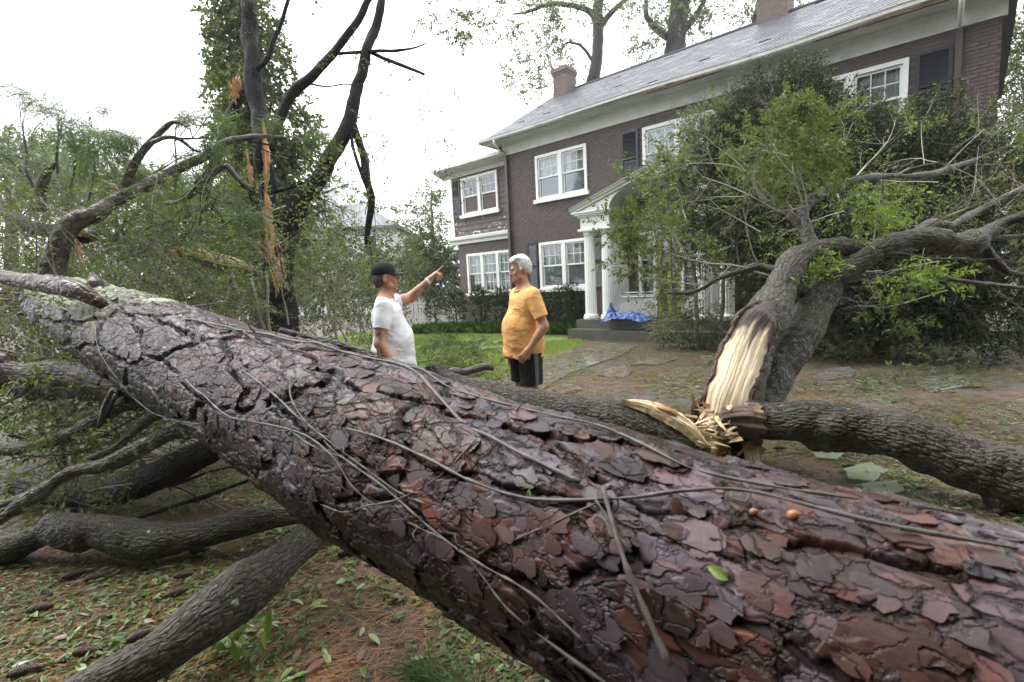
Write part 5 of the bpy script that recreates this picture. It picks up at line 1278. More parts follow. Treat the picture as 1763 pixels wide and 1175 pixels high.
bigtree('distant_tree', 'small wispy pine over the neighbouring white house roof', 570, 40, [(562, 302, 22, 14, 1), (590, 330, 22, 12, 1), (552, 330, 12, 14, 1)], M_['leafpale'], [([(570, 480), (570, 380), (566, 300)], [.2, .15, .05])], 5)
bigtree('distant_tree', 'faint thin pine right of the neighbouring roof behind the hanging branch', 640, 42, [(625, 345, 22, 10, 1), (640, 365, 26, 10, 1), (612, 362, 14, 8, 1)], M_['leafpale'], [([(640, 480), (640, 400), (632, 335)], [.15, .12, .04])], 5)
bigtree('distant_tree', 'faint feathery tree rising between the shaggy bush and the house wing', 745, 34, [(735, 345, 22, 20, 1), (758, 360, 18, 30, 1), (700, 375, 20, 20, 1), (745, 325, 10, 12, 1)], M_['leafpale'], [([(745, 480), (745, 400), (742, 325)], [.15, .12, .04])], 5)
# pines and oaks rising behind the house
def skytree(label, base, d, limbs, blobs, m, dens=6, **k):
    rt = bigtree('pine_tree', label, base, d, blobs, m, limbs, dens, ll=.17, lw=.09, L=.8, thr=.45, noise=.9, droop=.3, up=.2, **k); return rt
skytree('tall pine behind the left chimney with a forked bare trunk', 1020, 27, [([(1000, 300), (1012, 180), (1027, 110), (1030, 50), (1030, 10), (1045, -40)], [.42, .36, .32, .3, .28, .2]), ([(1028, 30), (1000, 14), (950, 8), (905, 22), (880, 25)], [.2, .15, .12, .08, .03]), ([(1030, 50), (1060, 15), (1090, -10)], [.2, .14, .08]), ([(1025, 110), (1000, 80), (975, 75), (960, 95)], [.1, .08, .05, .02])],
        [(905, 20, 60, 28, 1.5), (860, 55, 40, 14, 1), (940, 90, 40, 45, 1.4), (900, 130, 36, 40, 1.2), (985, 30, 60, 28, 1.5), (960, 60, 30, 25, 1), (1060, 20, 30, 20, 1), (990, 120, 24, 18, .8), (925, 160, 30, 15, .8)], M_['leafpale'])
skytree('leafy tree with a thick trunk behind the middle of the roof', 1165, 25, [([(1160, 220), (1158, 120), (1165, 60), (1172, 0), (1180, -50)], [.5, .5, .5, .48, .4]), ([(1160, 70), (1130, 50), (1112, 20), (1115, -20)], [.2, .16, .12, .08]), ([(1170, 60), (1200, 25), (1215, -10)], [.2, .15, .1])],
        [(1110, 50, 35, 40, 1.3), (1130, 10, 45, 25, 1.5), (1180, 30, 40, 40, 1.4), (1210, 10, 40, 25, 1.2), (1130, 85, 30, 22, 1), (1195, 60, 25, 18, 1)], M_['leafpale'], 6)
skytree('thin leafy tree beside the right chimney, mostly above the frame', 1300, 26, [([(1305, 120), (1300, 50), (1310, 0), (1320, -50)], [.2, .2, .2, .15])], [(1270, 15, 50, 16, 1.2), (1300, 30, 30, 14, 1), (1400, 5, 40, 10, 1)], M_['leafpale'])
# overhanging sprig at the top between the snapped tree and the house
segs, tips = [], []
for x, y, dx, dz in [(700, -10, .4, -.5), (740, -20, .5, -.6), (780, -10, .4, -.5), (830, -10, .3, -.6), (760, 10, .6, -.4)]: grow(rng, at(x, y, 9), (dx, 0, dz), .55, .008, 2, segs, tips, .35, -.03, 2, .65)
sg = thing('overhanging_branch', 'thin drooping sprigs hanging in from the top edge left of the house roof', 'branch', at(760, -60, 9))
part(MB().add(*segs_mesh(segs)), 'twigs', M_['twigd'], sg, kind='stuff')
Pt = np.array([t_[0] for t_ in tips]); Dt = np.array([t_[1] for t_ in tips]); V, F = sprays(rng, Pt, Dt, .14, 5, .06, .03); part(MB().add(V, F), 'leaves', M_['leafolive'], sg, kind='stuff')
# right edge
plant('broadleaf_tree', 'dense grey green tree beyond the right end of the house', 'tree', base_of(1770, 17), [px_blob(*b) for b in [(1765, 110, 17, 45, 70), (1775, 190, 17, 55, 60), (1760, 250, 17, 50, 60), (1790, 60, 17, 50, 60), (1740, 320, 17, 40, 60), (1790, 330, 17, 60, 70)]], M_['leafolive'], 40, 8, .10, .06, .4, [stemline(1790, 17, 1775, 60, .3, .1)], 'limb', thr=.34)
plant('yellow_shrub', 'yellowing shrub top at the right edge behind the fallen crown', 'shrub', base_of(1760, 8), [px_blob(*b) for b in [(1750, 290, 8, 35, 38), (1775, 360, 8, 45, 50), (1735, 330, 8, 28, 30)]], M_['leafyellow'], 60, 9, .055, .03, .25, [stemline(1765, 8, 1760, 320, .05, .02)], up=.3)

# dark evergreen in front of the house
hol = [px_blob(*b) for b in [(1330, 200, 9.0, 80, 70), (1410, 205, 8.6, 75, 50), (1400, 290, 8.6, 120, 90), (1500, 250, 8.0, 90, 50), (1570, 280, 7.6, 80, 70), (1605, 215, 7.8, 60, 40), (1640, 240, 7.6, 50, 70), (1260, 300, 9.4, 90, 90), (1300, 390, 9.0, 110, 90), (1430, 390, 8.2, 120, 90), (1560, 380, 7.6, 120, 90), (1690, 330, 7.4, 70, 80), (1700, 430, 7.2, 80, 90), (1500, 470, 7.9, 140, 70), (1640, 500, 7.4, 120, 70), (1380, 480, 8.4, 100, 70), (1290, 245, 9.2, 60, 55), (1375, 150, 9.0, 36, 38), (1560, 560, 7.7, 130, 34), (1700, 565, 7.4, 90, 34), (1440, 560, 8.2, 90, 34)]]
plant('evergreen_shrub', 'large dark green evergreen covering the right half of the house front', 'shrub', base_of(1450, 8.5), hol, M_['leafdark'], 100, 10, .062, .030, .34, [stemline(1400, 8.6, 1380, 300, .12, .05), stemline(1520, 8.2, 1560, 260, .12, .05), stemline(1330, 9, 1290, 300, .08, .03)], 'limb', bias=(.30, -.15, .35), thr=.33, shell=.38, tw_r=.005)
lf = [px_blob(*b) for b in [(1185, 290, 9.6, 62, 62), (1240, 215, 9.4, 62, 40), (1155, 370, 9.8, 42, 60), (1225, 360, 9.5, 70, 80), (1165, 460, 9.9, 45, 60), (1160, 550, 10.2, 42, 45), (1215, 560, 10, 50, 36), (1120, 455, 10, 20, 26), (1200, 240, 9.6, 30, 30), (1280, 330, 9.2, 60, 80)]]
plant('leafy_bush', 'light green arching bush against the portico, left of the dark evergreen', 'shrub', base_of(1190, 9.8), lf, M_['leafmid'], 60, 10, .062, .028, .34, [stemline(1200, 9.9, 1190, 330, .05, .02), stemline(1240, 9.8, 1260, 300, .05, .02)], 'twig', bias=(-.2, -.1, .25), thr=.37, shell=.5, tw_r=.004)

# the crown of the broken oak: sprays of bare twigs, then leaves
segs, tips = [], []
for (x, y, d, dx, dy, dz, ln, r_, dep) in [(1450, 316, 4.7, .6, .1, .3, .8, .016, 3), (1540, 303, 4.9, .8, .1, .25, .8, .015, 3), (1385, 362, 4.5, -.3, .1, .9, .7, .014, 3), (1340, 350, 4.6, -.6, .1, .6, .7, .014, 3), (1290, 300, 4.9, -.6, .1, .4, .6, .01, 3),
                                           (1290, 462, 4.3, -.8, .1, .2, .7, .012, 3), (1220, 490, 4.5, -.8, .2, -.1, .6, .01, 3), (1400, 400, 4.4, -.4, -.1, .7, .5, .012, 3), (1600, 384, 4.5, .7, .1, .3, .8, .014, 3), (1680, 360, 4.9, .7, .1, .3, .7, .012, 3),
                                           (1560, 415, 4.3, .6, -.1, .5, .5, .01, 2), (1655, 446, 4.05, .8, 0, -.1, .5, .008, 2), (1640, 420, 4.3, .4, .1, -.5, .6, .01, 3), (1500, 430, 4.3, .2, .1, .7, .5, .01, 3), (1740, 250, 5.5, .3, .1, .4, .6, .01, 3), (1700, 490, 4.0, .5, 0, -.3, .6, .008, 2), (1480, 470, 4.3, .5, .1, -.3, .5, .008, 2),
                                           (1360, 372, 4.5, -.5, .2, .4, .8, .012, 3), (1420, 335, 4.6, .1, .2, .8, .7, .012, 3), (1620, 296, 5.2, .7, .1, .5, .7, .01, 3), (1310, 462, 4.3, -.6, .1, .6, .6, .009, 3)]:
    grow(rng, at(x, y, d), (dx, dy, dz), ln, r_ * .85, dep, segs, tips, .28, .015, 2, .66)
for q in range(34):
    x, y = rng.uniform(1180, 1740), rng.uniform(290, 510); grow(rng, at(x, y, rng.uniform(4.4, 5.6)), (rng.normal() * .9, rng.normal() * .4, rng.normal() * .4 + .25), rng.uniform(.4, .7), rng.uniform(.004, .008), 3, segs, tips, .28, .0, 2, .66)
part(MB().add(*segs_mesh(segs)), 'twigs', M_['twig'], brk, kind='stuff')
Pt = np.array([t_[0] for t_ in tips]); Dt = np.array([t_[1] for t_ in tips])
cl = fbm(Pt * 1.1, 66, 2) > .66
V, F = sprays(rng, Pt[cl], nz(Dt[cl] + np.array((.15, 0, .1))), .13, 6, .055, .020, .2, .25)
part(MB().add(V, F), 'crown', M_['leafmid'], brk, kind='stuff')
fr_ = [px_blob(*b_) for b_ in [(1290, 330, 6.8, 80, 60), (1400, 250, 6.8, 90, 50), (1500, 330, 6.4, 90, 60), (1620, 300, 6.2, 90, 60), (1700, 400, 6.0, 80, 60), (1560, 400, 6.2, 90, 50), (1340, 420, 6.8, 80, 50), (1690, 230, 6.4, 50, 40)]]
V, F, TW = foliage(fr_, 26, 8, .055, .022, .30, bias=(.35, -.1, .3), thr=.44, shell=.6)
part(MB().add(V, F), 'crown', M_['leafmid'], brk, kind='stuff')
Cb = []
for (x, y, d, n, sx, sy) in [(1590, 470, 4.1, 80, 45, 16), (1395, 462, 4.3, 50, 26, 12), (1510, 380, 4.4, 50, 30, 20), (1500, 350, 4.6, 50, 40, 14), (1560, 488, 4.1, 30, 30, 10), (1410, 455, 4.2, 30, 20, 16)]:
    for _ in range(n): Cb.append(at(x + rng.normal() * sx, y + rng.normal() * sy, d + rng.normal() * .12))
V, F = sprays(rng, np.array(Cb), rng.normal(size=(len(Cb), 3)) * .6 + np.array((.5, -.2, .1)), .10, 5, .06, .018, .5, .3)
part(MB().add(V, F), 'bright_sprigs', M_['leafbright'], brk, kind='stuff')

# brush and bushes behind the fallen pine
def bush(label, bl, base, d, m='leafmid', dens=20, ll=.05, lw=.022, **k):
    return plant('bush', label, 'bush', base_of(base, d), [px_blob(*b) for b in bl], M_[m], dens, 9, ll, lw, .30, [stemline(base, d, base + 6, 470, .03, .012), stemline(base + 25, d, base - 20, 480, .025, .01)], 'twig', tw_r=.0035, **k)
bush('olive brush heaped at the far left edge beyond the trunk end', [(20, 400, 5.4, 60, 60), (70, 450, 5.2, 70, 50), (0, 470, 5, 60, 60), (-30, 530, 4.6, 70, 60), (60, 540, 4.8, 80, 50)], 30, 5.2, 'leafolive', 34, thr=.36)
bush('green brush behind the broken end of the trunk, below the raised pine limb', [(170, 420, 6.2, 90, 55), (240, 440, 6.0, 80, 60), (200, 490, 5.6, 110, 50), (140, 370, 6.2, 60, 40), (120, 470, 5.6, 70, 50)], 190, 5.8, 'leafmid', 30, thr=.37)
bush('leafy olive bush left of the snapped trunk behind the torn log', [(330, 440, 6.6, 80, 60), (400, 480, 6.4, 80, 60), (320, 510, 6.2, 110, 50), (380, 400, 6.8, 60, 40), (290, 390, 6.8, 50, 40), (420, 550, 6.2, 90, 40)], 350, 6.4, 'leafolive', 34, thr=.35)
bush('light green bush right of the snapped trunk behind the man in white', [(560, 470, 7.2, 70, 70), (600, 420, 7.6, 50, 50), (540, 540, 6.8, 80, 50), (620, 520, 7.6, 50, 70), (640, 460, 8.0, 40, 60)], 570, 7.2, 'leafmid', 26, thr=.37)
bush('small bright bush growing against the foot of the snapped tree', [(440, 520, 5.4, 50, 35), (500, 540, 5.3, 40, 30), (380, 540, 5.2, 50, 25)], 450, 5.3, 'leafmid', 18, ll=.045, thr=.42)
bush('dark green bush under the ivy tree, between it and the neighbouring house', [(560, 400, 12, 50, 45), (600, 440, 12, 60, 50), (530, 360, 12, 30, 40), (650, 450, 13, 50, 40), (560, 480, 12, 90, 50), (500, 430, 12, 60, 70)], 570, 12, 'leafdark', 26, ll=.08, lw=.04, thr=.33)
bush('tall olive hedge bush left of the picket fence', [(670, 440, 15, 40, 50), (700, 470, 16, 40, 40), (660, 500, 14, 50, 50), (620, 490, 14, 60, 60)], 680, 15, 'leafolive', 24, ll=.09, lw=.04, thr=.35)
bush('shaggy dome shaped bush with hanging bare vines beside the house wing', [(735, 400, 21, 38, 42), (745, 440, 21, 36, 40), (715, 440, 21, 30, 40)], 735, 21, 'leafolive', 30, ll=.12, lw=.04, thr=.30)
bush('dark glossy shrub behind the picket fence beside the wing', [(755, 480, 20.5, 36, 34), (725, 490, 20.5, 34, 26), (770, 450, 20.5, 20, 20)], 750, 20.5, 'leafdark', 30, ll=.10, lw=.05, thr=.3)
bush('dark understory low in the shade beyond the brush, left', [(40, 520, 8.5, 150, 60), (200, 500, 8.5, 130, 60), (120, 440, 9, 120, 50)], 120, 8.5, 'leafolive', 26, ll=.07, lw=.035, thr=.3)
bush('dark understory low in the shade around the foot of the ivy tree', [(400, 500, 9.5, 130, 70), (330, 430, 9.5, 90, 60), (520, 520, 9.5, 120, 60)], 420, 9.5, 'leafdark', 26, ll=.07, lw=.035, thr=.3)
bush('green bush mass between the snapped tree and the picket fence', [(610, 520, 11, 90, 60), (560, 480, 11, 60, 60), (655, 540, 11.5, 60, 40)], 610, 11, 'leafolive', 26, ll=.07, lw=.035, thr=.3)
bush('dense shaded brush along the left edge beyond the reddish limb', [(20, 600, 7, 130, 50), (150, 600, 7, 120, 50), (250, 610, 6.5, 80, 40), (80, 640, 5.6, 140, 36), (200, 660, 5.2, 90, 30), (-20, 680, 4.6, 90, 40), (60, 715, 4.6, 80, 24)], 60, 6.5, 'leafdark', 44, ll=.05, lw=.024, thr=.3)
bush('low brush under the broken end of the pine trunk', [(60, 590, 4.2, 120, 50), (150, 600, 4.4, 80, 40), (-20, 620, 3.8, 80, 60)], 60, 4.2, 'leafolive', 40, ll=.035, lw=.016, thr=.36)
# pale bare whips in front of the brush
segs, tips = [], []
for (x, y, d, dx, dy, dz, ln, r_) in [(497, 560, 4.4, .0, 0, 1, .55, .010), (497, 500, 4.4, -.5, 0, .8, .55, .009), (500, 520, 4.4, .7, 0, .7, .55, .008), (10, 480, 4.0, .3, 0, .9, .5, .008), (-10, 520, 3.8, .5, 0, .8, .5, .008), (40, 520, 3.6, .2, -.1, .9, .5, .008), (0, 600, 3.4, .9, -.2, -.3, .5, .007), (20, 560, 3.4, .9, -.2, -.4, .6, .007), (60, 560, 3.6, .8, 0, -.6, .5, .006),
                                      (60, 470, 4.0, .4, 0, .8, .6, .009), (130, 520, 3.9, -.3, 0, .9, .5, .007), (30, 430, 4.1, .6, 0, .5, .6, .008), (-20, 640, 3.4, .9, -.1, .2, .6, .009), (0, 700, 3.3, .9, 0, .3, .6, .008), (250, 520, 4.1, .5, 0, .8, .5, .006), (330, 560, 4.2, -.5, 0, .8, .45, .006), (300, 520, 4.2, -.2, 0, 1, .45, .006), (560, 560, 4.6, .3, 0, .9, .5, .006), (240, 470, 4.2, .3, 0, .9, .5, .006), (400, 560, 4.2, .4, 0, .9, .4, .006), (120, 620, 3.2, .5, -.2, -.7, .4, .006), (340, 520, 4.0, .7, 0, .6, .4, .005), (60, 690, 3.2, .7, 0, .2, .5, .006), (20, 720, 3.3, .8, 0, .1, .5, .006), (600, 570, 5.2, .2, 0, 1, .6, .006), (180, 480, 4.1, -.5, 0, .8, .5, .006)]:
    grow(rng, at(x, y, d), (dx, dy, dz), ln, r_, 3, segs, tips, .30, .03, 2, .66)
wh = thing('bare_whips', 'tangle of pale bare whips rising from the brush behind the trunk', 'twigs', gnd(300, 760))
part(MB().add(*segs_mesh(segs)), 'twigs', M_['twig'], wh, kind='stuff')
Pt = np.array([t_[0] for t_ in tips]); Dt = np.array([t_[1] for t_ in tips]); sel = rng.random(len(Pt)) < .38
V, F = sprays(rng, Pt[sel], Dt[sel], .10, 3, .04, .018, .3, .2); part(MB().add(V, F), 'leaves', M_['leafmid'], wh, kind='stuff')
segs, tips = [], []
for q in range(44):
    x, y = rng.uniform(-30, 420), rng.uniform(600, 840); dd = 3.0 + (840 - y) / 240 * 1.2 + rng.uniform(0, .5)
    if y > 640 + .7 * (420 - x) + 60: continue
    grow(rng, at(x, y, dd), (rng.normal(), rng.normal() * .5, rng.normal() * .35), rng.uniform(.35, .7), rng.uniform(.004, .010), 2, segs, tips, .3, -.01, 2, .66)
for q in range(50):
    x, y = rng.uniform(-40, 330), rng.uniform(610, 860); dd = 3.3 + (860 - y) / 250 * 1.0 + rng.uniform(0, .4)
    grow(rng, at(x, y, dd), (rng.normal() + .6, rng.normal() * .4, rng.normal() * .25 + .1), rng.uniform(.4, .9), rng.uniform(.008, .019), 1, segs, tips, .22, -.01, 2, .66)
for q in range(60):
    x, y = rng.uniform(-30, 640), rng.uniform(330, 560); grow(rng, at(x, y, rng.uniform(4.4, 6.6)), (rng.normal(), rng.normal() * .5, rng.normal() * .5 + .3), rng.uniform(.4, .8), rng.uniform(.004, .011), 2, segs, tips, .3, .0, 2, .66)
segs2, tips2 = [], []
for q in range(46):
    x, y = rng.uniform(-30, 330), rng.uniform(340, 540); grow(rng, at(x, y, rng.uniform(4.0, 4.8)), (rng.normal() * .8 + .1, rng.normal() * .4, rng.normal() * .6 + .4), rng.uniform(.35, .65), rng.uniform(.004, .009), 2, segs2, tips2, .32, .0, 2, .66)
tg = thing('bare_whips', 'dense pile of pale bare twigs at the far left beyond the trunk end', 'twigs', gnd(60, 760)); part(MB().add(*segs_mesh(segs2)), 'twigs', M_['twig'], tg, kind='stuff')
bt = thing('broken_branches', 'tangle of thin dark broken branches under and behind the left end of the trunk', 'branches', gnd(200, 800))
part(MB().add(*segs_mesh(segs)), 'twigs', M_['twigd'], bt, kind='stuff')
Pt = np.array([t_[0] for t_ in tips]); Dt = np.array([t_[1] for t_ in tips]); sel = rng.random(len(Pt)) < .5
V, F = sprays(rng, Pt[sel], Dt[sel], .10, 4, .045, .018, .3, .3); part(MB().add(V, F), 'leaves', M_['leafmid'], bt, kind='stuff')
# hanging thin vines and twigs off the snapped tree
segs, tips = [], []
for (x, y, d, dx, dz, ln, r_) in [(560, 140, 5.9, .8, .1, .5, .006), (650, 148, 5.8, .7, -.1, .5, .005), (735, 70, 5.8, .8, .3, .5, .005), (640, 200, 5.9, .8, -.3, .6, .004), (700, 120, 5.8, .3, -.9, .7, .004), (637, 220, 5.9, .7, -.6, .9, .005), (636, 330, 6, .6, -.6, .7, .008), (640, 340, 6, .3, -.9, .7, .006), (520, 312, 5.9, .6, -.4, .5, .006), (500, 320, 5.9, .6, .3, .4, .005), (620, 240, 6, .1, -1, .8, .005), (470, 66, 6.1, -.5, .5, .4, .005), (486, 40, 6.1, .3, .3, .5, .006), (402, 20, 6.1, .4, -.6, .5, .006), (545, 340, 5.8, .7, -.3, .6, .006), (635, 410, 6, .1, -1, .6, .008), (330, 240, 4.6, .6, .2, .4, .006), (430, 250, 4.8, .5, -.5, .5, .007), (395, 300, 5.2, -.3, -.8, .5, .006), (350, 360, 5.6, -.4, -.6, .5, .006), (500, 10, 6.2, .3, .6, .4, .006)]:
    grow(rng, at(x, y, d), (dx, .0, dz), ln, r_, 2, segs, tips, .30, -.02, 2, .66)
part(MB().add(*segs_mesh(segs)), 'twigs', M_['snag'], sn, kind='stuff')
Pt = np.array([t_[0] for t_ in tips]); Dt = np.array([t_[1] for t_ in tips]); sel = rng.random(len(Pt)) < .35
V, F = sprays(rng, Pt[sel], Dt[sel], .08, 3, .04, .025, .3, .4); part(MB().add(V, F), 'leaves', M_['leafolive'], sn, kind='stuff')
# pine needles seen under and behind the raised pine limb
Cn2 = np.array([at(rng.uniform(150, 420), rng.uniform(300, 440), rng.uniform(5.6, 6.6)) for _ in range(300)]); Dn2 = rng.normal(size=Cn2.shape) * .5 + np.array((.1, 0, .4))
V, F = needle_tufts(rng, Cn2, nz(Dn2), 40, .22, .005, .6)
hd = thing('uprooted_pine_crown', 'fallen pine top with green needles lying in the brush under the ivy tree', 'fallen tree', base_of(300, 6))
part(MB().add(V, F), 'needles', M_['needle'], hd, kind='stuff')
for q in range(9):
    a = at(rng.uniform(150, 420), rng.uniform(400, 450), 6.2); b = a + np.array((rng.uniform(-.8, .8), rng.uniform(-.3, .3), rng.uniform(.2, .8)))
    V, F, A = tube([a, (a + b) / 2 + rng.normal(size=3) * .08, b], [.03, .02, .008], 8, .06, wob=.02, seed=q); part(MB().add(V, F, A), 'branch', M_['limb'], hd, True)

# hedge shrubs along the house, border grass
def boxw(label, px, w, ytop, d):
    bl = [px_blob(px, (ytop + 552) / 2 + 2, d, w / 2, (552 - ytop) / 2 + 6), px_blob(px - w * .2, ytop + 14, d, w * .3, 14), px_blob(px + w * .22, ytop + 16, d, w * .28, 14)]
    plant('boxwood_shrub', label, 'shrub', base_of(px, d), bl, M_['leafdark'], 130, 8, .05, .032, .14, [stemline(px, d, px, 520, .03, .015)], 'limb', thr=.30, shell=.3, group='clipped shrubs along the house front')
boxw('clipped shrub standing in front of the picket fence, leftmost of the row', 748, 34, 500, 17.8)
boxw('clipped shrub between the picket fence and the wing corner', 782, 40, 500, 17.2)
boxw('narrow clipped shrub below the wing windows', 826, 34, 496, 16.4)
boxw('clipped shrub at the inner corner, just left of the man in orange', 866, 40, 500, 15.8)
boxw('wide twiggy shrub below the lower front window, right of the man in orange', 980, 66, 496, 14.6)
boxw('clipped shrub directly behind the man in orange', 925, 44, 504, 15.2)
mb_l = []
for k, (x, d, w) in enumerate([(735, 16.6, 40), (765, 16.4, 34), (795, 16.2, 30), (840, 15.8, 34), (862, 15.6, 22), (935, 14.8, 40), (965, 14.4, 34), (992, 14.2, 30)]):
    lab = ['grass clump at the left end of the border by the fence', 'second grass clump from the left in the border', 'border grass clump left of the gap before the narrow shrub', 'border grass clump below the narrow clipped shrub', 'border grass clump beside the left hip of the man in orange', 'border grass clump just behind the man in orange', 'border grass clump below the lower front window', 'border grass clump nearest the portico column'][k]
    b = base_of(x, d); n = 700; rr_ = w * d / F_PX * .6
    P = b + np.c_[rng.normal(size=n) * rr_ * .55, rng.normal(size=n) * .16, np.zeros(n)]; D = rng.normal(size=(n, 3)) * .5 + (P - b) * 1.2; D[:, 2] = 1
    V, F = leaf_long(P, D, rng.normal(size=(n, 3)), rng.uniform(.22, .42, n), .014, 1.0); V[:, 2] = np.maximum(V[:, 2], 0.01)
    MB().add(V, F).build('border_grass', M_['liriope'], None, origin=b, label=lab, cat='grass clump', group='grass clumps edging the lawn')
# low shrubs and ground cover at the right
for lab, bl, d, m in [('low shrub and weeds under the dark evergreen, right of the leaning trunks', [(1480, 600, 7.6, 90, 20), (1580, 590, 7.4, 80, 26)], 7.5, 'leafdark'), ('leafy weeds at the right edge beside the flagstones', [(1680, 600, 7.0, 80, 26), (1760, 590, 6.8, 60, 40), (1730, 540, 7.2, 60, 40)], 7, 'leafdark'), ('small bright green weeds by the path right of the leaning trunk', [(1540, 640, 6.2, 34, 12), (1640, 620, 6.6, 60, 14), (1500, 655, 6.0, 24, 8)], 6.2, 'leafmid'), ('low fern-like growth below the arching bush at the porch step', [(1190, 588, 10, 70, 12), (1290, 592, 9.6, 70, 14), (1380, 590, 9, 50, 16)], 9.8, 'leafdark')]:
    plant('ground_shrub', lab, 'shrub', base_of(bl[0][0], d), [px_blob(*b) for b in bl], M_[m], 45, 8, .055, .028, .18, None, thr=.34)

# picket fence
fence = thing('picket_fence', 'weathered white picket fence between the bushes and the house wing', 'fence', base_of(740, 19.6))
m_pick = simple('weathered_picket_paint', (.55, .55, .52), (.3, .28, .24), 3, .7, kind='Object', scale=(1, 1, .4))
me = mesh_np('picket', *(lambda b: (np.concatenate(b.V), [np.concatenate(b.F4), np.concatenate(b.F3)]))(MB().prism([(-.038, .05), (.038, .05), (.038, 1.16), (0, 1.24), (-.038, 1.16)], -.01, .01))); me.materials.append(m_pick)
fa, fb = base_of(640, 19.9), base_of(808, 19.2); n = 40; fr = np.array(fence.location)
for k in range(n):
    p = fa + (fb - fa) * k / (n - 1); obj('picket', me, None, fence, loc=p - fr + np.array((0, 0, rng.normal() * .02)), rot=(0, rng.normal() * .02, 0))
for z in (.35, .95):
    a, b = fa - fr, fb - fr; MB().add([a + (0, .012, z), b + (0, .012, z), b + (0, .05, z), a + (0, .05, z), a + (0, .012, z + .08), b + (0, .012, z + .08), b + (0, .05, z + .08), a + (0, .05, z + .08)], np.array([(0, 1, 5, 4), (4, 5, 6, 7), (0, 3, 2, 1), (3, 7, 6, 2)])).build('rail', m_pick, fence)

# the neighbouring house
nh = thing('neighbour_house', 'white neighbouring house with grey hipped roof and white chimney behind the snapped tree', 'house', base_of(600, 36))
e0 = at(690, 388, 34); ze = e0[2]; xr = e0[0]; y0 = e0[1]; nb = np.array(nh.location)
m_wsid = simple('pale_siding', (.55, .56, .54), (.42, .43, .41), 2, .6); m_groof = simple('grey_shingle', (.14, .145, .15), (.09, .095, .1), 6, .6)
mb = MB().box(xr - 12, xr - .4, y0, y0 + 9, 0, ze - .2); part(mb, 'wall', m_wsid, nh)
mb = MB()
for k in range(int(ze / .22)): mb.box(xr - 12.01, xr - .39, y0 - .012, y0 - .001, k * .22, k * .22 + .2)
part(mb, 'siding', m_wsid, nh, kind='stuff')
zr = ze + 2.4
mb = MB(); mb.add([(xr - 12.6, y0 - .5, ze), (xr, y0 - .5, ze), (xr, y0 + 9.5, ze), (xr - 12.6, y0 + 9.5, ze), (xr - 8.6, y0 + 4.5, zr), (xr - 4, y0 + 4.5, zr), (xr - 12.6, y0 - .5, ze - .2), (xr, y0 - .5, ze - .2), (xr, y0 + 9.5, ze - .2)], [np.array([(0, 1, 5, 4), (2, 3, 4, 5), (6, 7, 1, 0), (7, 8, 2, 1)]), np.array([(1, 2, 5), (3, 0, 4)])]); part(mb, 'roof', m_groof, nh)
cc_ = at(566, 345, 37); mb = MB().box(cc_[0] - .5, cc_[0] + .5, cc_[1], cc_[1] + .8, ze, cc_[2] + .7); mb.box(cc_[0] - .6, cc_[0] + .6, cc_[1] - .1, cc_[1] + .9, cc_[2] + .7, cc_[2] + .9); part(mb, 'chimney', m_wsid, nh)
for wx in (xr - 2.2, xr - 5):
    for wz in (1.2, 4.0):
        f = part(MB().box(wx - .5, wx + .5, y0 - .05, y0 - .012, wz, wz + 1.5), 'window', m_white, nh); MB().box(wx - .42, wx + .42, y0 - .07, y0 - .051, wz + .08, wz + 1.42).build('pane', m_dark, f)

# far woods so the yard ends in trees
bl = []
for x in range(-500, 2500, 90):
    if 760 < x < 1690: continue
    d = 44 + 6 * math.sin(x * .7); bl.append(px_blob(x, 470 + 15 * math.sin(x) - (x - 881) * .0494, d, 75, 60 + 12 * math.sin(x * 1.7), 3))
V, F, TW = foliage(bl, 5, 7, .35, .22, .8, thr=.3); obj('distant_woods', mesh_np('distant_woods', V, F), M_['leafpale'], kind='stuff', label='pale line of far woods beyond the yard', cat='woods')

# added tree belt out of view behind the camera, thickened to shade the trunk
bl = []
for q in range(26):
    a = math.radians(108 + q * 5.8); rr_ = 9.5 + 2.5 * math.sin(q * 2.3)
    for z in (1.2, 3.4, 5.6, 7.8, 10, 12.2): bl.append((np.array((rr_ * math.sin(a), rr_ * math.cos(a), z + .8 * math.sin(q * 1.7 + z))), np.array((1.5, 1.2, 1.7))))
V, F, TW = foliage(bl, 7, 7, .42, .32, .8, thr=.1, shell=.3); obj('unseen_tree_belt', mesh_np('unseen_tree_belt', V, F), M_['leafolive'], kind='stuff', label='unseen belt of trees added behind the photographer to block sky light', cat='woods')

# ------------------------------------------------------------------ litter on the ground
def polar(n, r0, r1, a0, a1, p=1.0):
    u = rng.uniform(0, 1, n); r_ = (r0 ** p + u * (r1 ** p - r0 ** p)) ** (1 / p); a = rng.uniform(math.radians(a0), math.radians(a1), n)
    return r_ * np.sin(a), r_ * np.cos(a)
def litter(n, r0, r1, l0, l1, ratio, thr, seed, p=1.2, a0=-56, a1=56):
    x, y = polar(n, r0, r1, a0, a1, p); k = fbm(np.c_[x * 1.3, y * 1.3, x * 0], seed, 3) + rng.normal(size=n) * .06 > thr
    x, y = x[k], y[k]; m_ = ~inpoly(x, y, lawn_poly) | (rng.random(len(x)) < .12); x, y = x[m_], y[m_]; n = len(x)
    P = np.c_[x, y, ground_z(x, y) + rng.uniform(.004, .022, n)]
    a = rng.uniform(0, 2 * PI, n); D = np.c_[np.cos(a), np.sin(a), rng.normal(size=n) * .18]; N = np.c_[rng.normal(size=n) * .3, rng.normal(size=n) * .3, np.ones(n)]
    l = rng.uniform(l0, l1, n); return P, D, N, l, l * ratio * rng.uniform(.7, 1.2, n)
P, D, N, l, w_ = litter(62000, 1.3, 5.2, .022, .062, .36, .36, 101)
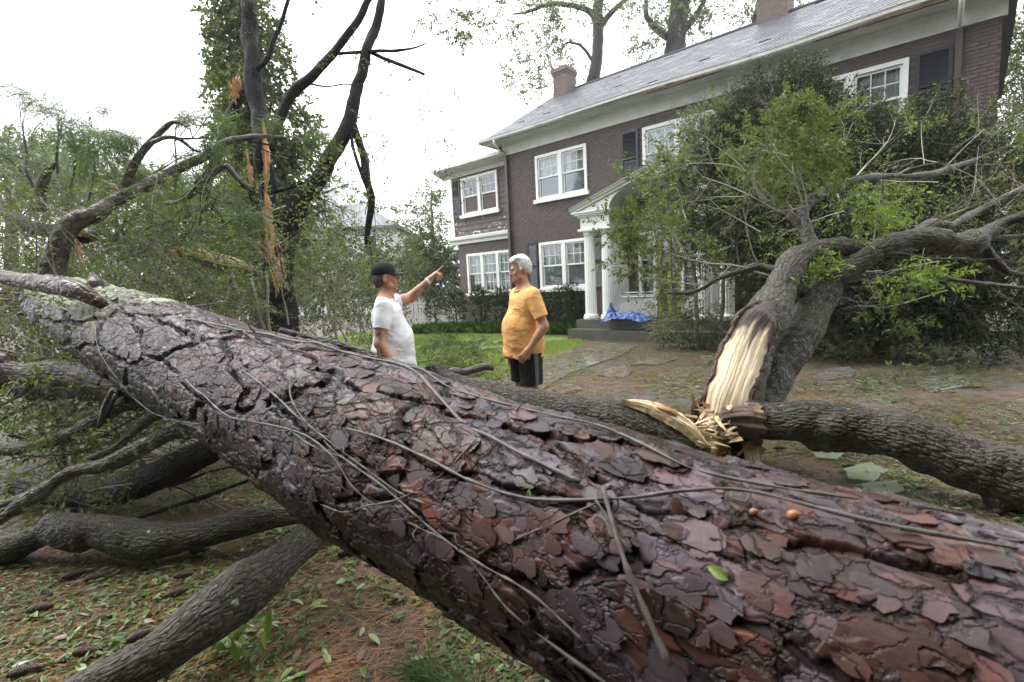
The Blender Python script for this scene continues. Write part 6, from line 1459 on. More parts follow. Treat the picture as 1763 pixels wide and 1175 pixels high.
V, F = leaf_long(P, D, N, l, w_); V[:, 2] = np.maximum(V[:, 2], ground_z(V[:, 0], V[:, 1]) + .003)
obj('leaf_litter', mesh_np('leaf_litter', V, F), M_['litter'], ground, kind='stuff')
P, D, N, l, w_ = litter(86000, 5.0, 13, .03, .08, .36, .36, 102, 1.4)
V, F = leaf_quads(P, D, N, l, w_); V[:, 2] = np.maximum(V[:, 2], .026)
obj('leaf_litter', mesh_np('leaf_litter', V, F), M_['litter'], ground, kind='stuff')
n = 52000; x, y = polar(n, 1.3, 6, -56, 56, 1.2); k = fbm(np.c_[x, y, x * 0], 201, 3) + rng.normal(size=n) * .05 > .38; x, y = x[k], y[k]; n = len(x)
a = rng.normal(.5, .7, n); P = np.c_[x, y, ground_z(x, y) + rng.uniform(.003, .016, n)]; D = np.c_[np.cos(a), np.sin(a), rng.normal(size=n) * .05]
V, F = leaf_quads(P, D, np.array([(0, 0, 1.)] * n), rng.uniform(.09, .19, n), .0028, 0.0)
obj('pine_straw', mesh_np('pine_straw', V, F), M_['straw'], ground, kind='stuff')
n = 26000; x, y = polar(n, 6, 13, -10, 56, 1.3); k = fbm(np.c_[x, y, x * 0], 201, 3) + rng.normal(size=n) * .05 > .45; x, y = x[k], y[k]; n = len(x)
a = rng.normal(.2, .8, n); P = np.c_[x, y, np.full(n, .028)]; D = np.c_[np.cos(a), np.sin(a), 0 * a]
V, F = leaf_quads(P, D, np.array([(0, 0, 1.)] * n), rng.uniform(.12, .22, n), .006, 0.0); obj('pine_straw', mesh_np('pine_straw', V, F), M_['straw'], ground, kind='stuff')
# the largest fallen leaves one by one
lm = []
for k, m in enumerate([simple('yellow_green_fallen_leaf', (.2, .27, .08), (.12, .18, .05), 30, .35), simple('green_fallen_leaf', (.08, .15, .035), (.05, .10, .025), 30, .3), simple('brown_fallen_leaf', (.17, .08, .04), (.09, .045, .03), 30, .45)]):
    g = np.linspace(0, 1, 7); prof = np.sin(PI * g ** .8) ** .8; V = []
    for q, a in enumerate(g):
        for b in (-1, 0, 1): V.append((b * .5 * prof[q] * .38, a - .5, abs(b) * .06 * prof[q] - .15 * (a - .5) ** 2 + .05))
    i = np.arange(6)[:, None] * 3 + np.arange(2)[None]; me = mesh_np('leaf', np.array(V), np.stack([i, i + 1, i + 4, i + 3], -1).reshape(-1, 4), smooth=True); me.materials.append(m); lm.append(me)
cnt = 0
while cnt < 290:
    r_ = rng.uniform(1.5, 3.6); a = math.radians(rng.uniform(-52, 8)); x, y = r_ * math.sin(a), r_ * math.cos(a)
    s_ = rng.uniform(.05, .095); obj('leaf', lm[rng.choice(3, p=[.42, .43, .15])], None, ground, loc=(x, y, float(ground_z(np.array([x]), np.array([y]))[0]) + rng.uniform(.006, .02)), rot=(rng.normal() * .25, rng.normal() * .25, rng.uniform(0, 6.28)), scale=(s_, s_, s_)); cnt += 1
# pine cones
nS, nT = 44, 40; g = np.linspace(0, 1, nS); th_ = np.arange(nT) / nT * 2 * PI; V = []
for k, a in enumerate(g):
    R_ = .027 * np.sin(PI * np.clip(a * .93 + .04, 0, 1)) ** .55 * (1.1 - .35 * a)
    for b in th_:
        ph = 8 * b / (2 * PI); sc_ = abs(((a * 13 + ph) % 1) - .5) + abs(((a * 13 - ph) % 1) - .5)
        rr_ = R_ * (.66 + .62 * sc_ * sc_); V.append((rr_ * math.cos(b), rr_ * math.sin(b), (a - .5) * .105))
i = np.arange(nS - 1)[:, None] * nT; j = np.arange(nT)[None]; j2 = (j + 1) % nT
m_cone = simple('wet_pine_cone', (.085, .042, .03), (.03, .016, .013), 60, .35, .5, .002)
me_c = mesh_np('pine_cone', np.array(V), np.stack([i + j, i + j2, i + nT + j2, i + nT + j], -1).reshape(-1, 4), smooth=True); me_c.materials.append(m_cone)
for x, y, a, lab in [(318, 995, .3, 'pine cone below the level brown limb, larger of two side by side'), (305, 1025, .6, 'pine cone just below and left of the larger one'), (243, 1098, .7, 'pine cone beside the slanting limb, halfway down the left ground'), (345, 953, .3, 'pine cone tucked under the knotted limb'), (128, 992, .6, 'dark pine cone left among the green leaves'), (168, 996, .5, 'pine cone right of the dark one among the green leaves'),
                     (150, 1126, .1, 'pine cone near the lower left with yellow leaf beside it'), (42, 1165, .4, 'blurred pine cone in the bottom left corner'), (70, 1053, .4, 'long pine cone lying on straw near the left edge'), (598, 958, .2, 'pine cone right of the slanting limb by the trunk'),
                     (1342, 776, .0, 'pine cone beside the mossy stone under the right log'), (1462, 806, .1, 'pine cone lying between two mossy stones'), (1722, 884, .2, 'pine cone at the right edge between the trunk and the log'), (1300, 700, .2, 'pine cone behind the broken stump')]:
    p = gnd(x, y); p[2] = float(ground_z(p[:1], p[1:2])[0]) + .022
    o = obj('pine_cone', me_c, None, None, loc=p, label=lab, cat='pine cone', group='pine cones on the ground'); o.rotation_euler = (PI / 2, 0, a + PI / 2)
n = 9000; x, y = polar(n, 1.3, 9, -56, 56, 1.3); P = np.c_[x, y, ground_z(x, y) + rng.uniform(.004, .015, n)]; a = rng.uniform(0, 6.28, n); D = np.c_[np.cos(a), np.sin(a), rng.normal(size=n) * .15]
V, F = leaf_quads(P, D, np.c_[rng.normal(size=(n, 2)) * .25, np.ones(n)], rng.uniform(.012, .05, n), rng.uniform(.008, .02, n), .1); obj('bark_crumbs', mesh_np('bark_crumbs', V, F), M_['crumb'], ground, kind='stuff')
# green pine sprig and leafy sprig near the bottom
V, F = needle_tufts(rng, np.array([gnd(700 + 12 * k, 1150 + 4 * k, .05) for k in range(9)]), np.array([(-.7, .3, .3)] * 9), 60, .20, .003, .5)
MB().add(V, F).build('pine_sprig', M_['needle'], None, origin=gnd(740, 1160), label='green pine needle sprig on the ground at the bottom beside the trunk', cat='pine sprig')
c0 = gnd(395, 1130, .05); P = c0 + rng.normal(size=(16, 3)) * np.array((.08, .07, .015)); P[:, 2] = np.abs(P[:, 2]) + .03; D = rng.normal(size=(16, 3)) * np.array((1, 1, .3)) + np.array((0, 0, .3))
sp_r = thing('leafy_sprig', 'torn sprig of long fresh green leaves beside the slanting limb at the bottom', 'sprig', c0)
V, F, A = tube([c0 + (-.1, -.05, 0), c0 + (0, 0, .01), c0 + (.12, .06, .0)], [.004, .004, .002], 6, .02); part(MB().add(V, F, A), 'stem', M_['twigd'], sp_r, True)
for q in range(16):
    V, F = leaf_long(P[q:q + 1], D[q:q + 1], np.array([(0, -.3, 1.)]), rng.uniform(.08, .13, 1), .035); part(MB().add(V, F), 'leaf', M_['leafbright'], sp_r, True)
# twigs strewn on lawn and path
segs, tips = [], []
for (x, y, dx, dy) in [(745, 600, .8, .3), (790, 612, .7, -.2), (760, 640, .6, .1), (830, 618, -.7, .3), (740, 660, .6, .3), (800, 650, .5, -.1), (820, 600, .9, 0), (730, 625, .9, .2), (780, 590, -.5, .1), (700, 640, .5, .4)]:
    for _ in range(2): grow(rng, gnd(x + rng.normal() * 14, y + rng.normal() * 6, .05), (dx, dy, .35), .45, .012, 2, segs, tips, .4, -.03, 2, .7)
tw = thing('twig_pile', 'heap of thin bare twigs and leaves on the lawn between the two men', 'twigs', gnd(780, 640))
part(MB().add(*segs_mesh(segs)), 'twigs', M_['twigd'], tw, kind='stuff')
Pt = np.array([t_[0] for t_ in tips]); Pt[:, 2] = np.clip(Pt[:, 2], .05, .5); Dt = np.array([t_[1] for t_ in tips]); V, F = sprays(rng, Pt, Dt, .1, 5, .05, .022); V[:, 2] = np.maximum(V[:, 2], .02); part(MB().add(V, F), 'leaves', M_['leafolive'], tw, kind='stuff')
segs, tips = [], []
for q in range(46):
    x, y = polar(1, 1.6, 9, -52, 52, 1.2); grow(rng, (x[0], y[0], .04), (rng.normal(), rng.normal(), .05), .22, .005, 1, segs, tips, .4, -.01, 2, .7)
V, F, A = segs_mesh(segs); V[:, 2] = np.clip(V[:, 2], .02, .12); obj('fallen_twigs', mesh_np('fallen_twigs', V, F, A), M_['twigd'], ground, kind='stuff')

# ------------------------------------------------------------------ rain-laden air
hz = bpy.data.materials.new('rain_haze'); hz.use_nodes = True; hn = hz.node_tree; hn.nodes.clear()
pv = hn.nodes.new('ShaderNodeVolumePrincipled'); pv.inputs['Color'].default_value = (.93, .95, .97, 1); pv.inputs['Density'].default_value = .0009; pv.inputs['Anisotropy'].default_value = .3
oo = hn.nodes.new('ShaderNodeOutputMaterial'); hn.links.new(pv.outputs[0], oo.inputs['Volume'])
HAZE = True
if HAZE: MB().box(-335, 335, -75, 435, -1.6, 22).build('haze', hz, kind='stuff')
# ------------------------------------------------------------------ the two men
class SDF:
    """smooth-union field of capsules and ellipsoids, turned into one continuous skin"""
    def __init__(s, lo, hi, vx): 
        s.lo = np.array(lo, float); s.vx = vx; s.n = np.ceil((np.array(hi) - s.lo) / vx).astype(int) + 1
        s.D = np.full(s.n, 1.0, np.float32)
    def _sub(s, lo, hi):
        a = np.clip(np.floor((lo - s.lo) / s.vx).astype(int), 0, s.n - 1); b = np.clip(np.ceil((hi - s.lo) / s.vx).astype(int) + 1, 1, s.n)
        if np.any(b <= a): return None, None
        g = np.meshgrid(*[s.lo[k] + np.arange(a[k], b[k]) * s.vx for k in range(3)], indexing='ij')
        return tuple(slice(a[k], b[k]) for k in range(3)), np.stack(g, -1)
    def _mix(s, sl_, d, k, cut=False):
        A = s.D[sl_]
        if cut:
            h = np.clip(.5 - .5 * (A + d) / k, 0, 1); s.D[sl_] = A * (1 - h) + (-d) * h + k * h * (1 - h); return
        h = np.clip(.5 + .5 * (A - d) / k, 0, 1); s.D[sl_] = A * (1 - h) + d * h - k * h * (1 - h)
    def cap(s, a, b, ra, rb, k=.02, cut=False):
        a = np.array(a, float); b = np.array(b, float); m = max(ra, rb) + k * 2 + .03
        sl_, G = s._sub(np.minimum(a, b) - m, np.maximum(a, b) + m)
        if sl_ is None: return s
        ab = b - a; t_ = np.clip(((G - a) @ ab) / max(1e-9, ab @ ab), 0, 1)
        d = np.linalg.norm(G - a - t_[..., None] * ab, axis=-1) - (ra + (rb - ra) * t_); s._mix(sl_, d, k, cut); return s
    def chain(s, P, R, k=.02):
        for q in range(len(P) - 1): s.cap(P[q], P[q + 1], R[q], R[q + 1], k)
        return s
    def ell(s, c, r, k=.03, rot=None, cut=False):
        c = np.array(c, float); r = np.array(r, float); m = r.max() + k * 2 + .03
        sl_, G = s._sub(c - m, c + m)
        if sl_ is None: return s
        Q = G - c
        if rot is not None: Q = Q @ np.array(rot)
        q = Q / r; l = np.linalg.norm(q, axis=-1); l2 = np.linalg.norm(q / r, axis=-1)
        d = l * (l - 1) / np.maximum(l2, 1e-6); s._mix(sl_, d, k, cut); return s
    def plane(s, p, n_):
        g = np.stack(np.meshgrid(*[s.lo[k] + np.arange(s.n[k]) * s.vx for k in range(3)], indexing='ij'), -1)
        s.D = np.maximum(s.D, (g - np.array(p)) @ np.array(n_, float)).astype(np.float32); return s
    def mesh(s):
        D = s.D; n = np.array(D.shape); neg = D < 0
        c8 = [(i, j, k) for i in (0, 1) for j in (0, 1) for k in (0, 1)]
        def sh(A, o): return A[o[0]:n[0] - 1 + o[0], o[1]:n[1] - 1 + o[1], o[2]:n[2] - 1 + o[2]]
        cnt = sum(sh(neg, o).astype(int) for o in c8); act = (cnt > 0) & (cnt < 8)
        idx = np.full(act.shape, -1, np.int64); I = np.argwhere(act); idx[act] = np.arange(len(I))
        acc = np.zeros((len(I), 3)); w = np.zeros(len(I))
        for a in c8:
            for ax_ in range(3):
                if a[ax_]: continue
                b = list(a); b[ax_] = 1
                da = sh(D, a)[act]; db = sh(D, tuple(b))[act]; x = (da < 0) != (db < 0)
                t_ = np.where(x, da / np.where(x, da - db, 1), 0); p = np.array(a, float)[None] + 0 * acc; p[:, ax_] += t_
                acc += p * x[:, None]; w += x
        V = s.lo + (I + acc / w[:, None]) * s.vx
        Fs = []
        for ax_ in range(3):
            o1, o2 = [(1, 2), (2, 0), (0, 1)][ax_]
            sl0 = [slice(1, n[k] - 1) for k in range(3)]; sl0[ax_] = slice(0, n[ax_] - 1); sl1 = list(sl0); sl1[ax_] = slice(1, n[ax_])
            a = neg[tuple(sl0)]; b = neg[tuple(sl1)]; E_ = np.argwhere(a != b)
            if len(E_) == 0: continue
            base = E_.copy(); 
            for k in range(3):
                if k != ax_: base[:, k] += 1
            inside = a[tuple(E_.T)]
            def cell(d1, d2):
                q = base.copy(); q[:, o1] -= d1; q[:, o2] -= d2; return idx[tuple(q.T)]
            q = np.stack([cell(1, 1), cell(0, 1), cell(0, 0), cell(1, 0)], 1)
            q = np.where(inside[:, None], q, q[:, ::-1]); q = q[(q >= 0).all(1)]; Fs.append(q)
        return V, np.concatenate(Fs)
def rotz(P, a, o=(0, 0, 0)):
    c, s_ = math.cos(a), math.sin(a); P = np.atleast_2d(np.array(P, float)) - np.array(o); return np.stack([P[:, 0] * c - P[:, 1] * s_, P[:, 0] * s_ + P[:, 1] * c, P[:, 2]], 1) + np.array(o)

m_skin = NT('skin'); v = m_skin.coord('Object'); ca = m_skin.n('Attribute', attribute_name='colb').outputs['Color']
n1 = m_skin.noise(v, 28, 4); col = m_skin.mix(1, ca, m_skin.ramp(n1, [(.3, .86), (.7, 1.1)]), 'MULTIPLY')
m_skin.b.inputs['Subsurface Weight'].default_value = .08; m_skin.b.inputs['Subsurface Radius'].default_value = (.02, .008, .004); m_skin.b.inputs['Subsurface Scale'].default_value = .5
m_skin = m_skin.out(col, .48, m_skin.bump(m_skin.noise(v, 140, 3), .25, .002))
def cloth(name, c, c2=None, wr=1.0, rough=.85):
    t = NT(name); v = t.coord('Object'); n1 = t.noise(t.coord('Object', (1, 1, 1.6)), 5.5, 3, .5, 1.2); n2 = t.noise(v, 260, 2)
    return t.out(t.ramp(n1, [(.3, c2 or tuple(x * .92 for x in c)), (.7, c)]), rough, t.bump(n2, .3, .001, t.bump(n1, .55 * wr, .035)))

def hand(s, w, d, pn, side, curl, L_=1.0, thumb=None, k=.006):
    """w wrist, d hand direction, pn palm normal (palm faces pn), side=+1/-1 for which side the thumb is on; curl per finger in radians per joint"""
    d = nz(np.array(d, float)); pn = np.array(pn, float); pn = nz(pn - d * (pn @ d)); x = np.cross(d, pn) * side     # x points to the thumb side
    w = np.array(w, float); kn = []
    for q, o in enumerate((.030, .010, -.010, -.029)):
        b = w + d * (.086 - .004 * abs(q - 1)) * L_ + x * o; kn.append(b); s.cap(w + x * o * .55 + d * .01, b, .016, .0125, k * 2)
    s.cap(w, w + d * .07 + x * .0, .024, .02, k * 3)
    lens = [(.042, .026, .022), (.046, .029, .023), (.043, .027, .022), (.034, .021, .019)]
    for q in range(4):
        p = kn[q]; a = 0.0; c_ = curl[q]; sp_ = (.06, .02, -.02, -.07)[q]
        for j, l in enumerate(lens[q]):
            a += c_ * (1.0, 1.1, .8)[j]; dd = d * math.cos(a) + pn * math.sin(a) + x * sp_ * (1 if j == 0 else .5); e = p + nz(dd) * l; s.cap(p, e, .0098 - .0009 * j, .0090 - .0009 * j, .003); p = e
    b = w + d * .022 + x * .026; td = nz(d * .62 + x * .62 + pn * .35) if thumb is None else nz(thumb[0] * d + thumb[1] * x + thumb[2] * pn)
    e = b + td * .042; td2 = nz(td + d * .25 + pn * .35); e2 = e + td2 * .030; e3 = e2 + nz(td2 + pn * .4) * .024
    s.cap(w + d * .01 + x * .012, b, .018, .016, k * 2); s.cap(b, e, .0145, .0115, k); s.cap(e, e2, .0112, .0105, .003); s.cap(e2, e3, .0105, .0085, .003)

def head(s, o, yaw, pitch, heavy=0.0):
    """head on point o (base of skull); faces +x turned by yaw"""
    o = np.array(o, float)
    def T_(p):
        p = np.array(p, float); c, q = math.cos(pitch), math.sin(pitch); p = np.array((p[0] * c + p[2] * q, p[1], -p[0] * q + p[2] * c)); return rotz(p, yaw)[0] + o
    R3 = np.array(Matrix.Rotation(yaw, 3, 'Z') @ Matrix.Rotation(pitch, 3, 'Y'))
    E = lambda c, r, k=.02, cut=False: s.ell(T_(c), r, k, R3, cut)
    C = lambda a, b, ra, rb, k=.008, cut=False: s.cap(T_(a), T_(b), ra, rb, k, cut)
    E((0, 0, .125), (.098, .077, .098)); E((.030, 0, .07), (.068, .062 + heavy * .01, .085)); E((.052, 0, .025), (.040, .045 + heavy * .012, .032), .03)
    C((.086, 0, .008), (.088, 0, .010), .017, .017, .025)                   # chin
    C((.035, .052, .03), (.035, -.052, .03), .022, .022, .03)               # jaw
    C((.088, .030, .118), (.097, 0, .116), .011, .012, .012); C((.088, -.030, .118), (.097, 0, .116), .011, .012, .012)   # brow
    E((.094, .031, .099), (.013, .016, .010), .008, True); E((.094, -.031, .099), (.013, .016, .010), .008, True)         # eye sockets
    C((.098, 0, .105), (.119, 0, .074), .008, .0105, .008); C((.116, 0, .070), (.104, 0, .066), .011, .009, .006)         # nose
    C((.104, .012, .069), (.104, -.012, .069), .008, .008, .005)
    E((.072, .040, .075), (.024, .020, .022), .02); E((.072, -.040, .075), (.024, .020, .022), .02)                       # cheeks
    C((.098, .019, .045), (.1015, 0, .047), .0052, .0062, .006); C((.098, -.019, .045), (.1015, 0, .047), .0052, .0062, .006)
    C((.096, .016, .036), (.0995, 0, .034), .0055, .0065, .006); C((.096, -.016, .036), (.0995, 0, .034), .0055, .0065, .006)
    C((.104, .018, .0405), (.106, -.018, .0405), .0016, .0016, .003, True)
    for sg_ in (-1, 1):
        E((-.004, sg_ * .080, .088), (.019, .009, .033), .006); E((.002, sg_ * .090, .091), (.010, .006, .018), .004, True)
    return T_, R3

def build_person(label, loc, rz, P):
    root = thing('person', label, 'person', loc, rz)
    H_ = P['pose']
    s = SDF((-.42, -.48, -.03), (.85, .70, 1.86), .0062)
    # legs and pelvis
    for sg_ in (-1, 1):
        L0 = [(0, sg_ * .095, .93), (.015, sg_ * .11, .50), (-.015, sg_ * .115, .10)]
        s.chain(L0, (.098, .062, .042), .04); s.ell((-.02, sg_ * .115, .36), (.056, .052, .10), .03); s.cap((-.035, sg_ * .115, .055), (.13, sg_ * .13, .035), .042, .03, .02)
    s.ell((0, 0, .97), (.135, .17, .12), .05); s.ell((-.05, 0, .93), (.11, .15, .10), .05)
    s.ell((.03 + P['belly'], 0, 1.13), (.15, .165, .17), .06); s.ell((0, 0, 1.31), (.125, .175, .17), .06)
    s.cap((-.015, .16, 1.42), (-.015, -.16, 1.42), .062, .062, .05); s.cap((-.02, .07, 1.45), (-.02, -.07, 1.45), .06, .06, .05)
    s.chain([(-.02, 0, 1.42), (.0, 0, 1.50), (.012, 0, 1.575)], (.075, .064, .060), .03)
    arms = H_['arms']
    for A in arms:
        s.chain([A['sh'], A['el'], A['wr']], (.056, .043, .027), .025)
        a, b = np.array(A['el']), np.array(A['wr']); s.cap(a + (b - a) * .12, a + (b - a) * .45, .044, .036, .02)
        a, b = np.array(A['sh']), np.array(A['el']); s.cap(a + (b - a) * .25, a + (b - a) * .7, .053, .046, .02)
        hand(s, A['wr'], A['hd'], A['pn'], A['side'], A['curl'], thumb=A.get('thumb'))
    T_, R3 = head(s, (.0, 0, 1.545), H_['yaw'], H_['pitch'], P.get('heavy', 0))
    V, F = s.mesh()
    base = np.array(P['skin']); c = np.repeat(base[None], len(V), 0)
    loc_ = (V - T_((0, 0, 0))) @ R3     # head space
    hm = (V[:, 2] > 1.5)
    red = np.exp(-((loc_[:, 0] - .08) / .05) ** 2 - ((loc_[:, 2] - .07) / .05) ** 2) * hm
    c = c * (1 - .35 * red[:, None]) + np.array((.50, .20, .14)) * .35 * red[:, None]
    neck = np.exp(-((V[:, 2] - 1.50) / .05) ** 2) * (np.abs(V[:, 1]) < .12); c = c * (1 - .4 * neck[:, None]) + np.array((.46, .19, .13)) * .4 * neck[:, None]
    lips = np.exp(-((loc_[:, 0] - .10) / .012) ** 2 - ((loc_[:, 2] - .040) / .007) ** 2 - (loc_[:, 1] / .022) ** 2) * hm; c = c * (1 - .6 * lips[:, None]) + np.array((.30, .10, .09)) * .6 * lips[:, None]
    for (q, r_, st) in P.get('tattoo', []):
        nn = fbm((V - np.array(q)) * 26 + 3, 5, 3); w = np.exp(-(((V - np.array(q)) / r_) ** 2).sum(1) ** 2) * sstep(.42, .54, nn) * st; c = c * (1 - w[:, None]) + np.array((.06, .075, .08)) * w[:, None]
    for (q, r_) in P.get('stub', []): pass
    beard = np.exp(-((loc_[:, 0] - .075) / .05) ** 2 - ((loc_[:, 2] - .022) / .026) ** 2) * hm * P.get('beard', .25); c = c * (1 - beard[:, None]) + np.array((.20, .15, .13)) * beard[:, None]
    obj('body', mesh_np('body', V, F, {'colb': c}, smooth=True), m_skin, root)
    # eyes and brows
    m_eye = simple('eye_white', (.62, .6, .58), None, 5, .15); m_iris = simple('dark_iris', (.03, .025, .02), None, 5, .1)
    for sg_ in (-1, 1):
        e = SDF((-.014,) * 3, (.014,) * 3, .0012).ell((0, 0, 0), (.0115,) * 3, .001); Ve, Fe = e.mesh(); pe_ = T_((.0825, sg_ * .031, .099)); eo = obj('eye', mesh_np('eye', Ve, Fe, smooth=True), m_eye, root, loc=pe_)
        e = SDF((-.006,) * 3, (.006,) * 3, .0008).ell((0, 0, 0), (.0045,) * 3, .0005); Ve, Fe = e.mesh(); obj('iris', mesh_np('iris', Ve, Fe, smooth=True), m_iris, eo, loc=np.array(R3) @ np.array((.0085, 0, -.0005)))
        lid = SDF((-.03,) * 3, (.03,) * 3, .0015); lid.cap((.006, -.013, .008), (.010, .010, .009), .0035, .003, .003); Ve, Fe = lid.mesh(); obj('eyelid', mesh_np('eyelid', Ve @ np.array(R3).T, Fe, smooth=True), P['lidm'], root, loc=pe_)
        br = SDF((-.03,) * 3, (.03,) * 3, .0015); br.cap((.008, -.014, .018), (.012, .012, .020), .0035, .003, .003); Ve, Fe = br.mesh(); obj('eyebrow', mesh_np('eyebrow', Ve @ np.array(R3).T, Fe, smooth=True), P['hairm'], root, loc=pe_)
    # hair
    hs_ = SDF((-.25, -.22, 1.40), (.25, .22, 1.86), .0042)
    E = lambda cc_, r, k=.02, cut=False: hs_.ell(T_(cc_), r, k, R3, cut)
    P['hair'](E, hs_, T_, R3)
    Vh, Fh = hs_.mesh(); hl = (Vh - T_((0, 0, 0))) @ R3; dirn = nz(hl - np.array((0, 0, .12)))
    Vh = Vh + (dirn @ R3.T) * ((vnoise(hl * np.array((40, 120, 40)), 3) - .5) * P.get('tuft', .006))[:, None]
    obj('hair', mesh_np('hair', Vh, Fh, smooth=True), P['hairm'], root)
    # shirt
    t_ = SDF((-.45, -.50, P['hem'] - .06), (.62, .62, 1.60), .0068); g = .018
    t_.ell((.0, 0, .99), (.15 + g, .185 + g, .14), .06); t_.ell((.03 + P['belly'], 0, 1.13), (.155 + g, .17 + g, .18), .07); t_.ell((.0, 0, 1.31), (.13 + g, .178 + g, .17), .06)
    t_.cap((.03 + P['belly'], 0, P['hem'] - .05), (.02 + P['belly'] * .9, 0, 1.1), .178, .176, .05); t_.cap((-.02, .07, P['hem'] - .05), (-.02, .07, 1.0), .145, .135, .05); t_.cap((-.02, -.07, P['hem'] - .05), (-.02, -.07, 1.0), .145, .135, .05)
    t_.cap((-.015, .155, 1.415), (-.015, -.155, 1.415), .072, .072, .05); t_.cap((-.02, .07, 1.445), (-.02, -.07, 1.445), .068, .068, .04)
    t_.plane((0, 0, P['hem']), (0, .0, -1))
    t_.plane((.03, 0, 1.475), (.25, 0, 1))       # neckline
    for A in arms:
        a, b = np.array(A['sh'], float), np.array(A['el'], float); e = a + (b - a) * A.get('sl', .68)
        q = SDF.__new__(SDF); q.lo = t_.lo; q.vx = t_.vx; q.n = t_.n; q.D = np.full(t_.n, 1.0, np.float32); q.cap(a, e + (b - a) * .2, .074, .072, .02); q.plane(e, nz(b - a)); 
        h = np.clip(.5 + .5 * (t_.D - q.D) / .03, 0, 1); t_.D = (t_.D * (1 - h) + q.D * h - .03 * h * (1 - h)).astype(np.float32)
    Vs, Fs = t_.mesh()
    fold = (fbm(Vs * np.array((5, 5, 9)) + 3, 9, 3) - .5); nrm = nz(Vs - np.array((.02, 0, 0)) * 1 - np.c_[Vs[:, 0] * 0, Vs[:, 0] * 0, Vs[:, 2]])
    amp = .012 + .006 * sstep(1.25, .95, Vs[:, 2]); Vs[:, :2] += nrm[:, :2] * (fold * amp * 2 + .0018 * np.sin(Vs[:, 2] * 70 + Vs[:, 1] * 20) * sstep(1.15, .9, Vs[:, 2]))[:, None]
    hemk = Vs[:, 2] < P['hem'] + .02; Vs[hemk, 2] += P.get('hemwave', .0) * np.sin(np.arctan2(Vs[hemk, 1], Vs[hemk, 0]) * 3 + 1)
    shirt = obj('shirt', mesh_np('shirt', Vs, Fs, smooth=True), P['shirtm'], root)
    # shorts
    w = SDF((-.30, -.34, .42), (.32, .34, 1.1), .0075)
    for sg_ in (-1, 1): w.cap((.0, sg_ * .10, .95), (.012, sg_ * .118, .45), .128, .108, .03)
    w.ell((0, 0, .97), (.155, .185, .12), .04); w.plane((0, 0, P['leg']), (0, 0, -1)); w.plane((0, 0, P['hem'] + .05), (0, 0, 1)); Vw, Fw = w.mesh(); Vw[:, :2] *= (1 + (fbm(Vw * np.array((9, 9, 4)), 4) - .5) * .10)[:, None]
    sh_ = obj('shorts', mesh_np('shorts', Vw, Fw, smooth=True), P['shortm'], root)
    P['extra'](root, T_, R3, shirt, sh_, (Vw, Fw))
    # shoes
    for sg_ in (-1, 1):
        f = SDF((-.14, -.1, -.03), (.22, .1, .14), .006); f.cap((-.04, 0, .05), (.14, sg_ * .012, .035), .052, .042, .02).cap((-.03, 0, .07), (-.03, 0, .10), .05, .045, .02); f.plane((0, 0, .0), (0, 0, -1)); Vf_, Ff_ = f.mesh(); obj('shoe', mesh_np('shoe', Vf_, Ff_, smooth=True), P['shoem'], root, loc=(0, sg_ * .118, 0))
    return root

# --- the man in the orange shirt
m_orange = cloth('orange_cotton', (.88, .47, .17), (.80, .41, .14)); m_whitec = cloth('white_cotton', (.82, .83, .85), (.74, .75, .78), .9)
m_blackc = cloth('black_shorts_cloth', (.007, .007, .008), None, .8, .9); m_grey = simple('grey_side_stripe', (.13, .135, .145), None, 20, .6)
m_whair = simple('white_hair', (.80, .79, .76), (.58, .57, .54), 60, .6, .5, .003, scale=(1, 1, .3)); m_bhair = simple('brown_hair', (.10, .065, .045), (.05, .035, .028), 60, .6, .5, .003)
m_lid1 = simple('eyelid_skin', (.42, .2, .14), None, 5, .5); m_shoe = simple('dark_shoe', (.05, .05, .05), None, 5, .6)
def hair_white(E, s, T_, R3):
    E((-.008, 0, .136), (.101, .081, .098)); E((.050, .01, .200), (.054, .062, .022), .03); E((.080, .01, .182), (.028, .056, .018), .02)
    E((-.05, 0, .11), (.062, .078, .09), .02)
    E((.085, 0, .085), (.066, .12, .080), .012, True); E((.02, 0, .02), (.11, .12, .060), .02, True)
    s.cap(T_((.03, .072, .11)), T_((.03, .072, .085)), .012, .008, .01); s.cap(T_((.03, -.072, .11)), T_((.03, -.072, .085)), .012, .008, .01)
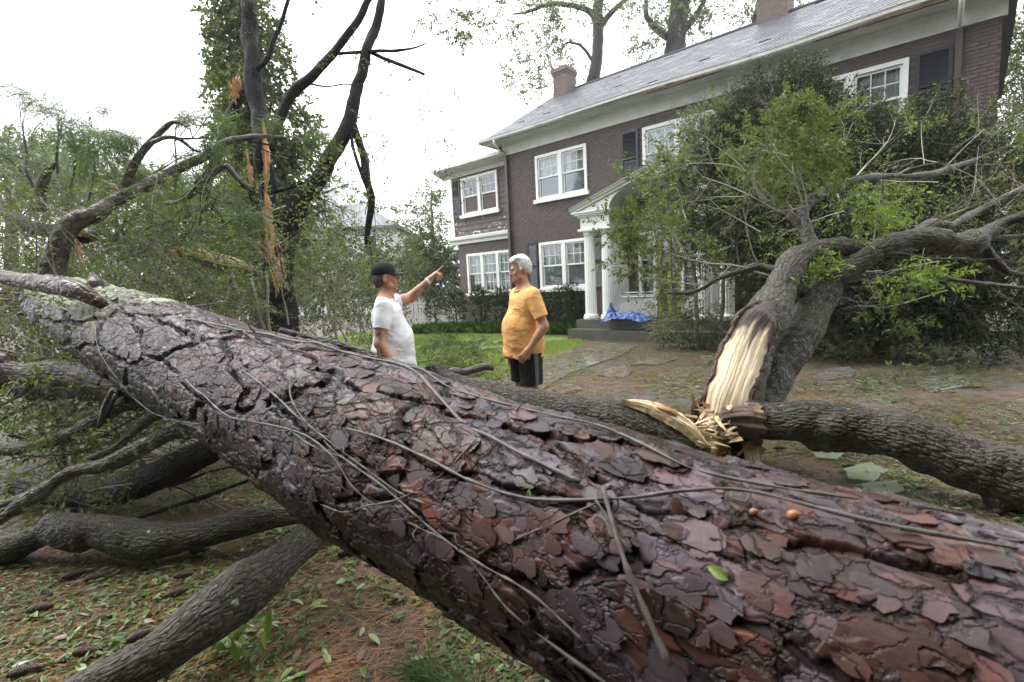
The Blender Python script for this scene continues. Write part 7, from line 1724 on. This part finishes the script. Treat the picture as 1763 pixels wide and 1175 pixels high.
def extra_orange(root, T_, R3, shirt, shorts, W_):
    Vw, Fw = W_
    # grey stripe down the side seams, and a darker neck rib, pocket and small chest print
    for sg_ in (-1, 1):
        zz_ = np.linspace(.98, P_or['leg'] + .004, 40); V = []
        for z in zz_:
            row = Vw[(np.abs(Vw[:, 2] - z) < .012) & (np.sign(Vw[:, 1]) == sg_)]; 
            for x in (-.022, .022):
                k = np.argsort(np.abs(row[:, 0] - x - .0) - .8 * np.abs(row[:, 1]))[:1]; V.append((x, row[k, 1].mean() + sg_ * .005, z))
        V = np.array(V); i = np.arange(39) * 2; obj('stripe', mesh_np('stripe', V, np.stack([i, i + 1, i + 3, i + 2], 1), smooth=True), m_grey, shorts)
    bvs = BVHTree.FromPolygons([tuple(v.co) for v in shirt.data.vertices], [tuple(p.vertices) for p in shirt.data.polygons])
    def onshirt(y, z, out=.003):
        h = bvs.ray_cast(Vector((.8, y, z)), Vector((-1, 0, 0)))[0]; return np.array(h) + np.array((out, 0, 0)) if h is not None else np.array((.2, y, z))
    m_pk = cloth('orange_pocket_seam', (.78, .40, .12), None, .3)
    ys = np.linspace(.045, .145, 12); L = [onshirt(y, 1.265) for y in ys] ; zs = np.linspace(1.265, 1.155, 10)
    for pts in (L, [onshirt(.045, z) for z in zs], [onshirt(.145, z) for z in zs], [onshirt(.045 + .1 * q / 8, 1.155 - .018 * (1 - abs(q - 4) / 4)) for q in range(9)]):
        V, F, A = tube(pts, [.0014] * len(pts), 5, .02); MB().add(V, F, A).build('pocket_seam', m_pk, shirt, smooth=True)
    mk = simple('faded_brown_print', (.30, .15, .06), None, 8, .8); rg = np.random.default_rng(9); mb = MB()
    x0 = .062                                             # small unreadable arched script above the pocket
    for q in range(9):
        y = .135 - q * .010; z0 = 1.292 + .006 * math.sin(q / 8 * PI); hgt = rg.uniform(.007, .013)
        for (a, b) in (((0, 0), (0, 1)), ((0, 1), (.7, .6)), ((.7, .6), (.1, .1))):
            p, q_ = onshirt(y - a[0] * .007, z0 + a[1] * hgt, .002), onshirt(y - b[0] * .007, z0 + b[1] * hgt, .002); V, F, A = tube([p, q_], [.0012] * 2, 4, .02); mb.add(V, F, A)
    mb.build('chest_print', mk, shirt)
    th_ = np.linspace(0, 2 * PI, 30); V, F, A = tube([(.012 + .082 * math.cos(a), .083 * math.sin(a), 1.478 - .26 * .082 * math.cos(a)) for a in th_], [.008] * 30, 8, .02, caps=False); MB().add(V, F, A).build('collar', m_orange, shirt, smooth=True)
P_or = dict(belly=.03, heavy=1.0, skin=(.50, .27, .18), hem=.865, leg=.635, hair=hair_white, hairm=m_whair, lidm=m_lid1, shirtm=m_orange, shortm=m_blackc, shoem=m_shoe, extra=extra_orange, tuft=.008, hemwave=.018, beard=.12,
    pose=dict(yaw=-.15, pitch=.10, arms=[
        dict(sh=(-.015, .195, 1.41), el=(-.075, .275, 1.15), wr=(.085, .225, .955), hd=(.62, -.25, -.75), pn=(-.2, -.95, -.1), side=1, curl=(.55, .6, .65, .7), sl=.72),
        dict(sh=(-.015, -.195, 1.41), el=(-.05, -.26, 1.13), wr=(.05, -.24, .90), hd=(.3, 0, -1), pn=(.1, .95, 0), side=-1, curl=(.3, .35, .4, .45), sl=.72)]))
po = at(905, 600, 4.35); ang_o = math.radians(180 + 24)
pr_ = build_person('older white haired man in a loose orange t-shirt and black striped shorts', (po[0], po[1], 0), ang_o, P_or); pr_.scale = (.87, .90, .995)
# --- the man in white, pointing
m_cap = simple('black_cap_cloth', (.009, .010, .013), (.006, .007, .009), 20, .9, .2, .002); m_capr = simple('red_cap_stitching', (.45, .08, .04), None, 5, .6)
def hair_cap(E, s, T_, R3):
    E((-.018, 0, .105), (.088, .081, .070)); E((-.05, 0, .075), (.052, .068, .06), .02)
    E((.085, 0, .07), (.072, .12, .10), .01, True); E((.0, 0, .195), (.13, .12, .062), .01, True); E((.035, 0, .0), (.10, .12, .055), .01, True)
def extra_white(root, T_, R3, shirt, shorts, W_):
    c = SDF((-.28, -.22, 1.50), (.28, .22, 1.90), .0045)
    c.ell(T_((-.010, 0, .155)), (.108, .090, .082), .01, R3); 
    g = np.stack(np.meshgrid(*[c.lo[k] + np.arange(c.n[k]) * c.vx for k in range(3)], indexing='ij'), -1); hl = (g - T_((0, 0, 0))) @ R3
    c.D = np.maximum(c.D, (.128 + .10 * (-hl[..., 0]) * .0 - .12 * (hl[..., 0] + .1) * -1 * 0 + .10 * hl[..., 0] - hl[..., 2])).astype(np.float32)
    V, F = c.mesh(); cap_ = obj('cap', mesh_np('cap', V, F, smooth=True), m_cap, root)
    # brim
    U, Vv = np.meshgrid(np.linspace(-1, 1, 25), np.linspace(0, 1, 12)); a = U.ravel() * 1.25; rr_ = 1 + .0 * a
    ix, iy = .094 * np.cos(a), .080 * np.sin(a); ox = .094 + .088 * np.cos(a * .9) * np.clip(np.cos(a), 0, 1) ** .4; oy = .082 * np.sin(a) * 1.0
    f = Vv.ravel(); x = ix * (1 - f) + ox * f; y = iy * (1 - f) + oy * f; z = .139 + .008 - .012 * f - 2.2 * y ** 2
    top = np.stack([x, y, z], 1); bot = top - np.array((0, 0, .004)); VV = np.concatenate([top, bot]); n = len(top)
    i = np.arange(11)[:, None] * 25 + np.arange(24)[None]; q = np.stack([i, i + 1, i + 26, i + 25], -1).reshape(-1, 4); rim_ = np.arange(24) + 11 * 25
    FF = np.concatenate([q, q[:, ::-1] + n, np.stack([rim_, rim_ + 1, rim_ + 1 + n, rim_ + n], 1)])
    obj('brim', mesh_np('brim', np.array([T_(p) for p in VV]), FF, smooth=True), m_cap, cap_)
    B = SDF((-.02,) * 3, (.02,) * 3, .0015).ell((0, 0, 0), (.007, .007, .004), .001); Vb, Fb = B.mesh(); obj('cap_button', mesh_np('cap_button', Vb, Fb, smooth=True), m_cap, cap_, loc=T_((-.01, 0, .238)))
    for (p0, p1) in (((.078, .022, .195), (.078, -.016, .197)), ((-.09, .03, .205), (-.088, .0, .207)), ((.082, .02, .186), (.082, -.014, .187))):
        V, F, A = tube([T_(p0), T_(p1)], [.004, .004], 6, .02); MB().add(V, F, A).build('cap_emblem', m_capr, cap_, smooth=True)
    th_ = np.linspace(0, 2 * PI, 30); V, F, A = tube([(.012 + .080 * math.cos(a), .081 * math.sin(a), 1.478 - .26 * .080 * math.cos(a)) for a in th_], [.008] * 30, 8, .02, caps=False); MB().add(V, F, A).build('collar', m_whitec, shirt, smooth=True)
    # white wristband
    w = np.array(P_wh['pose']['arms'][0]['wr']); e = np.array(P_wh['pose']['arms'][0]['el']); d = nz(w - e); V, F, A = tube([w - d * .040, w - d * .012], [.034, .033], 20, .01); MB().add(V, F, A).build('wristband', m_whitec, root, smooth=True)
    # blue stripe of a cloth hanging behind his back edge
P_wh = dict(belly=.018, heavy=.3, skin=(.46, .23, .15), hem=.80, leg=.50, hair=hair_cap, hairm=m_bhair, lidm=m_lid1, shirtm=m_whitec, shortm=simple('grey_shorts', (.12, .12, .13), None, 9, .8), shoem=m_shoe, extra=extra_white, beard=.35,
    tattoo=[((-.045, -.27, 1.19), .05, .85), ((.24, .21, 1.50), .06, .7), ((.36, .27, 1.53), .05, .7)],
    pose=dict(yaw=.12, pitch=.02, arms=[
        dict(sh=(.0, .19, 1.42), el=(.20, .30, 1.47), wr=(.40, .28, 1.625), hd=(.45, .02, .35), pn=(.3, .1, -.85), side=1, curl=(-.02, .95, 1.15, 1.2), sl=.45, thumb=(.8, .45, .5)),
        dict(sh=(-.015, -.195, 1.41), el=(-.06, -.265, 1.13), wr=(.06, -.25, .89), hd=(.3, 0, -1), pn=(.1, .95, 0), side=-1, curl=(.3, .35, .4, .45), sl=.62)]))
pw = at(672, 600, 4.0)
pr_ = build_person('man in a white t-shirt and black cap pointing up to the right', (pw[0], pw[1], 0), math.radians(8), P_wh); pr_.scale = (.89, .90, .98)
